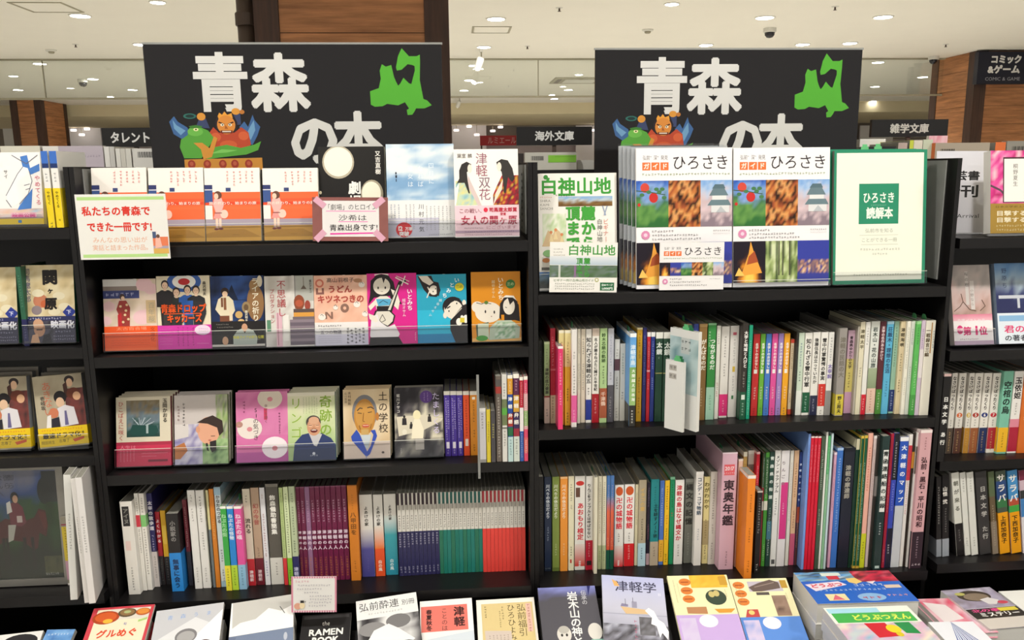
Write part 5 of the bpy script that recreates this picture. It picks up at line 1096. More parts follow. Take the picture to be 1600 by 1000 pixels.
def art_curling(f):
    f.rect(0, 0, 100, 67, 'e4d8bc'); f.ell(52, 8, 32, 14, '3a5fa8', 30); f.ell(52, 8, 22, 9.5, 'f0ede6', 26); f.ell(52, 8, 11, 4.6, 'c02c30', 20); f.rect(0, -0.0, 100, 0.01, 'e4d8bc')
    for u, v, c in ((16, 12, '2c282a'), (37, 22, '2f3330'), (58, 19, '2f5fae'), (74, 20, '2a2a2c')): person(f, u, v, 10, '332a28', 'ecc8ac', c)
    f.poly([(6, 30), (28, 26), (30, 67), (8, 67)], '2c282a'); f.poly([(26, 36), (46, 36), (46, 67), (28, 67)], '2e3230'); f.poly([(47, 34), (68, 34), (66, 67), (50, 67)], '2f62b4'); f.poly([(68, 34), (90, 36), (92, 52), (84, 67), (68, 67)], '303034')
    f.rect(52, 54, 67, 67, '2c3c5c'); f.rect(12, 50, 24, 67, '3a3434')
    f.hfit('青森ドロップ', 7, 92, 45, 13, '30201c', 0.07, 0.0); f.hfit('青森ドロップ', 7, 92, 44.4, 12, 'ee5a20', 0.04)
    f.hfit('キッカーズ', 18, 84, 58.5, 13, '30201c', 0.07); f.hfit('キッカーズ', 18, 84, 58, 12, 'ee5a20', 0.04); f.rect(13, 51, 83, 52, 'ee5a20')
    f.vt('森沢明夫', 90, 8, 4.6, '4a443a')
def band_curling(f):
    f.rect(0, 0, 100, 100, 'd23aa4'); f.ell(84, 22, 15, 21, 'ecd4e8', 22); f.sh(76, 93, 17, 7, 'c08ab8'); f.sh(76, 93, 27, 7, 'c08ab8')
    for u, c in ((38, '8a2468'), (47, 'a02c7c'), (56, 'a02c7c'), (66, '8a2468')): f.sv(u, 8, 92, 9, c)
    for v in (16, 28, 40, 56, 66, 78): f.sh(4, 28, v, 5, 'e88ac8')
    f.sh(72, 96, 78, 5, 'f0b4dc')
def art_prayer(f):
    f.photo(0, 0, 100, 63, 12, 12, lambda x, y: pick(0.25+0.7*(1-abs(x-0.45)*1.3)*(1-y*0.6)+0.4*fbm(x*4, y*4, 7), ['10182c', '1e2f58', '34599c']))
    f.rect(0, 33, 72, 34, '1c2c50'); f.poly([(30, 34), (36, 18), (40, 12), (44, 20), (52, 34)], '16223c'); f.ell(84, 38, 16, 25, '8f6a44', 26); f.ell(82, 14, 9, 9, 'a07c50'); f.ell(93, 8, 5, 8, 'd8ccb4'); f.ell(66, 44, 8, 8, '9a835c'); f.ell(66, 44, 4.5, 4.5, '6a5238')
    f.ell(52, 54, 7, 5, 'c9a468'); f.ell(56, 63, 6, 3, 'd8b478')
    f.poly([(14, 32), (22, 28), (34, 28), (42, 34), (45, 48), (38, 56), (18, 56), (8, 46)], 'e2d6b8'); f.poly([(16, 55), (38, 55), (38, 63), (16, 63)], '7a4a34'); f.rect(24, 30, 29, 47, '8a5a3c'); f.rect(19, 30, 23, 43, '7a4c34'); f.ell(27, 21.5, 7.5, 5.5, '3a2822'); f.ell(27, 25, 5, 4.2, 'e8c4a4'); f.rect(34, 46, 40, 62, 'e6d2b4')
    f.vt('ライアの祈り', 84, 3, 10, 'ece4cc', 0.015, 1.02); f.vt('森沢明夫', 66, 48, 3.8, 'e8e0cc', 0.02)
    f.rect(0, 63, 100, 100, '232020'); f.rect(0, 95, 100, 98, 'c9c4bc'); f.sh(8, 34, 67, 2, 'a8a49c'); f.sh(10, 40, 71, 2, 'a8a49c')
    f.ell(62, 69, 7.5, 6, '2a2422'); f.ell(62, 72, 5.6, 5.6, 'c89878'); f.poly([(40, 84), (48, 76), (57, 73), (62, 80), (68, 73), (78, 76), (86, 86), (84, 96), (40, 96)], 'a8b0a8'); f.ell(25, 87, 9, 9, '2a2220'); f.ell(25, 90, 5.6, 6, 'c49a7c')
    f.hfit('映画ライアの祈り公開', 40, 98, 85.5, 4.6, 'd8cf3a', 0.02); f.sh(52, 92, 89, 1.6, 'd8d4cc')
def art_wonder(f):
    f.photo(0, 0, 100, 100, 10, 12, n_photo(['c4bdb4', 'd4cfc8', 'e2ded8', 'b8b0aa'], 3, 9)); f.rect(62, 0, 100, 36, 'b4b4ac'); f.rect(61, 0, 63, 50, '8f8c88')
    f.poly([(74, 19), (86, 19), (80, 13)], '6a5c50'); f.rect(79.4, 2, 80.6, 14, '6a5c50'); f.ell(70, 38, 11, 11, '8d4a30'); f.ell(70, 39, 8, 5, 'b4583c'); f.ell(87, 42, 6, 7, '9c4638'); f.rect(58, 47, 100, 52, '5c4c48'); f.rect(58, 52, 100, 58, 'd89a44'); f.rect(56, 58, 100, 62, '76686c')
    for i in range(4): f.rect(50, 62+i*9, 100, 66+i*9, '8a7c86'); f.rect(50, 66+i*9, 100, 71+i*9, '6c606c')
    f.rect(22, 52, 34, 100, 'dcb4c0'); f.rect(3, 62, 11, 78, '5c8a6c'); f.rect(36, 55, 48, 92, 'e6e2dc'); f.rect(25, 52, 26, 98, '8a4a58')
    f.vt('不思議し', 34, 6, 13, 'b03a40', 0.0, 1.0); f.vt('プロダクション', 15, 18, 7, 'b8565a', -0.005, 1.0); f.vt('堀川アサコ', 94, 6, 3.6, '5a5450'); f.sh(80, 94, 96, 2, '5a5450')
def art_udon(f):
    f.photo(0, 0, 100, 67, 10, 8, n_photo(['e0a48c', 'e8b49a', 'eec4ac', 'dc9c86'], 3, 2)); f.rect(0, 67, 100, 100, 'e8e4e2'); f.rect(0, 84, 100, 100, 'd2cede')
    f.hfit('高山羽根子', 24, 76, 7, 7, '3c302c', 0.01); f.ell(11, 11, 8, 6, 'd0705c'); f.ell(11, 11, 5, 3.6, 'e8b49a')
    f.rect(4, 18, 8, 25, '8a5c54'); f.rect(15, 18, 19, 25, '8a5c54'); f.rect(4, 24, 19, 27, '8a5c54')
    f.hfit('うどん', 26, 72, 20, 11, 'a8453c', 0.04); f.hfit('キツネつきの', 6, 94, 34, 12, 'b04a40', 0.04)
    f.ell(57, 47, 8, 6.5, '8d6a5c', 20); f.ell(57, 47, 3, 2.4, 'e8b49a'); f.rect(20, 52, 23.5, 62, '8d6a5c'); f.rect(31, 52, 34.5, 62, '8d6a5c'); f.poly([(20, 52), (24, 52), (34.5, 62), (31, 62)], '8d6a5c')
    for a, b, r in ((90, 14, 5), (80, 42, 5.5), (14, 59, 6), (95, 56, 5), (40, 46, 4)): f.ell(a, b, r*1.2, r*0.8, 'efe6dc', 12); f.line([(a-3, b-2), (a, b-4), (a+3, b-1)], 0.7, '6a5048')
    f.ell(83, 8, 8, 3, 'b08060')
    f.sh(6, 50, 72, 3, '4a4448'); f.hfit('五つの物語', 10, 50, 81, 5.6, '4c4660', 0.0); f.sh(8, 46, 76, 2.4, '8a8494')
    for i, u in enumerate((62, 69, 77, 84, 91)): f.sv(u, 74+i % 2*3, 96, 4.4, '2c2a2c')
    for v in (87, 90, 93, 96): f.sh(6, 50, v, 1.4, '8a86a0')
def girl_face(f, u, v, s, flip=1, lie=False):
    k = f.H/f.W
    f.ell(u, v, s*0.95*k, s*0.95, 'e6ddce', 24); f.ell(u-s*0.4*k, v+s*0.18, s*0.09*k, s*0.16, '2a2422', 10); f.ell(u+s*0.4*k, v+s*0.18, s*0.09*k, s*0.16, '2a2422', 10); f.rect(u-s*0.14*k, v+s*0.58, u+s*0.14*k, v+s*0.62, '5a4a44')
def art_itomichi1(f):
    f.rect(0, 0, 100, 100, 'd6248a')
    f.poly([(6, 30), (8, 10), (22, 1), (42, 2), (54, 12), (58, 26), (70, 44), (50, 42), (46, 32), (14, 34), (2, 44)], '231d1e'); f.poly([(16, 3), (30, 0.5), (44, 3), (44, 1), (30, -0.0), (16, 1)], 'ece6dc')
    girl_face(f, 30, 18, 12.5); f.poly([(12, 14), (20, 4), (30, 4), (34, 14), (38, 6), (48, 12), (46, 4), (30, 1), (16, 4)], '231d1e')
    f.poly([(16, 36), (26, 32), (40, 32), (52, 38), (48, 50), (18, 50)], 'e8dfd0'); f.poly([(18, 36), (48, 36), (46, 45), (22, 46)], '58a8cc'); f.line([(24, 42), (32, 38), (42, 42)], 0.8, '1f3040'); f.rect(19, 46, 45, 55, '231d1e')
    f.poly([(2, 46), (18, 36), (20, 42), (6, 52)], 'e8dfd0'); f.poly([(48, 22), (60, 26), (66, 40), (62, 52), (54, 46), (54, 34)], 'e8dfd0')
    f.poly([(38, 56), (64, 12), (78, 8), (80, 12), (68, 16), (46, 62)], '2c2624'); f.poly([(40, 54), (64, 16), (66, 17), (43, 58)], 'd8d2c4'); f.line([(58, 6), (84, 16)], 1.6, 'ece6dc'); f.line([(60, 4), (86, 12)], 0.8, 'ece6dc'); f.line([(70, 18), (78, 4)], 1.4, 'ece6dc')
    f.poly([(10, 62), (16, 52), (46, 52), (56, 60), (52, 70), (40, 76), (24, 70)], '2a2524'); f.poly([(13, 62), (19, 53.5), (44, 53.5), (53, 60), (50, 68), (40, 74), (26, 69)], 'dcd6c8'); f.line([(24, 66), (30, 58), (36, 66), (28, 69), (24, 66)], 0.8, '2a2524')
    f.poly([(8, 60), (20, 58), (24, 68), (40, 76), (54, 72), (64, 86), (60, 92), (8, 92), (4, 88)], 'e6e0e2'); f.poly([(2, 56), (16, 60), (22, 67), (16, 69), (4, 64)], 'e8dfd0')
    f.poly([(4, 90), (62, 90), (70, 100), (2, 100)], '241f22')
    f.vt('いとみち', 86, 22, 8, 'f6e4ee', 0.02, 0.98); f.vt('越谷オサム', 74, 36, 5, 'f2cce0', 0.01, 1.04); f.sv(96, 84, 96, 2.2, 'f6d4e6')
def art_itomichi2(f):
    f.rect(0, 0, 100, 100, '2a9fbc'); f.rect(0, 52, 100, 87, '2fb2d2'); f.rect(0, 87, 100, 100, '2a84b4')
    f.poly([(2, 2), (30, 2), (34, 10), (44, 12), (48, 24), (40, 33), (26, 32), (14, 22)], '28201f'); f.poly([(4, 2), (22, 2), (34, 12), (26, 16), (12, 10)], 'e6ddce'); f.ell(34, 23, 9, 7, 'e6ddce'); f.ell(33, 25, 1.2, 1.2, '2a2422', 8); f.ell(38, 21, 1.2, 1.2, '2a2422', 8); f.line([(20, 34), (26, 24), (22, 18)], 1.6, 'e6ddce'); f.poly([(40, 14), (48, 22), (44, 32), (40, 30)], '28201f')
    f.ell(72, 48, 21, 15, '241f20', 28); f.ell(73, 52, 19, 13.5, 'e6ddce', 26); f.ell(95, 42, 4, 4, 'e6ddce'); f.ell(56, 60, 4, 4.5, 'e6ddce'); f.line([(60, 50), (67, 47)], 1.8, '241f20'); f.line([(77, 39), (84, 36)], 1.8, '241f20'); f.ell(64, 54, 1.4, 1.4, '241f20', 8); f.ell(80, 43, 1.4, 1.4, '241f20', 8); f.poly([(54, 46), (60, 37), (76, 33), (90, 37), (84, 36), (68, 42), (56, 52)], '241f20')
    f.poly([(66, 68), (92, 46), (100, 44), (100, 100), (76, 100), (66, 82)], '262122'); f.ell(84, 70, 6, 5.5, 'efeae0'); f.ell(98, 66, 6, 6, 'efeae0'); f.ell(90, 63, 3, 2.6, 'efeae0'); f.rect(86, 64, 95, 71, 'd8c43a'); f.line([(68, 66), (90, 50)], 0.8, 'e6ddce')
    f.ht('い', 76, 9, 7.5, 'e2f4f8', 0.02); f.ht('と', 66, 16, 7.5, 'e2f4f8', 0.02); f.ht('み', 59, 24, 7.5, 'e2f4f8', 0.02); f.ht('ち', 51, 31, 7.5, 'e2f4f8', 0.02)
    for i, c in enumerate('越谷オサム'): f.ht(c, 44-i*5.2, 38+i*5.2, 4.6, 'bfe4ee', 0.01)
    f.ell(86, 19, 9, 6, 'd4c832', 20); f.ht('二の', 86, 19, 5, '7a7c1c', 0.02, 'c'); f.sh(10, 20, 75, 2, 'bfe4ee')
def art_itomichi3(f):
    f.rect(0, 0, 100, 100, 'd98c1e'); f.rect(0, 95, 100, 100, 'e8b060')
    f.ell(34, 58, 27, 15, 'e6ddce', 26); f.ell(12, 50, 12, 8, 'e6ddce'); f.line([(10, 44), (20, 46), (28, 44), (40, 46)], 0.9, '2a2422'); f.ell(28, 57, 1.6, 2.4, '241f20', 8); f.ell(46, 58, 1.6, 2.4, '241f20', 8); f.ell(40, 64, 1.2, 0.8, '8a5a50', 8); f.ell(30, 44, 4, 2.6, '5a7a34')
    f.poly([(56, 66), (58, 46), (68, 36), (84, 37), (96, 48), (98, 72), (88, 70), (60, 70)], '241f20'); f.ell(76, 50, 12, 12, 'e6ddce', 22); f.poly([(64, 44), (74, 38), (78, 48), (86, 42), (90, 54), (94, 44), (84, 36), (70, 36)], '241f20'); f.line([(68, 51), (72, 52)], 0.9, '241f20'); f.poly([(62, 38), (70, 34), (86, 35), (92, 42), (84, 37.5), (70, 37)], 'efe8dc'); f.rect(60, 62, 66, 72, 'd98c1e')
    f.poly([(8, 76), (34, 72), (30, 96), (10, 96)], '4a5c48'); f.photo(12, 74, 34, 96, 6, 6, n_photo(['3a4a3c', 'c4ccb4', '6a8a60'], 6, 5))
    f.poly([(36, 80), (52, 70), (80, 70), (98, 80), (96, 96), (34, 98)], 'b8c4ae'); f.photo(46, 73, 88, 96, 9, 8, n_photo(['9ab08c', 'd4dccc', '5c9460', 'e0e6da'], 5, 8)); f.ell(20, 95, 12, 4, '4a9a3c')
    f.vt('いとみち', 60, 8, 8.5, 'f6ead0', 0.02, 0.98); f.vt('越谷オサム', 45, 12, 5, 'f0d8a8', 0.01, 1.04); f.ell(80, 18, 9.5, 6.5, '3f7a3c', 20); f.ht('三の', 80, 18, 5, 'c8d8a0', 0.02, 'c')
# ---- third shelf
def art_hikobae(f):
    f.rect(0, 0, 100, 100, 'd9cfb8'); f.photo(19, 5, 80, 58, 12, 12, lambda x, y: pick(y*1.1+0.5*fbm(x*5, y*5, 3), ['7a6c50', '8a7f68', '66727c', '6e8088', '3c5c58', '24443e']))
    for i in range(7): f.line([(30+i*4, 30+i % 3*3), (44, 44), (52+i*3, 30+(i*7) % 9)], 0.7, 'b8c4cc')
    f.poly([(24, 52), (30, 40), (74, 42), (78, 50), (70, 56), (30, 56)], '1f4a44'); f.rect(55, 40, 59, 53, 'a8b8b8')
    f.vt('ひこばえに咲く', 9, 6, 8, 'b84a48', 0.0, 1.02); f.vt('玉岡かおる', 90, 3, 7, '3c342c', 0.02, 1.0)
def band_hikobae(f):
    f.rect(0, 0, 100, 100, 'c83454'); f.rect(0, 0, 100, 14, 'a83048'); f.hfit('人生は', 6, 36, 22, 18, 'e08a9c', 0.0)
    for u in (8, 14, 20, 26, 32): f.sv(u, 34, 84, 6, 'e694a8')
    f.sh(46, 94, 48, 5, 'e8a0b2'); f.sh(46, 74, 60, 5, 'e8a0b2'); f.rect(58, 74, 94, 83, '7a2438')
def art_youth(f):
    f.rect(0, 0, 100, 100, 'c9c0bc'); f.photo(78, 0, 100, 100, 6, 14, n_photo(['6f8a4c', '9ab070', 'b8b4a4', '4c6a44'], 5, 2)); f.grad(0, 40, 60, 66, 'c9c0bc', 'e6e0dc')
    f.photo(40, 64, 100, 100, 10, 8, n_photo(['3c5a44', '7fa06c', 'a8c48c', '2c4034'], 5, 12))
    f.photo(0, 42, 52, 100, 9, 9, n_photo(['a49cbc', 'cfcad8', '7c74a8', 'ddd8e2'], 6, 6)); f.poly([(0, 42), (26, 42), (26, 60), (0, 64)], 'd6cfcb'); f.poly([(0, 74), (18, 68), (24, 80), (10, 92), (0, 92)], 'b87444')
    f.ell(64, 52, 21, 20, 'e0a688', 26); f.poly([(42, 40), (56, 34), (72, 30), (90, 38), (92, 54), (84, 60), (80, 48), (62, 42)], '3a2c28'); f.line([(68, 60), (76, 60)], 0.9, '4a2c24'); f.ell(66, 66, 3, 1.2, 'b86a5c'); f.ell(44, 50, 4, 5, 'd89c7c'); f.poly([(66, 68), (78, 66), (78, 80), (70, 84), (66, 78)], '2f2a2a'); f.poly([(58, 70), (62, 70), (64, 82), (60, 80)], '33302e')
    f.sv(18, 11, 45, 4.4, '4a4644'); f.sv(8, 14, 38, 4.2, '7a5450')
def art_pink(f):
    f.rect(0, 0, 100, 100, 'd674a8'); f.photo(0, 0, 100, 62, 8, 6, n_photo(['c8689c', 'da84b0', 'cf6ea2'], 3, 6)); f.rect(0, 86, 100, 100, 'b85a9c')
    for a, b, r, c in ((66, 10, 24, 'ddcfc0'), (26, 52, 24, 'e8dcd4'), (74, 80, 25, 'efe4e8'), (6, 46, 7, 'b88a7c')):
        f.ell(a, b, r*1.0, r*0.62, c, 24); f.ell(a, b+1, r*0.22, r*0.14, 'd88a94', 12)
    f.rect(54, 24, 60, 40, 'c83c5c')
    f.vt('51の気づき', 38, 22, 8, '3a2c30', 0.0, 0.98); f.vt('幸せを導く', 58, 18, 5, '7a5058', 0.0, 1.1); f.sv(16, 12, 32, 4.2, '8a3c64'); f.sv(84, 30, 62, 3.6, '6a2c4c')
def art_apple(f):
    f.photo(0, 0, 100, 100, 10, 10, lambda x, y: pick(y*0.9+0.4*fbm(x*3, y*3, 5), ['ddd8bc', 'cfd8a8', 'b4c890', 'a4bc84'])); f.rect(0, 0, 100, 5, 'e4deca')
    f.vt('奇跡の', 80, 5, 19, '86a83a', 0.015, 1.08); f.vt('リンゴ', 18, 7, 18, '8db03c', -0.005, 1.2)
    for u in (34, 40, 46, 52, 57, 62): f.sv(u, 6+(u % 3), 32, 2.2, '8f9a70')
    f.poly([(10, 100), (14, 74), (30, 62), (44, 60), (56, 76), (70, 60), (90, 68), (100, 78), (100, 100)], '33406c'); f.poly([(14, 84), (100, 82), (100, 100), (10, 100)], '2f3a5c'); f.poly([(44, 60), (54, 78), (60, 80), (72, 62)], 'c4c2c4')
    f.ell(54, 44, 15.5, 10, '4a4440', 22); f.ell(55, 51, 14.5, 13, 'd09a78', 24); f.ell(55, 41.5, 11, 5.5, 'd8a888'); f.ell(48, 49, 4.6, 2.4, 'e0b090', 12); f.ell(62, 49, 4.6, 2.4, 'e0b090', 12); f.line([(44, 48.5), (51, 48.5)], 0.7, '3a2c28'); f.line([(59, 48.5), (66, 48.5)], 0.7, '3a2c28')
    f.ell(55, 56.5, 7.5, 3, '6a2c28', 16); f.rect(50, 55, 60, 56.2, 'efe6dc'); f.ell(55, 53, 3, 2, 'c08a68'); f.sh(46, 62, 93, 2.6, 'd4d8e0'); f.ell(54, 90, 3, 2, 'd4d8e0')
def art_soil(f):
    f.photo(0, 0, 100, 100, 6, 8, n_photo(['cdb088', 'd8bf98', 'e0ccaa', 'd9c4a8'], 2, 7)); f.rect(0, 76, 100, 100, 'd6c2b4')
    f.ell(46, 34, 27, 26, '7c7c80', 28); f.ell(46, 40, 23, 26, 'c0873c', 28); f.ell(46, 38, 20, 20, 'c9944a', 26); f.ell(73, 40, 4, 6, 'b87838'); f.rect(38, 58, 54, 70, 'c9a464')
    f.line([(30, 31), (36, 27), (42, 28)], 1.5, '4a4038'); f.line([(52, 27), (60, 26), (66, 29)], 1.5, '4a4038'); f.line([(31, 34), (40, 35)], 1.0, '5a4430'); f.line([(53, 34), (62, 33)], 1.0, '5a4430'); f.line([(44, 34), (42, 46), (46, 47)], 0.9, '8a5a2c'); f.ell(48, 53, 8, 2.6, 'c85c44'); f.rect(42, 52, 54, 52.8, 'ecd8c0'); f.line([(34, 52), (36, 58)], 0.8, '8a5a2c'); f.line([(60, 50), (58, 57)], 0.8, '8a5a2c')
    f.poly([(16, 68), (28, 58), (34, 64), (46, 84), (50, 90), (58, 82), (64, 66), (58, 60), (68, 59), (72, 68), (56, 94), (48, 98), (38, 90), (18, 74)], '3550b0'); f.poly([(36, 66), (60, 66), (52, 86), (46, 84)], 'c4ccd0'); f.rect(47, 96, 49, 100, '8a94b8')
    f.vt('土の学校', 86, 4, 14, '3c3026', 0.0, 1.1); f.vt('木村秋則', 14, 3, 4.6, '4a3c30', 0.0, 1.1); f.vt('石川拓治', 6, 4, 3.6, '5a4c3c', 0.0, 1.1); f.ell(84, 92, 3, 1.6, '5a4c48')
def art_soul(f):
    f.photo(0, 0, 100, 100, 14, 14, lambda x, y: pick(0.3+0.9*fbm(x*4, y*4, 8)+(0.5 if 0.42 < y < 0.72 else -0.12), ['262226', '4c484c', '8a857c', 'dcd4bc']))
    f.poly([(4, 42), (60, 40), (100, 46), (96, 50), (60, 62), (8, 70)], 'd9d0ba')
    for a, b, s in ((20, 46, 5), (34, 54, 3.5), (72, 44, 4)): f.ell(a, b-s*0.8, s*0.5, s*0.45, '2a2624', 10); f.poly([(a-s, b+s*1.6), (a-s*0.8, b-s*0.4), (a+s*0.8, b-s*0.4), (a+s, b+s*1.6)], '2e2a2c')
    f.ell(46, 40, 8, 7, 'ece2b8', 16); f.poly([(40, 46), (52, 46), (60, 62), (58, 74), (34, 74), (36, 58)], 'efe6cc'); f.rect(42, 74, 60, 90, 'b0a8a0'); f.ell(20, 64, 5, 4, 'e6dfcc')
    f.ell(66, 14, 13, 9, '5c3c84', 22); f.sv(62, 8, 20, 2.2, 'b8a0d4'); f.sv(69, 8, 20, 2.2, 'b8a0d4')
    f.vt('たましくる', 86, 8, 11.5, 'd8ccec', 0.0, 1.06); f.vt('堀川アサコ', 8, 9, 5, 'e6e2dc', 0.01, 1.12); f.sv(12, 87, 97, 2.2, 'd8d4cc')
# ---- right bookcase, top shelf
def art_mountain(f):
    f.rect(0, 0, 100, 100, 'efebe3'); f.hfit('白神山地', 2, 96, 11, 15, '3f9a3c', 0.03); f.rect(26, 17, 48, 19, '3f9a3c'); f.sh(22, 46, 18.5, 2, '2f3a30'); f.ell(10, 3, 3, 2, '3f8a3c')
    f.photo(26, 19.5, 97, 28, 14, 5, lambda x, y: pick(y*1.5-0.25+0.5*fbm(x*6, y*2, 3), ['8ab0d8', 'c4d0d4', '8a6a3c', '6a4a28'])); f.hfit('SHIRA', 2, 16, 23, 3, '9a948a', -0.01); f.hfit('KAMI', 2, 14, 26.4, 3, '9a948a', -0.01); f.hfit('SANCHI', 2, 19, 29.6, 3, '9a948a', -0.01); f.sh(2, 18, 20, 1.6, 'd8907c')
    f.photo(5, 34, 36, 62, 9, 8, n_photo(['dfe8c4', 'b8d09c', 'efeee0', 'a8c48c'], 4, 3)); f.poly([(4, 62), (12, 48), (18, 52), (22, 46), (28, 50), (36, 62)], 'd8bc94')
    for a, b in ((16, 52), (22, 50), (30, 54)): f.ell(a, b-2, 2, 1.4, 'd88a5c', 10); f.poly([(a-3, b+6), (a, b-1), (a+3, b+6)], 'e6d0a0')
    f.vt('麓から', 65, 28, 12.5, '45a03e', 0.045, 1.02); f.vt('頂まで', 45, 28, 12.5, '45a03e', 0.045, 1.02)
    f.vt('ビギナー向け', 88, 39, 5, 'e0907c', 0.0, 1.0); f.vt('白神山地ガイド', 80, 39, 5, '6a6a66', 0.0, 1.0); f.line([(84, 28), (88, 36)], 1, '9aa8c0'); f.line([(90, 28), (86, 36)], 1, '9aa8c0')
    f.ell(12, 68, 7, 3, '8ab87c'); f.ell(9, 74, 5, 2, 'd8905c'); f.rect(3, 80, 16, 82.4, '6a6a66'); f.photo(0, 84, 40, 98, 8, 5, lambda x, y: pick(y+0.3*fbm(x*5, y*5, 4), ['4a7ac0', '6a8a9c', '2f3a34', '4a4a44'])); f.rect(0, 98, 100, 100, 'e6e2da')
def art_mountain_card(f):
    f.rect(0, 0, 100, 100, 'ece9e2'); f.hfit('SHIRA', 5, 20, 14, 4.6, 'a8a298', -0.01); f.hfit('KAMI', 5, 18, 20, 4.6, 'a8a298', -0.01); f.hfit('SANCHI', 5, 22, 26, 4.6, 'a8a298', -0.01)
    f.hfit('白神山地', 26, 97, 16, 22, '4a9a46', 0.02); f.grad(0, 28, 100, 45, 'dfe2e4', 'b4c4d0'); f.photo(0, 46, 100, 70, 16, 6, n_photo(['2f4a34', '6a7a6c', '4a6a3c', '8a90a0'], 6, 4)); f.rect(13, 46, 16, 70, 'c4c8c0'); f.rect(36, 46, 39, 70, '8a6a8c')
    f.vt('麓から', 55, 31, 13, '45963e', 0.04, 1.0); f.vt('頂まで', 44, 31, 13, '45963e', 0.04, 1.0)
    f.hfit('ビギナー向け白神山地ガイド', 6, 66, 76, 6, '6a8a60', 0.0); f.ell(70, 75, 3, 4, 'b0b060'); f.ell(70, 75, 1.8, 2.4, 'ece9e2')
    for v in (83, 88, 93): f.sh(8, 66, v, 3.6, '8a8a80')
    f.rect(75, 80, 96, 96, '2f6a44'); f.hfit('全84ページ', 77, 94, 85, 5, 'e6f0e6', 0.02); f.hfit('1,000円', 77, 94, 92, 5.4, 'e6f0e6', 0.03)
def apples(x, y): return pick(0.12+y*1.0+0.35*fbm(x*3, y*4, 2), ['2c4ea8', '4a78c8', '8aa8dc', '3c7048', '6a9a4c', '2f6a34'])
def nebuta(x, y): return ['2a1810', 'c4763c', 'e0a05c', '7a3c20', 'a85430', 'd89a60', '3a2014'][int(abs(fbm(x*7, y*7, 3)+math.sin(x*14+6*math.sin(y*7))*0.45)*8) % 7]
def castle(x, y): return pick(y*1.2+0.3*fbm(x*8, y*8, 5), ['7fa8dc', 'a8c4e4', 'd0c4cc', 'c8b0b4', 'dcc4c8', '8a7a84'])
def fire(x, y): return pick(2.0*y*(1-abs(x-0.5)*2)+0.5*fbm(x*5, y*5, 3)-0.35, ['1c1420', '2a1a1c', '8a4a20', 'e8942c', 'f6cc5c'])
def forest(x, y): return pick(0.5+0.9*fbm(x*10, y*2.5, 6)+0.2*math.sin(x*30), ['3a4a2c', '6f8448', 'a8b878', 'd4dcb0'])
def nightcity(x, y): return pick(0.05 if y < 0.45 else 0.5+fbm(x*14, y*16, 2) if y < 0.78 else 0.12, ['3540a4', '3a3c78', '8a6a6c', 'd8a07c', 'e6c8a0'])
def guide_head(f, v0, v1):
    d = v1-v0
    f.hfit('弘前”深”発見', 7, 33, v0+d*0.27, d*0.20, '4a4448', 0.0)
    for i, c in enumerate('ガイド'):
        u = 6.5+i*9.4; f.rect(u, v0+d*0.45, u+8.4, v0+d*0.76, 'e8743c'); f.ht(c, u+4.2, v0+d*0.605, d*0.24, 'f8ece0', 0.03, 'c')
    f.hfit('ひろさき', 37, 97, v0+d*0.47, d*0.62, '332d30', 0.0); f.sh(6, 97, v0+d*0.92, d*0.11, '8aa06c')
def art_guide(f):
    f.rect(0, 0, 100, 100, 'f0edee'); guide_head(f, 2, 20)
    f.photo(0, 23, 33.5, 56, 9, 11, apples); f.photo(33.5, 23, 67, 56, 12, 12, nebuta); f.photo(67, 23, 100, 56, 9, 11, castle)
    f.ell(9, 28, 4.6, 3.4, 'd04a3c'); f.ell(18, 35, 4.6, 3.6, 'c8302c'); f.ell(3, 40, 1.6, 1.2, 'c8302c'); f.line([(0, 30), (14, 31), (30, 33)], 0.6, '3c5a3c')
    for a, b in ((6, 33), (13, 31), (24, 31), (29, 35), (21, 29), (27, 29)): f.ell(a, b, 2.6, 1.3, '4a7c50', 8)
    f.poly([(76, 34), (80, 29), (92, 29), (96, 34)], '6a8088'); f.poly([(79, 29), (82, 26), (91, 26), (93, 29)], '58707a'); f.rect(79, 34, 94, 37, 'e0e2e0'); f.poly([(74, 41), (78, 37), (96, 37), (99, 41)], '6a8088'); f.rect(78, 41, 97, 46, 'dcdcdc'); f.poly([(83, 46), (88, 41.5), (94, 46)], 'b8bcc0')
    f.circ(9.5, 61.5, 3.2, 'd88ab0', 10); f.circ(9.5, 61.5, 1.4, 'f0d0e0', 8)
    for i, v in enumerate((59, 61.8, 64.5)): f.sh(16, (38, 64, 68)[i], v, 1.8, '5a5458')
    f.sh(80, 97, 59, 1.4, '8a8488'); f.sh(80, 97, 61, 1.0, 'b0a8ac')
    f.photo(0, 67, 33.5, 97, 10, 10, fire); f.photo(33.5, 67, 67, 97, 14, 10, forest); f.photo(67, 67, 100, 97, 16, 16, nightcity); f.poly([(18, 67), (21, 74), (30, 90), (8, 92), (16, 76)], 'e8a040'); f.poly([(16, 78), (22, 74), (26, 82), (14, 84)], 'a8502c'); f.poly([(2, 92), (6, 86), (12, 92)], 'f0c060')
    for u in (47, 51, 58): f.rect(u, 67, u+1.2, 92, '4a4a3a')
def art_guide_card(f):
    f.rect(0, 0, 100, 100, 'ece9e8'); guide_head(f, 4, 36)
    for i, fn in enumerate((fire, nightcity, apples, nebuta, forest, castle)): f.photo(i*16.67, 42, (i+1)*16.67, 70, 6, 6, fn)
    f.circ(9, 82, 6, 'd88ab0', 10); f.circ(9, 82, 2.6, 'f0d0e0', 8)
    for i, v in enumerate((77, 83.5, 90)): f.sh(16, (36, 66, 74)[i], v, 4, '6a6468')
    f.sh(78, 96, 77, 3, '9a9498')
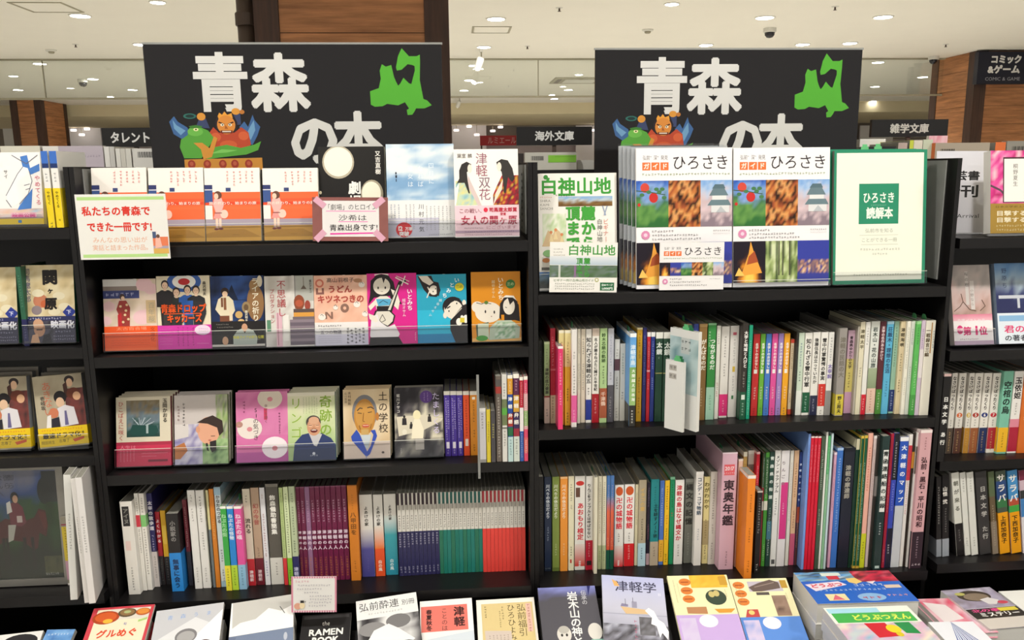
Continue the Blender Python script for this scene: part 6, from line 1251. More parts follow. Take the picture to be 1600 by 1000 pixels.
def art_reader(f):
    f.rect(0, 0, 100, 100, '2c8a68'); f.rect(2.6, 2.2, 96.5, 97.2, 'efeede')
    f.rect(27, 25, 70, 55, '2c8a68'); f.hfit('ひろさき', 31, 66, 35.5, 8.6, 'e6f2e4', 0.02); f.sh(40, 57, 41, 1.2, '9cc8b0'); f.hfit('読解本', 35, 64, 47, 8.8, 'e6f2e4', 0.04)
    f.hfit('弘前市を知る', 34, 65, 60, 3.4, 'a8b0a0', 0); f.hfit('ことができる一冊', 30, 69, 67, 3.4, 'a8b0a0', 0); f.rect(28, 63.2, 70, 63.5, 'c8ccba'); f.rect(30, 70.2, 70, 70.5, 'c8ccba'); f.sh(29, 71, 74, 2.0, 'b0b6a6'); f.sh(42, 58, 77.5, 1.8, 'b0b6a6'); f.sh(22, 80, 93, 1.8, 'b8bcae')
# ---------------------------------------------------------------- top shelf, left bookcase
def put_face(xl, xr, yt, yb, z, art, label, group, bg='eeeae2', T=0.012, lean=8, Y0=None, rot=0.0, spine='efeae0', band=None, stand_label=None, lip=0.034, tabs=1, right=True, mat=None):
    M, W, H = shelf_frame(xl, xr, yt, yb, z, lean, Y0, T, rot)
    r = face_book(M, W, H, T, bg, art, label, group, spine, band=band, spine_right=right, mat=mat)
    if stand_label:
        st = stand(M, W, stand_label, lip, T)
        if tabs: tab_on(st, W, H, T, tabs)
    return r, M, W, H
z = ROWZ['left'][0]
G1 = 'face out covers on the top shelf by the wooden column'
GJ = 'copies of the orange journey paperback'
for i, (a, b) in enumerate([(142, 228), (231, 317), (318.5, 405), (409.5, 496)]):
    put_face(a, b, 262+0.2*i, 380-0.6*i, z, art_journey, ['orange striped paperback cover partly behind the handwritten red lettered card', 'second orange striped paperback cover, its corner behind the red lettered card', 'third orange striped paperback cover, girl fully visible', 'fourth orange striped paperback cover, touching the black theatre cover'][i],
             GJ, 'efeae2', 0.010, stand_label='clear acrylic stand under the %s orange striped paperback' % ordn[i], tabs=2 if i == 2 else 1, Y0=0.03)
put_face(496.5, 600, 229, 377, z, art_theatre, 'black novel cover with pale glowing discs behind the taped pink card', G1, '1d1b1a', 0.018, Y0=0.045, spine='d8d4c8')
put_face(602.5, 708.5, 225, 378, z, art_april, 'pale blue cloudy sky novel cover with a red round sticker', G1, 'eceae8', 0.018, Y0=0.028, stand_label='clear acrylic stand under the cloudy sky cover')
put_face(708.5, 809, 233, 375, z, art_twin, 'novel cover with two long haired court ladies facing each other', G1, 'f3efe9', 0.018, Y0=0.012, stand_label='clear acrylic stand under the two court ladies cover')
# ---------------------------------------------------------------- second shelf
z = ROWZ['left'][1]
G2 = 'face out covers on the second shelf'
L2 = [
 (160, 243, 436, 551, art_kimono, 'pale pink cover of a kimono figure with an orange paper band', 'cfb8a0', (66, 100, 'ec5a26', band_kimono), 'd8c4b0', 1),
 (243.5, 327, 431, 548, art_curling, 'cover with four young curlers under a target, magenta paper band', 'e4d8bc', (67, 100, 'd23aa4', band_curling), 'e0d4b8', 1),
 (328, 411, 431, 544, art_prayer, 'dark blue night cover with a standing reader in a brown scarf', '232a40', None, '2c3450', 1),
 (412.5, 489, 431, 544, art_wonder, 'grey pink projection room cover with red vertical lettering', 'cfc8c0', None, 'b0a8a0', 1),
 (489.5, 573, 430, 543, art_udon, 'salmon pink cover with doughnut and small white foxes', 'e4b096', None, 'e8e0d8', 1),
 (572.5, 650, 427, 537, art_itomichi1, 'hot pink cover of a maid playing a shamisen', 'd6248a', None, 'd6248a', 0),
 (650.5, 728, 428.5, 538, art_itomichi2, 'turquoise cover with a black uniformed boy and upside down girl', '2a9fbc', None, '2a84b4', 1),
 (735.5, 812.5, 424.5, 535, art_itomichi3, 'mustard orange cover with two pale faced girls, last on its shelf', 'd98c1e', None, '5a3c1c', 0)]
for i, (a, b, t, bo, art, lab, bg, bd, sp, tb) in enumerate(L2):
    put_face(a, b, t, bo, z, art, lab, G2, bg, 0.013, 8, 0.03, spine=sp, band=bd, stand_label='clear acrylic stand under the %s cover from the side panel, second shelf' % ordn[i], tabs=tb, lip=0.036)
# ---------------------------------------------------------------- third shelf
z = ROWZ['left'][2]
G3 = 'face out covers on the third shelf'
def copies(xl, xr, yt, yb, z, n, T, lab, group, spine, bg='eeeae2', Y0=0.03, lean=12, step=0.0015):
    for k in range(n):
        M, W, H = shelf_frame(xl, xr, yt, yb, z, lean, Y0, T)
        la = math.radians(lean)
        M = M.copy(); M.translation = M.translation + Vector((step*(k+1), (T+0.0012)*(k+1)/math.cos(la), 0.0008*(k+1)))
        face_book(M, W, H, T, bg, None, lab % ordn[k], group, spine)
L3 = [
 (181, 266, 620, 731, art_hikobae, 'cream cover with a dark tree painting and crimson paper band', 'd9cfb8', (65, 100, 'c83454', band_hikobae), 'b05a68', 3, 'copies of the dark tree painting novel'),
 (272, 355, 617, 727, art_youth, 'pale cover of a bowed young profile in a purple patterned shirt', 'c9c0bc', None, '8a9a70', 2, 'copies of the young profile novel'),
 (368, 449, 612, 723, art_pink, 'pink cover with large pale blossom discs', 'd674a8', None, 'c060a0', 1, 'copies of the pink blossom paperback'),
 (448.5, 523, 613, 722, art_apple, 'pale green cover of a laughing man in a navy jacket', 'ddd8bc', None, '1f7f8c', 3, 'copies of the laughing man paperback'),
 (535.5, 608, 608, 719, art_soil, 'tan cover with a painted portrait in a blue collar', 'd8bf98', None, '1f8490', 2, 'copies of the painted portrait paperback'),
 (615.5, 691, 605, 718, art_soul, 'black and white snow scene cover with a purple disc', '8a857c', None, '3c3834', 1, 'copies of the snow scene paperback')]
for i, (a, b, t, bo, art, lab, bg, bd, sp, n, gp) in enumerate(L3):
    put_face(a, b, t, bo, z, art, lab, gp, bg, 0.010, 12, 0.032, spine=sp, band=bd, stand_label='clear acrylic stand under the %s cover from the side panel, third shelf' % ordn[i], lip=0.036, tabs=0)
    copies(a, b, t, bo, z, n, 0.010, '%s copy hidden behind the ' + ' '.join(lab.split()[:9]), gp, sp, bg, 0.032, 12)
# clear sheet divider
p0 = at(748.5, 730, 0.0)
dv = empty('sheet_divider', Matrix.Translation((p0.x, 0.0, z)), 'thin clear upright sheet divider on the third shelf beside the ochre spine', 'divider')
MB().box(-0.0008, -0.012, 0.0005, 0.0008, 0.2, at(746, 583, 0).z-z).build('upright_sheet', M_CLEAR, dv)
MB().box(-0.0025, -0.015, -0.028, 0.0025, -0.0125, at(746, 583, 0).z-z).build('front_edge', M_GREYP, dv)

# ---------------------------------------------------------------- top shelf, right bookcase
z = ROWZ['right'][0]
GR = 'guidebooks on the top shelf under the reflecting sign'
put_face(840.5, 960, 271, 457, z, art_mountain, 'white mountain guidebook cover with large green lettering, beside the centre post', GR, 'efebe3', 0.008, 6, 0.022, spine='d8d4c8', stand_label='clear acrylic stand under the white mountain guidebook', tabs=0)
put_face(993.5, 1144, 231, 452, z, art_guide, 'white city guide magazine with six photographs, small matching card in front', GR, 'f0edee', 0.007, 6, 0.016, spine='d0d0d0')
put_face(1146, 1297, 230.5, 447, z, art_guide, 'white city guide magazine with six photographs, beside the green bordered book', GR, 'f0edee', 0.007, 6, 0.016, spine='d0d0d0', stand_label='clear acrylic stand under the city guide beside the green bordered book', lip=0.014)
put_face(1304, 1449, 234, 442, z, art_reader, 'cream reader book cover with a green border and green title square', GR, '2c8a68', 0.012, 6, 0.018, spine='1f6a50', stand_label='clear acrylic stand under the green bordered reader book', lip=0.026, tabs=0)
for k in range(2):
    M, W, H = shelf_frame(1304, 1449, 234, 442, z, 6, 0.018, 0.012)
    M.translation = M.translation + Vector((-0.004*(k+1), 0.0135*(k+1), 0.001*(k+1)))
    r = face_book(M, W, H, 0.012, '2c8a68', None, '%s green reader copy hidden behind the cream green bordered one' % ordn[k], GR, '1f6a50')
    slip_flat(r, W*(0.35+0.2*k), 0.004, H)
# sleeved copies of the city guide standing behind, edges showing
for k in range(4):
    M, W, H = shelf_frame(993.5, 1144, 231, 452, z, 6, 0.016, 0.007)
    M.translation = M.translation + Vector((-0.0065*(k+1), 0.0095*(k+1), 0.0015*(k+1)))
    def side(f, k=k):
        f.photo(0, 23, 6, 56, 2, 8, apples); f.photo(0, 67, 6, 97, 2, 8, fire)
    r = face_book(M, W, H, 0.007, 'd9dadc', side, '%s sleeved guide copy fanned out behind the front city guide' % ordn[k], 'sleeved copies of the city guide', 'c0c0c4', mat=M_LAM)
    MB().box(-0.0025, -0.0008, -0.0005, W+0.001, -0.0004, H+0.004).build('clear_sleeve', M_CLEAR, r)
M, W, H = shelf_frame(840.5, 960, 271, 457, z, 6, 0.022, 0.008)
for k in range(2):
    M2 = M.copy(); M2.translation = M.translation + Vector((0.004*(k+1), 0.010*(k+1), 0.0005))
    face_book(M2, W, H, 0.008, 'e4e0d8', None, '%s mountain guide copy hidden behind the white mountain guidebook' % ordn[k], GR, 'd0ccc0')

# ---------------------------------------------------------------- cards
def card(name, tl, tr, bl, Y, art, label, bg='ecebe6', T=0.0008, cat='card', mat=None, lean=0.0, group=None):
    la = math.radians(lean)
    p = at(bl[0], bl[1], Y); n = Vector((0, -math.cos(la), math.sin(la)))
    a, b, c = at_plane(tl[0], tl[1], p, n), at_plane(tr[0], tr[1], p, n), p
    U = b-a; W = U.length; U.normalize()
    dn = U.cross(n); dn = dn if dn.z < 0 else -dn
    H = (c-a).dot(dn)
    M = Matrix((U, -n, -dn)).transposed().to_4x4(); M.translation = a+dn*H
    root = empty(name, M, label, cat, group)
    A = Art(); A.solid(MB().box(0, 0, 0, W, T, H), bg)
    f = Sheet(A, (0, 0, H), X3, -Z3, -Y3, W, H); art(f)
    A.build('card_sheet', mat or M_LAM, root)
    return root, W, H
def art_card1(f):
    f.rect(0, 0, 100, 100, 'e6e4de'); f.rect(2, 4, 98, 9, 'b4d88a'); f.rect(3, 92, 97, 97, 'b4d88a')
    f.hfit('私たちの青森で', 6, 82, 26, 15, 'd8382c', 0.035); f.hfit('できた一冊です!', 10, 82, 50, 15, 'd8382c', 0.035)
    f.hfit('みんなの思い出が', 15, 76, 70, 9.5, 'ecb494', 0.0); f.hfit('実話と詰まった作品。', 14, 80, 82, 9.5, 'ecb494', 0.0)
    f.rect(82, 64, 99, 92, 'e07a54'); f.rect(82, 56, 99, 66, 'e9e4e0'); f.rect(82, 80, 99, 84, 'a8a0ac'); f.rect(82, 84, 99, 92, 'd8ac58'); f.rect(82, 58, 86, 68, '4a5a7c'); f.poly([(85, 68), (90, 66), (92, 82), (84, 84)], 'eab4a4'); f.ell(88, 65, 2, 3, '6a4a3c')
card('pop_card', (116, 304), (258, 302.5), (130.5, 406), -0.022, art_card1, 'white handwritten card with red lettering and green stripes, hung over the shelf edge', T=0.001)
def art_card2(f):
    f.rect(0, 0, 100, 100, '84504c'); f.photo(0, 0, 100, 100, 8, 6, n_photo(['7c4a48', '8c5852', '86524e'], 3, 2)); f.rect(13, 8, 88, 90, 'e2dedc')
    f.hfit('「劇場」のヒロイン', 16, 86, 23, 15, '2c2828', 0.005, 0.02); f.rect(18, 31, 84, 32.5, 'e86ab4')
    f.hfit('沙希は', 34, 72, 47, 15, '2c2828', 0.005); f.rect(34, 55, 73, 56.5, 'e86ab4')
    f.hfit('青森出身です!', 22, 86, 70, 16, '2c2828', 0.01, 0.03); f.poly([(23, 82), (84, 80), (84, 83), (23, 85.5)], 'e03ca0')
r, W, H = card('pop_card', (487.5, 308), (606, 308.5), (489.5, 376.5), 0.004, art_card2, 'handwritten pink bordered card with taped corners, leaning on the black cover', lean=6)
for (u, v, a) in ((0.10, 0.88, 40), (0.88, 0.88, -40), (0.10, 0.12, -45), (0.88, 0.12, 45)):
    t = Art(); t.solid(MB().box(-0.012, -0.0007, -0.006, 0.012, -0.0004, 0.006), 'd8a4b8')
    o = t.build('tape', M_LAM, r); o.location = (u*W, 0, v*H); o.rotation_euler = (0, math.radians(a), 0)
card('title_card', (859.5, 378), (965.5, 379), (859.5, 456.5), 0.004, art_mountain_card, 'small white green lettered mountain guide card in front of its guidebook', lean=3)
card('title_card', (1031, 379), (1132, 378), (1029, 453.5), 0.002, art_guide_card, 'small white city guide card with a strip of six photographs', lean=3)
def art_new(f):
    f.rect(0, 0, 100, 100, 'd9d8e0'); f.hfit('文芸書', 12, 82, 30, 12, '2c2c30', 0.03); f.hfit('新刊', 12, 82, 49, 16, '2c2c30', 0.03); f.hfit('New Arrival', 10, 84, 79, 7, '3a3a40', 0.0)
card('section_card', (1464, 236), (1549, 236), (1464, 364), 0.10, art_new, 'white new arrival card with black lettering behind the bookcase end panel', lean=4)
def art_pinkcard(f):
    f.rect(0, 0, 100, 100, 'd88aa0'); f.rect(4, 5, 96, 95, 'e9e6e2')
    for i in range(17): f.rect(4+i*5.5, 0, 6.2+i*5.5, 5, 'f0d4dc'); f.rect(4+i*5.5, 95, 6.2+i*5.5, 100, 'f0d4dc')
    f.sh(8, 40, 13, 7, 'e0a0b0')
    for v, a, b in ((24, 14, 86), (34, 12, 66), (44, 28, 60), (54, 40, 88), (63, 40, 90), (72, 38, 86), (81, 38, 78)): f.sh(a, b, v, 6, 'a8a4b0')
    f.ell(14, 82, 8, 9, 'e0a48c'); f.ell(24, 80, 6, 9, 'ecd8b0'); f.rect(20, 66, 28, 73, '2c2828'); f.sh(28, 34, 70, 6, '4a4440')
card('pop_card', (455, 901), (526, 900.5), (453, 957), -0.075, art_pinkcard, 'small white card with a pink checked border above the black noodle book', lean=4)

# ---------------------------------------------------------------- the two big signs
def fig(f):
    """festival float painting: warrior and dragon on a plinth"""
    def q(*pts): return [(6.6+x*0.293, 50+y*0.44) for x, y in pts]
    o = lambda x, y, rx, ry, c, n=14: f.ell(6.6+x*0.293, 50+y*0.44, rx*0.293, ry*0.44, c, n)
    P_ = lambda c, *pts: f.poly(q(*pts), c)
    P_('3f6496', (0, 24), (6, 14), (10, 24), (20, 34), (24, 46), (14, 56), (4, 46)); P_('6f9cc0', (4, 20), (8, 30), (18, 40), (12, 48), (5, 36))
    P_('3f6496', (84, 52), (80, 34), (86, 24), (90, 34), (96, 12), (98, 22), (104, 34), (100, 50), (94, 66), (84, 66)); P_('6f9cc0', (88, 46), (92, 34), (97, 22), (98, 40), (92, 58))
    o(24, 14, 7.5, 5, '2f6a60'); o(24, 14, 5, 3, '1c3230')
    P_('3a4468', (30, 34), (34, 20), (42, 18), (46, 36)); P_('3a4468', (74, 30), (74, 10), (82, 10), (82, 30))
    o(37, 15, 5, 7, 'd8943c'); o(77, 6, 5, 6, 'd8943c'); o(84, 7, 3, 4, 'b87434')
    P_('2a2024', (52, 26), (56, 12), (64, 4), (74, 12), (78, 26), (76, 46), (54, 46)); P_('b8482c', (44, 46), (50, 34), (56, 44), (74, 44), (82, 34), (90, 44), (92, 66), (84, 76), (48, 76)); o(52, 52, 6, 8, 'd06038'); o(84, 50, 6, 8, 'd06038'); o(66, 66, 10, 8, 'cc5c34')
    P_('e8a03c', (56, 14), (58, 8), (61, 12), (64, 6), (67, 12), (72, 9), (73, 18), (57, 20)); o(65, 30, 10.5, 17, 'd88a3c', 20); P_('3a2018', (57, 24), (63, 28), (63, 30), (56, 26)); P_('3a2018', (73, 24), (67, 28), (67, 30), (74, 26)); o(60.5, 30, 2.2, 2.6, 'f0e4c8', 10); o(69.5, 30, 2.2, 2.6, 'f0e4c8', 10); o(60.8, 30, 1, 1.3, '2a1814', 8); o(69.2, 30, 1, 1.3, '2a1814', 8); P_('a85c24', (64, 30), (67, 37), (63, 37)); P_('6a2418', (58, 40), (72, 40), (71, 45), (59, 45)); f.rect(6.6+60*0.293, 50+41*0.44, 6.6+70*0.293, 50+43*0.44, 'e6dcc8')
    P_('57a03c', (10, 70), (12, 56), (20, 48), (22, 36), (32, 32), (44, 40), (50, 54), (46, 64), (40, 76), (34, 90), (14, 90)); o(29, 42, 9, 8, '6cb44c'); o(30, 38, 3, 3, 'e6e6a8', 10); o(30, 38, 1.2, 1.4, '26321c', 8); P_('3f7c30', (22, 32), (30, 30), (38, 32), (36, 35), (24, 36))
    P_('57a03c', (36, 80), (50, 70), (64, 66), (80, 72), (96, 66), (104, 60), (100, 76), (86, 84), (60, 88), (40, 92)); P_('7cc05c', (44, 82), (58, 74), (76, 76), (64, 80))
    P_('cf8f3a', (26, 62), (36, 62), (44, 72), (50, 50), (54, 54), (46, 88), (36, 92), (34, 74)); P_('c88a38', (14, 92), (104, 90), (104, 112), (14, 114))
    for x in (22, 40, 58, 72, 88): o(x, 101, 4.5, 8, '9c3a28', 12); o(x, 100, 2.2, 4, 'b85a40', 10)
MAPPTS = [(905,300),(950,350),(1000,350),(1020,340),(1020,390),(1015,500),(1035,620),(1060,630),(1088,660),(1040,680),(985,680),(975,700),(960,720),(930,722),(925,690),(940,680),(915,640),(870,660),(800,650),(770,665),(720,668),(695,655),(693,570),(750,550),(765,490),(760,440),(775,400),(800,415),(835,405),(850,480),(862,510),(875,535),(890,520),(910,485),(945,520),(960,525),(985,440),(984,412),(970,405),(940,400),(900,435),(870,440),(865,420),(880,350)]
def art_sign(f):
    k = 100.0*f.vis
    V = lambda v: v*f.vis
    g = Sheet(f.a, f.O, f.U, f.V, f.N, f.W, f.H*f.vis); g.k = f.k
    g.glyph('青', 24.8, 30.5, 47.5, 'd8d7d3', 0.033, 0.96); g.up(); g.glyph('森', 44.6, 31, 47, 'd8d7d3', 0.036, 1.0); g.up()
    g.glyph('の', 55.2, 76, 44, 'd6d5d0', 0.042, 0.95); g.up(); g.glyph('本', 70.4, 73.5, 40, 'd6d5d0', 0.045, 1.0)
    g.poly([((400+x/4-222)/4.68, (y/4-68)/2.0) for x, y in MAPPTS], '55ac35')
    fig(g)
for (tl, tr, bl, lab, ph) in (((222.5, 70), (689.5, 66.5), (244, 255), 'large black sign with white lettering and green map, in front of the plank column', 1), ((930, 77.5), (1348, 76), (941, 255), 'large black sign with white lettering and green map, blue lamp reflections, above the guidebooks', 2)):
    Y = 0.235
    a, b = at(tl[0], tl[1], Y), at(tr[0], tr[1], Y)
    zt = (a.z+b.z)/2; W = b.x-a.x; vis = zt-at((tl[0]+tr[0])/2, 266, Y).z
    zb = (ROWZ['left'] if ph == 1 else ROWZ['right'])[0]+0.0005
    H = zt-zb
    root = empty('sign_board', Matrix.Translation((a.x, Y, zb)), lab, 'sign', 'large black signs above the bookcases')
    A = Art(); A.solid(MB().box(0, 0, 0, W, 0.004, H), '1c1a1b')
    f = Sheet(A, (0, 0, H), X3, -Z3, -Y3, W, H); f.vis = vis/H
    art_sign(f)
    A.build('board', M_LAM, root)
    MB().box(-0.002, -0.001, H-0.0015, W+0.002, 0.005, H+0.0025).build('top_edging', M_METAL, root)
    MB().box(0.02, 0.0045, 0, 0.05, 0.03, 0.09).build('foot', M_BLACK, root)
    MB().box(W-0.05, 0.0045, 0, W-0.02, 0.03, 0.09).build('foot', M_BLACK, root)
# ---------------------------------------------------------------- far left bookcase
z = ROWZ['far_left'][0]
def art_hand(f):
    f.rect(0, 0, 100, 100, 'eceae8')
    f.photo(0, 78, 100, 92, 8, 4, n_photo(['a8c4d8', 'd8ccd0', 'e0b8a0', '7a88a8'], 4, 2)); f.rect(0, 92, 100, 100, 'e8c83c'); f.rect(44, 84, 88, 91, 'e6a4c0'); f.hfit('映画公開', 46, 86, 87.5, 6, 'c83c80', 0.03); f.rect(56, 94, 62, 98, '4a84c0')
    f.poly([(66, 6), (78, 4), (82, 22), (98, 16), (98, 26), (74, 34), (70, 22)], '4a7cc4'); f.poly([(60, 74), (84, 50), (80, 78), (56, 80)], '4a7cc4')
    f.poly([(38, 60), (60, 30), (70, 20), (78, 22), (84, 40), (78, 56), (60, 70), (46, 76)], 'f2f0ee')
    for pts in ([(38, 60), (60, 30), (70, 20)], [(80, 26), (84, 40), (76, 58), (60, 72)], [(70, 46), (80, 44)], [(72, 52), (80, 50)], [(52, 4), (76, 16), (96, 4)], [(46, 76), (38, 66)]): f.line(pts, 0.9, '6a6a78')
    f.vt('やめてくる', 93, 32, 8, 'd85a78', -0.005, 1.05); f.vt('サイ', 40, 24, 6, '4a4a50', 0.0)
put_face(-30, 62, 238, 353, z, art_hand, 'white manga novel cover with a drawn hand and blue tie', 'face out covers on the far side top shelf', 'eceae8', 0.012, 6, 0.03, spine='e8e6e0', stand_label='clear acrylic stand under the drawn hand cover', lip=0.02)
YB = [(0, 16, '3f6ec0', 'b', 0, 100), (16, 22, '24386c', 'b', 0, 100), (48, 100, 'e8cc24')]
spine_row(z, 'top shelf past the handwritten card', 'white and yellow manga novels', [
 S(63, 74, 236, 356, 'e9e7e2', 'white yellow', YB, [('~', 28, 40, '8a8a90'), ('やめてく', 52, 70, '6a5c10', 50, 50), ('~', 92, 99, '3a3a3c')], lab='first white and yellow manga spine with a blue top', Yf=0.0, D=0.12),
 S(76, 88, 236, 357, 'e9e7e2', 'white yellow', YB, [('~', 28, 40, '8a8a90'), ('やめてくる', 52, 74, '6a5c10', 50, 50), ('~', 88, 90, '6a5c10')], lab='second white and yellow manga spine with a blue top, beside the side panel', Yf=-0.002, D=0.12)], Ymin=-0.01)
z = ROWZ['far_left'][1]
def art_seki(f):
    f.photo(0, 0, 100, 66, 12, 12, n_photo(['b8a47c', 'd0bc90', 'ddd0ac', 'c4ae84'], 4, 3)); f.ell(34, 46, 14, 9, 'c07a5c'); f.ell(42, 50, 8, 5, 'c0623c'); f.ell(26, 58, 10, 6, '8a7c80')
    for a, b in ((30, 36), (70, 40), (80, 54), (60, 60)): f.ell(a, b, 12, 5, 'e0d6b8', 12)
    f.vt('関', 54, 6, 20, '1f1a18', 0.05); f.vt('ヶ', 54, 29, 8, '1f1a18', 0.05); f.vt('原', 54, 42, 16, '1f1a18', 0.05); f.vt('司馬遼太郎', 10, 4, 8.6, '7a7480', 0.02, 1.02)
    f.poly([(88, 52), (100, 59), (100, 62), (88, 70), (76, 61)], '2c3a8c'); f.ht('下', 88, 61, 6, 'd8dcf0', 0.03, 'c')
    f.rect(0, 66, 100, 100, '3a384c'); f.rect(0, 66, 100, 71, '2a2f5c'); f.sh(6, 74, 68.6, 3, 'c8c8d8'); f.photo(0, 72, 60, 100, 8, 6, n_photo(['2a2830', '4c4a58', '3a3844'], 4, 6))
    f.ell(30, 82, 11, 10, 'b08468', 20); f.ell(28, 76, 10, 7, 'c89c7c', 18); f.poly([(12, 100), (16, 90), (26, 88), (30, 100)], 'c49878'); f.rect(24, 82, 36, 84, '4a3430'); f.poly([(34, 100), (38, 90), (50, 88), (54, 100)], '24222a')
    f.hfit('映画化', 52, 98, 77, 11, 'dcdce6', 0.04); f.sh(60, 92, 86, 3, '9a9ab0'); f.sh(56, 96, 92, 2.4, '9a9ab0'); f.sh(56, 96, 96, 2.4, '9a9ab0')
for i, (a, b) in enumerate([(-57, 24), (33, 114)]):
    put_face(a, b, 418-4*i, 541, z, art_seki, ['samurai paperback cover cut by the frame edge, dark green spine showing', 'samurai paperback cover with bold black title beside the side panel'][i], 'samurai paperbacks on the far side shelf', 'd0bc90', 0.014 if i == 0 else 0.011, 8, 0.03, spine='2f6048', stand_label='clear acrylic stand under the %s samurai paperback' % ordn[i], lip=0.036, tabs=0)
MB_green = shelf_frame(-55, 27, 418, 541, z, 8, 0.03, 0.014)
p = at(32, 480, 0.03)
spine_row(z, 'second far shelf', 'samurai paperbacks on the far side shelf', [S(23.5, 32, 417, 541, '2f6048', 'green', [(66, 100, '2a2a58')], [('~', 10, 50, '5a8a70'), ('~', 74, 92, '6a6a90')], lab='dark green samurai paperback spine between its two covers', Yf=0.03, D=0.1)])
z = ROWZ['far_left'][2]
def art_drama(f):
    f.photo(0, 0, 100, 100, 9, 10, n_photo(['8f8470', 'a89c84', 'b8ad94', '98907c'], 2.5, 5)); f.photo(62, 20, 100, 72, 6, 8, n_photo(['4a3432', '7a3c38', '2c2626'], 4, 2))
    f.vt('あきない', 26, 8, 13, 'c8694c', -0.005, 0.9); f.vt('壱岐坂', 16, 28, 6.4, '2c2624', 0.02, 1.0)
    f.ell(74, 8, 10, 6, '2c2220'); f.ell(74, 12, 6.5, 6, 'dcb494'); f.poly([(60, 14), (68, 10), (70, 30), (62, 34)], '4a2c24'); f.ell(80, 27, 14, 8, '6a3424'); f.ell(86, 31, 8, 6, 'd8a884'); f.ell(52, 31, 13, 9, '201c1e'); f.ell(51, 38, 8.5, 7, 'e0bc9c'); f.poly([(44, 46), (60, 42), (78, 46), (84, 70), (48, 72)], 'dcd8dc'); f.poly([(58, 50), (62, 50), (64, 70), (56, 70)], '6a6490'); f.ell(36, 52, 10, 7, 'cc7a58'); f.poly([(22, 56), (30, 54), (28, 72), (18, 72)], 'e8e4e0'); f.poly([(30, 60), (46, 58), (46, 72), (28, 72)], '2c2a34')
def band_drama(f):
    f.rect(0, 0, 100, 100, 'e8c41c'); f.sh(6, 92, 14, 12, 'd8702c'); f.hfit('最速ドラマ化', 8, 86, 44, 30, '2c2620', 0.03); f.ht('!!', 88, 40, 24, '2c2620', 0.04); f.hfit('岡田将生', 4, 32, 78, 20, '5a4a18', 0.0); f.hfit('志尊了', 40, 62, 74, 20, '5a4a18', 0.0); f.poly([(68, 70), (92, 58), (92, 72), (72, 86)], 'cc5a2c')
for i, (a, b) in enumerate([(-34, 44), (58, 135)]):
    r, M, W, H = put_face(a, b, 590-2*i, 706, z, art_drama, ['drama novel cover with a yellow paper band, cut by the frame edge', 'tilted drama novel cover with a yellow paper band beside the side panel'][i], 'yellow banded drama novels', 'b8ad94', 0.014, 8, 0.03, rot=-4.0 if i else -1.5, spine='8a8c90', band=(72, 98, 'e8c41c', band_drama))
    M0, W0, H0 = shelf_frame(a, b, 590, 706, z, 8, 0.03, 0.014)
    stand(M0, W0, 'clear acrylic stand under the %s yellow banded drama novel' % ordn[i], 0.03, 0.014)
    for k in range(2):
        M2 = M0.copy(); M2.translation = M0.translation + Vector((0.004*k-0.002, 0.021+0.017*k, 0.006+0.006*k))
        face_book(M2, W0, H0, 0.014, '8f887c', None, '%s copy hidden behind the %s' % (ordn[k], ['drama novel cut by the frame edge', 'tilted drama novel'][i]), 'yellow banded drama novels', '8a8c90')
z = ROWZ['far_left'][3]
# large framed picture book cover
def art_horse(f):
    f.photo(0, 0, 100, 100, 16, 18, lambda x, y: pick((0.02 if y < 0 else 0)+y*1.25+0.35*fbm(x*3, y*4, 8), ['7a7a8c', '485c90', '284880', '28442e', '2c4826', '20361a', '141f12', '161f14']))
    f.photo(76, 2, 100, 30, 5, 8, n_photo(['16191c', '20262a', '262e2c'], 5, 3)); f.ell(78, 20, 10, 12, '1a2022', 14)
    f.poly([(2, 50), (16, 44), (40, 48), (60, 44), (68, 36), (78, 38), (80, 52), (76, 62), (66, 58), (62, 72), (56, 74), (40, 66), (20, 64), (2, 68)], '4a1a1c'); f.poly([(66, 38), (78, 40), (79, 52), (74, 56)], '5c2422')
    for u in (8, 14, 40, 52): f.poly([(u, 62), (u+5, 62), (u+4, 92), (u+1, 92)], '1f1616')
    f.poly([(22, 32), (34, 28), (44, 34), (48, 48), (40, 52), (24, 50)], '6a2f38'); f.poly([(20, 30), (26, 28), (28, 38), (20, 40)], 'c9c4bc'); f.rect(34, 42, 42, 48, 'b8a8a0'); f.ell(33, 25, 6, 5, '1c1a1e'); f.ell(34, 26.5, 4, 3.6, 'c09478'); f.poly([(20, 50), (32, 50), (26, 64), (18, 66)], 'a8a498')
    f.photo(70, 80, 100, 96, 6, 4, n_photo(['2c3420', '4a4c2c', '3c3c24'], 5, 2)); f.ht('なんてこった', 70, 96.5, 2.6, 'b8b8b0', 0.0, 'l', 0.75)
    for u in (13, 24, 30): f.vt('なんへ' if u == 13 else '御ら', u, 4, 6, '4a4a58', -0.01, 1.2)
xa = at(-28, 800, 0.02).x; xb = at(93, 745, 0.02).x
ztp = ROWZ['far_left'][2]-SH_T-0.004; W = xb-xa; H = ztp-z-0.001
fr = empty('picture_frame', Matrix.Translation((xa, 0.02, z+0.0025)) @ Matrix.Rotation(math.radians(-3), 4, 'X'), 'large framed picture of a horse rider on the far side bottom shelf', 'picture frame')
e = 0.014
fm = MB().box(0, 0, 0, e, 0.02, H).box(W-e, 0, 0, W, 0.02, H).box(e, 0, 0, W-e, 0.02, e).box(e, 0, H-e, W-e, 0.02, H)
fm.build('frame', flat_mat('silver_frame', '8f8c86', 0.35, 0.6), fr)
A = Art(); A.solid(MB().box(e, 0.006, e, W-e, 0.012, H-e), '20261c'); art_horse(Sheet(A, (e, 0.006, H-e), X3, -Z3, -Y3, W-2*e, H-2*e)); A.build('picture', M_COVER, fr)
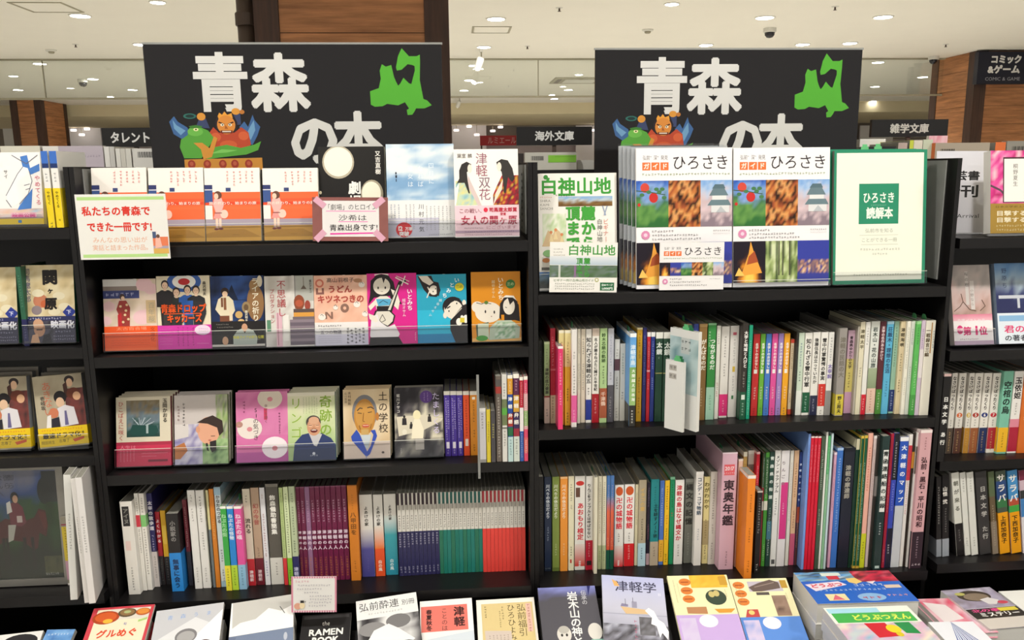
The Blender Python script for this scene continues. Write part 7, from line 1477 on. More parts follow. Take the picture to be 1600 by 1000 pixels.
MB().box(e+0.0005, 0.003, e+0.0005, W-e-0.0005, 0.0045, H-e-0.0005).build('glass', M_CLEAR, fr)
spine_row(z, 'far bottom shelf', 'spines beside the framed picture', [S(94, 105, 808, 918, '8f887a', 'yellow rose', [(10, 12, '8a3c4c'), (14, 64, 'c8b03c'), (64, 92, 'b88fa0'), (97, 100, 'e0dcd4')], [('~', 14, 60, '6a5c1c')], lab='small yellow and rose spine beside the framed picture', Yf=0.02, D=0.1)])
def angled(px, top, bot, wpx, z, ang, D, name, bg, bands, lab, tilt=0.0):
    xq = at_z(px, bot, z+0.001)
    Y = xq.y; xa = at(px, bot, Y).x; xb = at(px+wpx, bot, Y).x
    H = min(at(px, top, Y).z-z, ROWZ['far_left'][2]-SH_T-z-0.003)
    M = Matrix.Translation((xa, Y, z+0.0005)) @ Matrix.Rotation(math.radians(tilt), 4, 'Y') @ Matrix.Rotation(math.radians(ang), 4, 'Z')
    if tilt: M = Matrix.Translation((0, 0, (xb-xa)*math.sin(math.radians(tilt))+0.0005)) @ M
    t = xb-xa
    return spine_book(M, t, H, D, bg, bands, [('~', 30, 60, '8a8a86', 50, 0.4)], lab, name, 0)
angled(110, 741, 938, 11, z, 10, 0.13, 'white booklets turned outward beside the picture frame', 'e0dfda', [], 'tall white booklet turned outward, nearest the picture frame', 3.0)
angled(132, 748, 942, 7, z, 11, 0.13, 'white booklets turned outward beside the picture frame', 'e0dcd8', [], 'thin white booklet turned outward, middle one before the side panel')
angled(139, 744, 943, 10, z, 11, 0.125, 'white booklets turned outward beside the picture frame', 'e4e0de', [], 'white booklet turned outward with a dark cover picture, touching the side panel')
# ---------------------------------------------------------------- far right bookcase
z = ROWZ['far_right'][0]
def art_dangerous(f):
    f.photo(0, 0, 100, 64, 14, 12, lambda x, y: pick(0.5+0.9*fbm(x*9, y*9, 4), ['a8245c', 'd8388c', 'e86aa8', 'f0c8cc'])); f.line([(0, 42), (18, 48), (34, 60)], 2.5, '5a4450')
    f.rect(22, 8, 100, 63, '4a2c34'); f.rect(24, 10, 100, 62, 'ece9e2'); f.vt('デンジャラス', 80, 14, 8, '3c3434', 0.01, 1.02); f.vt('桐野夏生', 44, 16, 6.4, '5a5450', -0.005, 1.1); f.sv(60, 50, 58, 1.6, '8a8480')
    f.rect(0, 64, 100, 100, 'a08038'); f.hfit('日本文学史上もっとも', 8, 90, 68, 3, '5c4a18', 0.0)
    for v in (76, 84): f.hfit('目撃する狂気', 10, 92, v, 6.6, 'e6dcc0', 0.02)
    for v in (91, 96): f.sh(10, 90, v, 3, 'd8cca0')
put_face(1548, 1636, 235, 362, z, art_dangerous, 'novel cover of pink blossom with an ochre foot, beside the white new arrival card', 'covers on the far right shelves', 'e6dcc0', 0.022, 8, 0.02, spine='e8e4dc', right=False)
z = ROWZ['far_right'][1]
def art_cherry(f):
    f.photo(0, 0, 100, 63, 10, 10, lambda x, y: pick(y+0.5*fbm(x*4, y*4, 2)-0.1, ['a49c98', 'b8aca8', 'c8b0ac', 'c4a49c', 'a88c80'])); f.rect(36, 8, 44, 50, 'cfc8c4'); f.rect(48, 20, 58, 56, 'cfc8c4'); f.vt('桜の樹', 40, 9, 5, '5a5450', 0.0, 1.35); f.vt('小野なら', 52, 30, 4.4, '8a7c78', -0.01, 1.3)
    for pts in ([(4, 58), (20, 52), (28, 46), (24, 36)], [(28, 46), (44, 56), (60, 58)], [(70, 58), (84, 52), (76, 44)]): f.line(pts, 0.9, '5c4438')
    f.grad(0, 62, 100, 72, 'dc8098', 'eec4cc'); f.rect(0, 70, 100, 100, 'ece4e4'); f.hfit('文庫ベストセラー', 10, 92, 70, 5, 'f0dce0', 0.02); f.ell(16, 81, 8, 5.5, 'd83c7c'); f.ht('月間', 16, 81, 4, 'f6dce6', 0.02, 'c'); f.ht('第', 34, 83, 11, 'd02c70', 0.04, 'c'); f.ht('1', 55, 82, 15, 'd02c70', 0.05, 'c'); f.ht('位', 75, 83, 11, 'd02c70', 0.04, 'c'); f.sh(14, 60, 93, 2.2, '8a7078'); f.rect(0, 95, 100, 100, 'b8a0b4')
def art_bench(f):
    f.photo(0, 0, 100, 62, 10, 8, lambda x, y: pick(y*1.3+0.3*fbm(x*3, y*3, 5), ['5a84b4', '84a4c4', 'a8b8c4', '3c4470', '2c3058'])); f.rect(0, 62, 100, 100, 'dce4ec'); f.vt('野原ち', 22, 6, 7, '2c3a5c', -0.005, 1.3); f.rect(6, 40, 70, 44, 'c4c8d0'); f.rect(50, 44, 56, 56, 'c4c8d0'); f.rect(4, 65, 96, 72, '8ab4d8'); f.hfit('君の膵', 14, 90, 82, 10, 'd8386c', 0.02); f.hfit('の著者', 14, 70, 93, 8, '3c3c44', 0.02)
put_face(1484, 1545, 414, 538, z, art_cherry, 'pale blossom paperback with pink ranking lettering', 'covers on the far right shelves', 'c8b0ac', 0.016, 14, 0.02, spine='d8d0cc', right=False, stand_label='clear acrylic stand under the pale blossom paperback', tabs=0)
put_face(1553, 1618, 411, 538, z, art_bench, 'blue evening bench paperback cut by the frame edge', 'covers on the far right shelves', '5a84b4', 0.016, 14, 0.02, spine='8a9ab0', right=False)
# outward turned white booklets, right bookcase
z = ROWZ['right'][1]
def swung(px, bot, top, ang, W, T, lab, art, spine):
    q = at_z(px, bot, z+0.001); Y = max(q.y, -0.045); xr = at(px, bot, Y).x
    H = at(px+(px-880)*0.06, top, Y).z-z
    M = Matrix.Translation((xr, Y, z+0.0005)) @ Matrix.Rotation(math.radians(ang), 4, 'Z') @ Matrix.Translation((-W, 0, 0))
    r = face_book(M, W, H, T, 'e6e6e2', art, lab, 'white booklets turned outward under the guidebooks', spine)
    slip_flat(r, W*0.42, 0.002, H); slip_flat(r, W*0.56, 0.003, H, True)
def art_back1(f): f.rect(20, 6, 60, 14, 'b8b4ac'); f.rect(20, 18, 60, 26, 'b8b4ac'); f.sh(20, 60, 10, 6, '6a6864'); f.sh(20, 60, 22, 6, '6a6864')
def art_back2(f):
    f.photo(0, 8, 100, 64, 5, 8, n_photo(['8fb4bc', 'c4d8d8', '5a8890'], 3, 4)); f.rect(40, 8, 70, 24, 'c9cfcc'); f.sh(40, 70, 12, 4, '3a4a4c'); f.sh(40, 70, 19, 4, '3a4a4c')
swung(1087, 678, 520, -58, 0.075, 0.009, 'taller white booklet swung outward showing a blue grey back picture', art_back2, 'e6e4de')
swung(1066, 677, 567, -52, 0.045, 0.006, 'small white booklet swung outward with grey code blocks', art_back1, 'dedcd6')
# ---------------------------------------------------------------- covers lying on the sloping ledge
GT = 'covers lying on the sloping ledge'
def lay(tl, tr, ratio, art, label, bg='eeeae2', T=0.006, lift=None, under=2, spine='d8d4cc', right=True, group=GT, mat=None):
    M, W, lf = slope_frame(tl, tr, 1.0, lift, T)
    H = W*ratio
    M, W, lf = slope_frame(tl, tr, H, lift, T)
    r = face_book(M, W, H, T, bg, art, label, group, spine, spine_right=right, mat=mat, pages=M_PAGESW)
    n = min(under, int(lf/(T+0.0008)))                # the copies under it, resting on the ledge
    if n:
        T2 = lf/n-0.0006
        for k in range(n):
            M2 = M @ Matrix.Translation((0.004 if k % 2 == 0 else 0.009, T+0.0003+(T2+0.0006)*k, 0.001))
            face_book(M2, W-0.013, H-0.016, T2, bg, None, '%s copy down in the pile under the %s' % (ordn[k], ' '.join(label.split()[:7])), group, spine, spine_right=right, pages=M_PAGESW)
    return r, M, W, H
def art_gourmet(f):
    f.rect(0, 0, 100, 100, 'c8414c'); f.rect(8, 3, 95, 97, 'ecdcc0'); f.rect(30, 3, 95, 18, 'd8d0c4')
    for a, b, r1, r2, c, d in ((25, 14, 22, 9, 'a8421f', 'cc5a28'), (58, 9, 15, 6, '5c4a34', '8a6a44'), (84, 9, 12, 5, 'b85a28', 'd88a3c')): f.ell(a, b, r1, r2, c, 20); f.ell(a, b-0.6, r1*0.8, r2*0.75, d, 18)
    f.ell(30, 19, 8, 3, 'e8b03c', 12); f.ell(58, 8, 6, 2, 'a8b078', 12); f.ht('旬', 60, 24, 4, '4a6ab8', 0.0, 'c'); f.poly([(80, 20), (94, 17), (94, 20), (80, 23)], 'a8c878')
    f.hfit('グルめぐ', 18, 84, 36, 11, 'd84a2c', 0.03); f.sh(20, 80, 48, 3, '8a7a60'); f.photo(10, 56, 93, 94, 8, 6, n_photo(['c8843c', 'ecdcc0', 'a85a30'], 4, 3))
lay((147, 951), (242, 944), 1.42, art_gourmet, 'red bordered gourmet guide on the sloping ledge', 'c8414c')
def art_bowls(f):
    f.rect(0, 0, 100, 100, 'dcdcde'); f.poly([(0, 0), (100, 0), (100, 30), (60, 14), (0, 40)], 'c4c4c8'); f.poly([(60, 40), (100, 8), (100, 100), (30, 100)], 'eeeef0')
    for i, c in enumerate('青森うま'): f.ht(c, 18+i*19, 11, 6, '8aa8d8', 0.0)
    f.ell(50, 36, 16, 9, '7c7a7c', 22); f.ell(50, 37, 13, 7, 'a8a6a6', 20); f.ell(78, 50, 12, 7, '5a3c40', 20); f.ell(78, 49, 8, 4.5, '8a5a5c'); f.poly([(20, 60), (50, 50), (60, 70), (30, 80)], 'b8b8bc')
lay((245, 955), (350, 941), 1.42, art_bowls, 'pale grey guide with dark bowls and light blue lettering', 'dcdcde', T=0.008)
def art_bluebook(f):
    f.rect(0, 0, 100, 100, 'efeeec'); f.poly([(2, 0), (100, 0), (100, 14), (80, 20), (60, 14), (40, 26), (16, 28), (4, 34)], 'c4c2bc'); f.rect(0, 44, 100, 100, '76839c'); f.poly([(0, 44), (0, 60), (12, 46)], '6a7690'); f.ell(88, 54, 3, 5, 'b8bcc8'); f.poly([(62, 70), (76, 66), (92, 72), (88, 84), (66, 84)], 'e0d83c'); f.line([(48, 66), (46, 84)], 0.8, 'a8b0c0'); f.line([(78, 14), (86, 24)], 0.8, '4a4a4e')
lay((362, 943), (459, 928), 1.42, art_bluebook, 'white photo book with a blue lower half, under the pink bordered card', 'efeeec', T=0.006)
def art_ramen(f):
    f.rect(0, 0, 100, 100, '262425'); f.photo(4, 2, 96, 7, 8, 2, n_photo(['2e2c2d', '4a484a', '2a2829'], 4, 2)); f.ht('the', 50, 15, 10, 'ecebe6', -0.01, 'c', 0.8); f.hfit('RAMEN', 16, 86, 29, 14, 'ecebe6', 0.03); f.hfit('BOOK', 24, 78, 42, 14, 'ecebe6', 0.05); f.ht('2018', 48, 53, 7, 'c8c6c0', -0.01, 'c'); f.photo(10, 64, 90, 96, 6, 5, n_photo(['2a2829', '5a4838', '33302e'], 4, 5))
lay((473, 962), (549, 957), 1.42, art_ramen, 'black noodle book with white lettering', '262425', T=0.008)
def art_drunk(f):
    f.rect(0, 0, 100, 100, 'e6e6e4'); f.hfit('弘前酔連', 4, 70, 10, 12, '2c2a2a', 0.0); f.hfit('別冊', 74, 96, 11, 8, '4a4848', -0.005); f.sh(18, 76, 20, 3, 'a8a6a4'); f.sh(12, 60, 16.5, 1.6, 'c8c6c4')
    f.photo(0, 26, 100, 100, 12, 12, lambda x, y: pick(0.65+1.0*fbm(x*2.6, y*2.6, 9), ['2c2a2c', '6a686a', 'b8b6b6', 'e8e8e6'])); f.ell(24, 40, 22, 9, '8c8a8a', 20); f.ell(66, 34, 20, 9, '7a7878', 20); f.poly([(10, 60), (26, 42), (50, 36), (66, 44), (90, 60), (60, 72), (20, 76)], 'ecebea'); f.ell(76, 70, 18, 10, '3c3a3a', 18); f.ell(44, 74, 14, 8, '4a4848', 18)
lay((556, 940), (650, 925), 1.42, art_drunk, 'black and white photo magazine with brush lettering', 'e6e6e4', T=0.004)
def art_red(f):
    f.rect(0, 0, 100, 100, 'ecebe8'); f.poly([(0, 60), (100, 50), (100, 100), (0, 100)], 'd0d8e0'); f.rect(2, 9, 90, 48, 'e0786c')
    f.vt('津軽', 74, 12, 15, '3c2424', 0.03, 1.05); f.vt('ことのは', 46, 13, 8.4, '4a2c2c', 0.0, 1.05); f.vt('春夏秋冬', 17, 14, 8, '3c2424', 0.03, 1.02)
lay((656, 940), (737, 934), 1.4, art_red, 'white cover with a coral red panel of brush lettering', 'ecebe8', T=0.008)
def art_cream(f):
    f.rect(0, 0, 100, 100, 'eae6dc'); f.rect(8, 6, 96, 96, 'd9c48c'); f.rect(84, 8, 93, 46, 'e0b8a8'); f.sv(88.5, 9, 45, 3.4, 'a8605c')
    f.vt('弘前福引', 76, 8, 11, '6a5c3c', -0.005, 1.0); f.vt('ひろひよみ', 58, 8, 10, '6a5c3c', -0.005, 1.0); f.sv(44, 10, 30, 3.4, '8a7a54'); f.sv(39, 16, 40, 2.6, '8a7a54'); f.sv(15, 9, 26, 3, '5a5034')
    f.poly([(12, 42), (56, 44), (58, 100), (14, 100)], 'cfc0b4')
    for u in (20, 26, 32, 38, 44, 50): f.sv(u, 48, 90, 2.6, '9a8a80')
lay((744, 938), (834, 933), 1.42, art_cream, 'buff cover with a white border and faint brush columns', 'eae6dc', T=0.010)
def art_demon(f):
    f.rect(0, 0, 100, 100, '55535a'); f.photo(0, 0, 100, 20, 8, 4, lambda x, y: pick(0.9-y*1.2+0.4*fbm(x*3, y*2, 2), ['55535a', '6a6c9c', '8a90cc'])); f.poly([(86, 0), (92, 0), (86, 14)], '2c2f6a')
    f.vt('岩木山の神と鬼', 58, 7, 13, 'ecebe8', 0.02, 0.92); f.vt('伝承の', 78, 6, 7, 'd8d8dc', 0.0, 0.95)
    f.ell(36, 64, 12, 11, 'd8d4cc', 20); f.ell(36, 58, 9, 5, 'b8b4ac'); f.poly([(14, 84), (26, 74), (48, 74), (58, 86), (58, 100), (14, 100)], '8a8680'); f.ell(88, 62, 12, 11, 'd8d4cc', 20); f.poly([(70, 84), (80, 72), (100, 72), (100, 100), (70, 100)], '8ab8ac'); f.ell(40, 65, 2, 2, '3a3634', 8); f.ell(32, 65, 2, 2, '3a3634', 8)
lay((840, 919), (929, 915), 1.42, art_demon, 'dark grey folklore cover with two pale carved figures', '55535a', T=0.010)
def art_tsugaru(f):
    f.photo(0, 0, 100, 100, 8, 14, lambda x, y: pick(y*1.2+0.12*fbm(x*3, y*3, 3), ['b8bce0', 'c0c2dc', 'c4c4d4', 'b0b0c0', '9a9cac']))
    f.hfit('津軽学', 20, 88, 14, 15, '3c3c54', 0.01); f.ht('11', 88, 22, 5, 'e6e6f0', 0.02); f.poly([(16, 5), (24, 8), (28, 14), (20, 14)], 'e8b06a'); f.sh(24, 52, 4, 2, 'a0a4c0')
    f.poly([(28, 40), (74, 43), (72, 48), (36, 49)], 'd8b88c'); f.poly([(30, 36), (40, 37), (40, 40), (28, 40)], '8a84a0'); f.rect(46, 33, 54, 41, '9a98ac'); f.line([(36, 30), (36, 38)], 0.6, '6a6a7c'); f.line([(48, 28), (48, 34)], 0.6, '6a6a7c'); f.rect(0, 49, 100, 50, 'a4a6b8')
    f.photo(0, 62, 100, 100, 14, 8, lambda x, y: pick(0.25+fbm(x*8, y*5, 4)*1.1-y*0.2+0.2, ['3c3a40', '6a6870', '8f8f9c', 'b8bac8'])); f.photo(56, 52, 80, 74, 5, 6, n_photo(['4a484c', '6a686c', '8a8a94'], 5, 3))
    f.poly([(66, 44), (72, 40), (80, 44), (86, 54), (94, 58), (100, 68), (98, 78), (90, 70), (86, 76), (82, 62), (74, 60), (76, 52)], 'f2f2f4'); f.sv(50, 56, 84, 4, 'b86a84')
lay((940, 898), (1036, 904), 1.42, art_tsugaru, 'tall pale lilac magazine with a ship and blue black title', 'c4c4d8', T=0.007, spine='c8c8d0', right=False)
def art_yellow(f, b):
    f.rect(0, 0, 100, 100, 'ece6b8')
    if b == 0: f.photo(36, 0, 96, 17, 8, 4, n_photo(['d88a24', 'ecc44a', 'e0a838', 'f0d468'], 4, 2)); f.rect(84, 2, 97, 14, 'c89a3c')
    else: f.rect(30, 4, 88, 18, 'c0b8c4'); f.poly([(30, 12), (50, 6), (70, 2), (84, 6), (84, 14), (50, 18), (36, 18)], '6a5a54'); f.line([(40, 12), (76, 6)], 1, '9a8a80'); f.rect(86, 3, 97, 14, 'b8923c'); f.rect(40, 19, 62, 23, '5a5450')
    for v in (9, 20.5, 31.5): f.ell(27 if b == 0 else 14, v, 10, 5, 'd8803c', 16); f.line([(20 if b == 0 else 8, v), (33 if b == 0 else 20, v)], 1.2, 'a04a24')
    f.sv(8, 6, 36, 1.6, '8a8460'); f.sv(14, 10, 30, 1.6, 'b8b284'); f.sv(90, 20, 30, 1.8, '8a8460')
    if b == 0: f.ell(72, 30, 17, 10, '3c4a3c', 22); f.ell(66, 26, 5, 4, 'c8b878'); f.ell(74, 25, 5, 4, 'c8b878'); f.poly([(20, 42), (52, 42), (52, 51), (20, 50)], 'b8845c'); f.poly([(64, 45), (98, 45), (90, 50), (70, 50)], 'd89a3c')
    else: f.photo(64, 24, 88, 51, 4, 6, n_photo(['7a6050', '9a8070', '5c4840'], 4, 7)); f.poly([(10, 52), (16, 42), (34, 42), (34, 52)], 'c04a48'); f.ell(22, 46, 5, 3, 'e8c878')
    c = 'c4a8dc' if b == 0 else '5c8cd8'
    f.rect(0, 52, 100, 100, c); f.ell(50, 60, 15, 8, 'e6e2ee', 20); f.photo(4, 56, 30, 96, 4, 6, n_photo([c, 'd0c4e0', c], 4, 3))
lay((1042, 900), (1135, 898), 1.42, lambda f: art_yellow(f, 0), 'pale yellow crafts magazine with a lilac lower half', 'ece6b8', T=0.006)
lay((1138, 905), (1228, 903), 1.42, lambda f: art_yellow(f, 1), 'pale yellow crafts magazine with a blue lower half', 'ece6b8', T=0.006)
# children's boxed books, piled at the end
def art_bluekids(f):
    f.rect(0, 0, 100, 100, '2c66c4'); f.photo(0, 0, 100, 30, 14, 6, n_photo(['2a3c50', '4a86c8', '8ac0e0', '3c4a3c', 'c8d4dc'], 5, 2)); f.photo(58, 0, 100, 36, 8, 6, n_photo(['a8203c', 'd83a50', '6a2434', 'e86a7c'], 5, 4)); f.rect(30, 12, 42, 26, 'c83c44'); f.rect(26, 4, 46, 14, 'd8e4d8'); f.poly([(48, 24), (58, 22), (62, 36), (54, 42), (48, 36)], 'e8c878'); f.poly([(66, 36), (76, 34), (70, 44)], 'ecd8dc')
    f.poly([(2, 40), (38, 32), (44, 44), (8, 62)], 'e6dce6'); f.hfit('どうぶつ', 6, 40, 46, 13, 'd84a5c', 0.05, 0.15)
    f.sh(50, 82, 46, 9, 'd8e4f4'); f.sh(12, 80, 60, 7, 'c4d8f0'); f.rect(14, 72, 34, 92, 'e8dca8'); f.poly([(18, 90), (24, 74), (30, 90)], 'd86a7c'); f.ell(58, 84, 14, 12, '8ab4dc', 18); f.sh(48, 70, 86, 10, 'c83444'); f.sh(74, 98, 80, 8, 'e0a8b0'); f.rect(80, 48, 96, 58, 'd8c4b0')
def art_greenkids(f):
    f.rect(0, 0, 100, 100, 'e8ece0'); f.rect(2, 3, 62, 14, 'a8d8e8'); f.rect(4, 14, 96, 36, '4ab054'); f.hfit('どうぶつえん', 24, 92, 25, 14, 'e0ec5c', 0.03); f.photo(0, 38, 100, 100, 12, 8, n_photo(['d8a884', 'b8c8d0', 'd0a8c4', 'e8dcc8', '8ab8d0'], 6, 3)); f.poly([(32, 38), (56, 38), (60, 68), (36, 70)], 'cc2c34'); f.poly([(66, 38), (84, 38), (86, 64), (70, 62)], '2a8c4c'); f.ell(60, 52, 8, 9, 'e8d02c', 18); f.ell(62, 64, 4, 5, 'd8c028'); f.rect(0, 82, 100, 100, 'ece8e8')
def flat_lay(tl, tr, Yb, depth, art, label, T, n, bg, group, spine='e2e0dc', z=None, right=False, names='copy in the pile under the'):
    """cover lying level on the flat table (back edge at Yb) on a pile of n more copies"""
    zt = at((tl[0]+tr[0])/2, (tl[1]+tr[1])/2, Yb).z if z is None else z
    a, b = at_z(tl[0], tl[1], zt), at_z(tr[0], tr[1], zt)
    U = b-a; W = U.length; U.normalize(); N = Vector((0, 0, 1)); up = N.cross(U)
    M = Matrix((U, -N, up)).transposed().to_4x4(); M.translation = a-up*depth
    r = face_book(M, W, depth, T, bg, art, label, group, spine, spine_right=right, pages=M_PAGESW)
    left = zt-T-FLATZ-0.0008
    for k in range(n):
        t2 = left/n-0.0005
        M2 = M @ Matrix.Translation((0.004 if k % 2 else -0.002, T+0.0004+k*(t2+0.0005), 0.003 if k % 2 else -0.002))
        face_book(M2, W, depth, t2, bg, None, '%s %s %s' % (ordn[k], names, ' '.join(label.split()[:7])), group, spine, spine_right=right, pages=M_PAGESW)
    return r
GK = 'children picture books piled on the flat table'
flat_lay((1240, 895), (1388, 891), -0.045, 0.125, art_bluekids, 'thick blue children picture book box at the top of its pile', 0.042, 2, 'e6e4de', GK)
flat_lay((1286, 950), (1417, 946), -0.185, 0.15, art_greenkids, 'green children picture book in front of the thick blue one', 0.022, 4, 'e6e4de', GK)
def art_rose(f): f.photo(0, 0, 100, 100, 8, 8, n_photo(['e8a4b4', 'd8506c', 'e8c4cc', 'c8a0b8'], 3, 5)); f.poly([(6, 10), (50, 20), (60, 60), (10, 70)], 'e6dcdc')
flat_lay((1432, 936), (1500, 934), -0.075, 0.13, art_rose, 'pink rose magazine between the picture books and the thick grey paperback', 0.01, 1, 'e8a4b4', GT)
def art_stripe(f):
    f.rect(0, 0, 100, 100, 'e4e6ec')
    for i in range(9): f.poly([(50, 0), (i*12-4, 100), (i*12+2, 100)], '8a9cc8' if i % 2 else '4a5c9c')
flat_lay((1450, 972), (1520, 971), -0.212, 0.14, art_stripe, 'white magazine with radiating blue stripes at the frame edge', 0.008, 1, 'e4e6ec', GT)
def art_grey(f):
    f.rect(0, 0, 100, 100, 'b4aebc'); f.photo(0, 0, 100, 50, 10, 6, n_photo(['b8b4c4', 'a49cb4', '8a7f88', 'd0ccd8'], 4, 6)); f.ell(48, 20, 32, 14, '4a4038', 24); f.ell(50, 23, 24, 10, '8a7a68', 20); f.ell(26, 13, 10, 4, 'b8b468', 14); f.poly([(50, 30), (70, 26), (84, 34), (70, 44), (56, 42)], 'd8d4d4'); f.ell(86, 40, 10, 4, 'c84a5c')
    f.rect(0, 52, 100, 76, '33302e'); f.hfit('北の事件', 8, 80, 57, 8, 'd8508a', 0.03); f.hfit('ミステリー', 14, 92, 67, 11, 'ecebe8', 0.03); f.rect(60, 53, 96, 61, 'd8c84a'); f.rect(0, 76, 100, 100, 'cfc8c0')
flat_lay((1470, 923), (1546, 917), -0.05, 0.15, art_grey, 'thick grey paperback with a dark oval picture, lying on the flat table', 0.034, 2, 'b4aebc', GT)
def art_straw(f):
    f.rect(0, 0, 100, 100, 'ecebe6'); f.ell(60, 22, 26, 14, 'c82c38', 20); f.ell(84, 40, 20, 12, 'd84a4c', 20); f.poly([(52, 8), (68, 6), (74, 14), (60, 16)], '4a9a5c'); f.ell(52, 46, 14, 8, 'e0a074', 14)
flat_lay((1560, 924), (1640, 920), -0.05, 0.16, art_straw, 'white cover with red strawberries at the end of the flat table', 0.02, 2, 'ecebe6', GT)
def art_blueleft(f): f.rect(0, 0, 100, 100, '4a78b8'); f.photo(0, 0, 100, 40, 6, 5, n_photo(['3a68ac', '6a9cd4', '88b4e0'], 3, 2)); f.sh(10, 90, 12, 6, 'd0e0f0')
def art_whiteleft(f): f.rect(0, 0, 100, 100, 'e4e2de'); f.ell(70, 12, 26, 10, '2c2a2c', 18); f.ell(86, 20, 10, 8, 'd8b0a0', 14); f.ell(30, 14, 10, 5, 'd89a98', 14)
lay((-40, 997), (68, 985), 1.3, art_whiteleft, 'white cover with a dark blot at the far end of the ledge', 'e4e2de', T=0.008)
lay((74, 984), (118, 983), 1.6, art_blueleft, 'slim blue cover near the red bordered gourmet guide', '4a78b8', T=0.010)

# ---------------------------------------------------------------- books and signs on the rear bookcase
GB = 'books turned away on the rear bookcase'
def rear_book(x0, x1, top, Y, T, bg, art, label, spine='d8d4cc', bot=262, right=True):
    a, b, zt = at(x0, top, Y), at(x1, top, Y), at((x0+x1)/2, top, Y).z
    H = zt-(REARZ+0.0005)
    M = Matrix.Translation((a.x, Y, REARZ+0.0005))
    return face_book(M, b.x-a.x, H, T, bg, art, label, GB, spine, spine_right=right)
def art_lil(f): f.rect(0, 0, 100, 100, 'b4aab4'); f.sh(62, 96, 12, 3, '8a8090'); f.rect(0, 0, 26, 100, 'dcd9d4')
rear_book(66, 160, 228, 0.335, 0.02, 'b4aab4', art_lil, 'lilac grey magazine back behind the manga spines', 'd0ccc8')
rear_book(0, 62, 228, 0.335, 0.02, 'd8d4c4', None, 'cream book back behind the drawn hand cover', 'd0ccc8')
for i, (a, b) in enumerate([(162, 170), (170.5, 178), (180, 187), (187.5, 195), (195.5, 204)]):
    rear_book(a, b, 229+(i > 1)*3, 0.335, 0.14, ['d8d6d2', 'c4c2be', 'dedcd6', 'ccc9c0', 'd6d4cc'][i], None, '%s of five pale booklets behind the bookcase, beside the barcoded book' % ordn[i])
def barcode(f, u0, u1, v0, v1, col='3a3a3a'):
    for i in range(18):
        u = u0+(u1-u0)*i/18; f.rect(u, v0, u+(u1-u0)/18*(0.35+0.4*((i*7) % 3)/2), v1, col)
def art_bar1(f): f.rect(0, 0, 100, 100, 'd8d6d0'); barcode(f, 20, 80, 4, 11)
rear_book(206, 246, 232, 0.335, 0.015, 'd8d6d0', art_bar1, 'white book back with a barcode, beside the sign by the pipe')
def art_bar2(f): f.rect(0, 0, 100, 100, 'b8b6ac'); barcode(f, 12, 36, 5, 11); f.rect(45, 4, 99, 14, '7cb83c'); f.sh(58, 96, 6, 1.6, '3a5a20')
rear_book(820, 901, 238, 0.335, 0.016, 'b8b6ac', art_bar2, 'grey book back with a barcode and green label, over the centre post')
rear_book(902, 928, 250, 0.36, 0.03, 'dcdad4', None, 'white book top beside the green labelled book back')
rear_book(752, 818, 240, 0.40, 0.03, '35302e', None, 'dark book top behind the court ladies cover')
rear_book(1344, 1400, 229, 0.345, 0.02, '2b2a2e', None, 'black book back behind the green bordered reader')
for i, (a, b, t, c, sp) in enumerate([(1404, 1418, 223, 'b8a49c', ''), (1422, 1428, 219, 'c4cc4c', ''), (1428.5, 1442, 219, 'd8d0c0', ''), (1443, 1458, 218, 'c4cbb4', '')]):
    rear_book(a, b, t, 0.36, 0.14, c, None, ['pale brown', 'yellow green', 'cream', 'sage'][i]+' booklet edge behind the end panel, under the trivia books sign')
def art_flor(f): f.photo(0, 0, 100, 100, 8, 10, n_photo(['d84a74', 'ecc4cc', 'e0909c'], 5, 2))
rear_book(1452, 1481, 212, 0.52, 0.012, 'd84a74', art_flor, 'pink flowery book standing under the trivia books sign', right=False)
def art_bar3(f): f.rect(0, 0, 100, 100, 'a89c8c'); barcode(f, 10, 36, 8, 14, '2c2a28')
rear_book(1462, 1547, 223, 0.345, 0.022, 'a89c8c', art_bar3, 'thick brown grey book back with a barcode, behind the new arrival card', 'd8703c', right=False)
rear_book(1556, 1572, 222, 0.34, 0.13, 'd8703c', None, 'orange book edge behind the blossom novel cover')
def art_bar4(f): f.rect(0, 0, 100, 100, '8f8a80'); barcode(f, 10, 50, 7, 13, '2c2a28')
rear_book(1574, 1660, 220, 0.345, 0.02, '8f8a80', art_bar4, 'grey barcoded book back at the end, behind the blossom novel cover')
rear_book(1344, 1384, 217, 0.51, 0.05, 'e0ded8', None, 'thick white book top behind the reader book under the trivia sign')
def hang_sign(x0, x1, t, b, Y, art, label, post=True, name='category_sign', bg='201f1f', T=0.012):
    p, q = at(x0, t, Y), at(x1, b, Y)
    W, H = q.x-p.x, p.z-q.z
    root = empty(name, Matrix.Translation((p.x, Y, q.z)), label, 'sign', 'black category signs')
    A = Art(); A.solid(MB().box(0, 0, 0, W, T, H), bg); art(Sheet(A, (0, 0, H), X3, -Z3, -Y3, W, H)); A.build('panel', M_COVER, root)
    if post:
        for u in ((0.25, 0.75) if W > 0.3 else (0.5,)):
            MB().box(W*u-0.005, T*0.3, REARZ+0.001-q.z, W*u+0.005, T*0.9, -0.0002).build('post', M_DKMETAL, root)
    return root
hang_sign(158, 262, 200, 229, 0.60, lambda f: f.ht('タレント/芸', 12, 52, 62, 'd8d8d6', 0.035, 'l', 0.86), 'black category sign with white lettering half behind the big sign by the pipe')
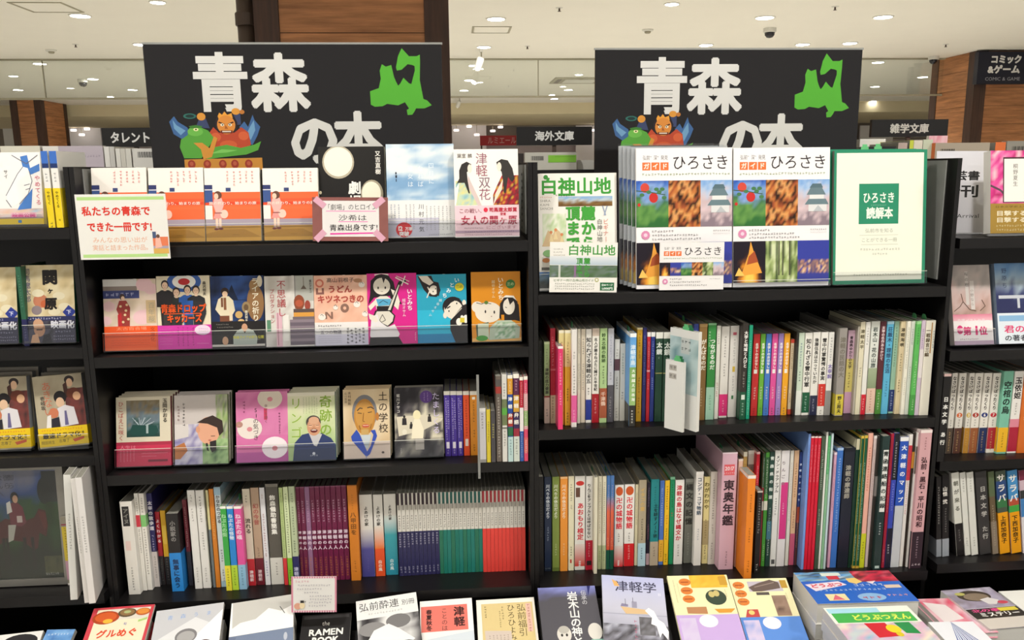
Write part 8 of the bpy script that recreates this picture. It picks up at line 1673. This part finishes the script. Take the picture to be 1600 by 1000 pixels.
hang_sign(807, 925, 198.5, 226.5, 0.60, lambda f: f.hfit('海外文庫', 24, 76, 50, 54, 'd8d8d6', 0.035), 'black category sign with four white characters, between the two big signs')
hang_sign(1363, 1480, 187, 213.5, 0.60, lambda f: f.hfit('雑学文庫', 24, 75, 52, 56, 'c8c6be', 0.03), 'black category sign with four white characters, before the comic sign column')
def art_lum(f): f.rect(0, 0, 100, 100, 'c03038'); f.hfit('ルミエール', 20, 98, 50, 80, 'f0c8c8', 0.0)
q0, q1 = at(750, 212, 21.0), at(808, 227, 21.0)
A = Art(); A.solid(MB().box(0, 0, 0, q1.x-q0.x, 0.05, q0.z-q1.z), 'c03038'); art_lum(Sheet(A, (0, 0, q0.z-q1.z), X3, -Z3, -Y3, q1.x-q0.x, q0.z-q1.z))
o = A.build('shop_sign', M_COVER); o.location = (q0.x, 21.0, q1.z); tag(o, 'small red shop sign far behind between the column and the overseas books sign', 'sign')
MB().box(0.02, 0.0505, -q1.z+0.001, 0.06, 0.09, 0.1).build('post', M_DKMETAL, o)
# comic and game sign on its column
def art_comic(f):
    f.rect(0, 0, 100, 100, '1f2030'); f.hfit('コミック', 24, 86, 24, 27, 'ecebea', 0.06); f.hfit('&ゲーム', 20, 84, 55, 27, 'ecebea', 0.06); f.hfit('COMIC & GAME', 16, 86, 84, 15, 'a8a8b4', -0.005)
sy = p1.y-0.1
p, q = at(1530, 80.5, sy), at(1604, 131, sy)
root = empty('hanging_sign', Matrix.Translation((p.x, sy, q.z)), 'dark comic and game sign fixed high on the wooden column', 'sign')
A = Art(); A.solid(MB().box(0, 0, 0, q.x-p.x, 0.08, p.z-q.z), '1f2030'); art_comic(Sheet(A, (0, 0, p.z-q.z), X3, -Z3, -Y3, q.x-p.x, p.z-q.z)); A.build('panel', M_COVER, root)
MB().box(0.1, 0.081, 0.1, (q.x-p.x)-0.1, 0.105, 0.2).build('bracket', M_DKMETAL, root)
bpy.data.objects.remove(_to, do_unlink=True); bpy.data.curves.remove(_tc)
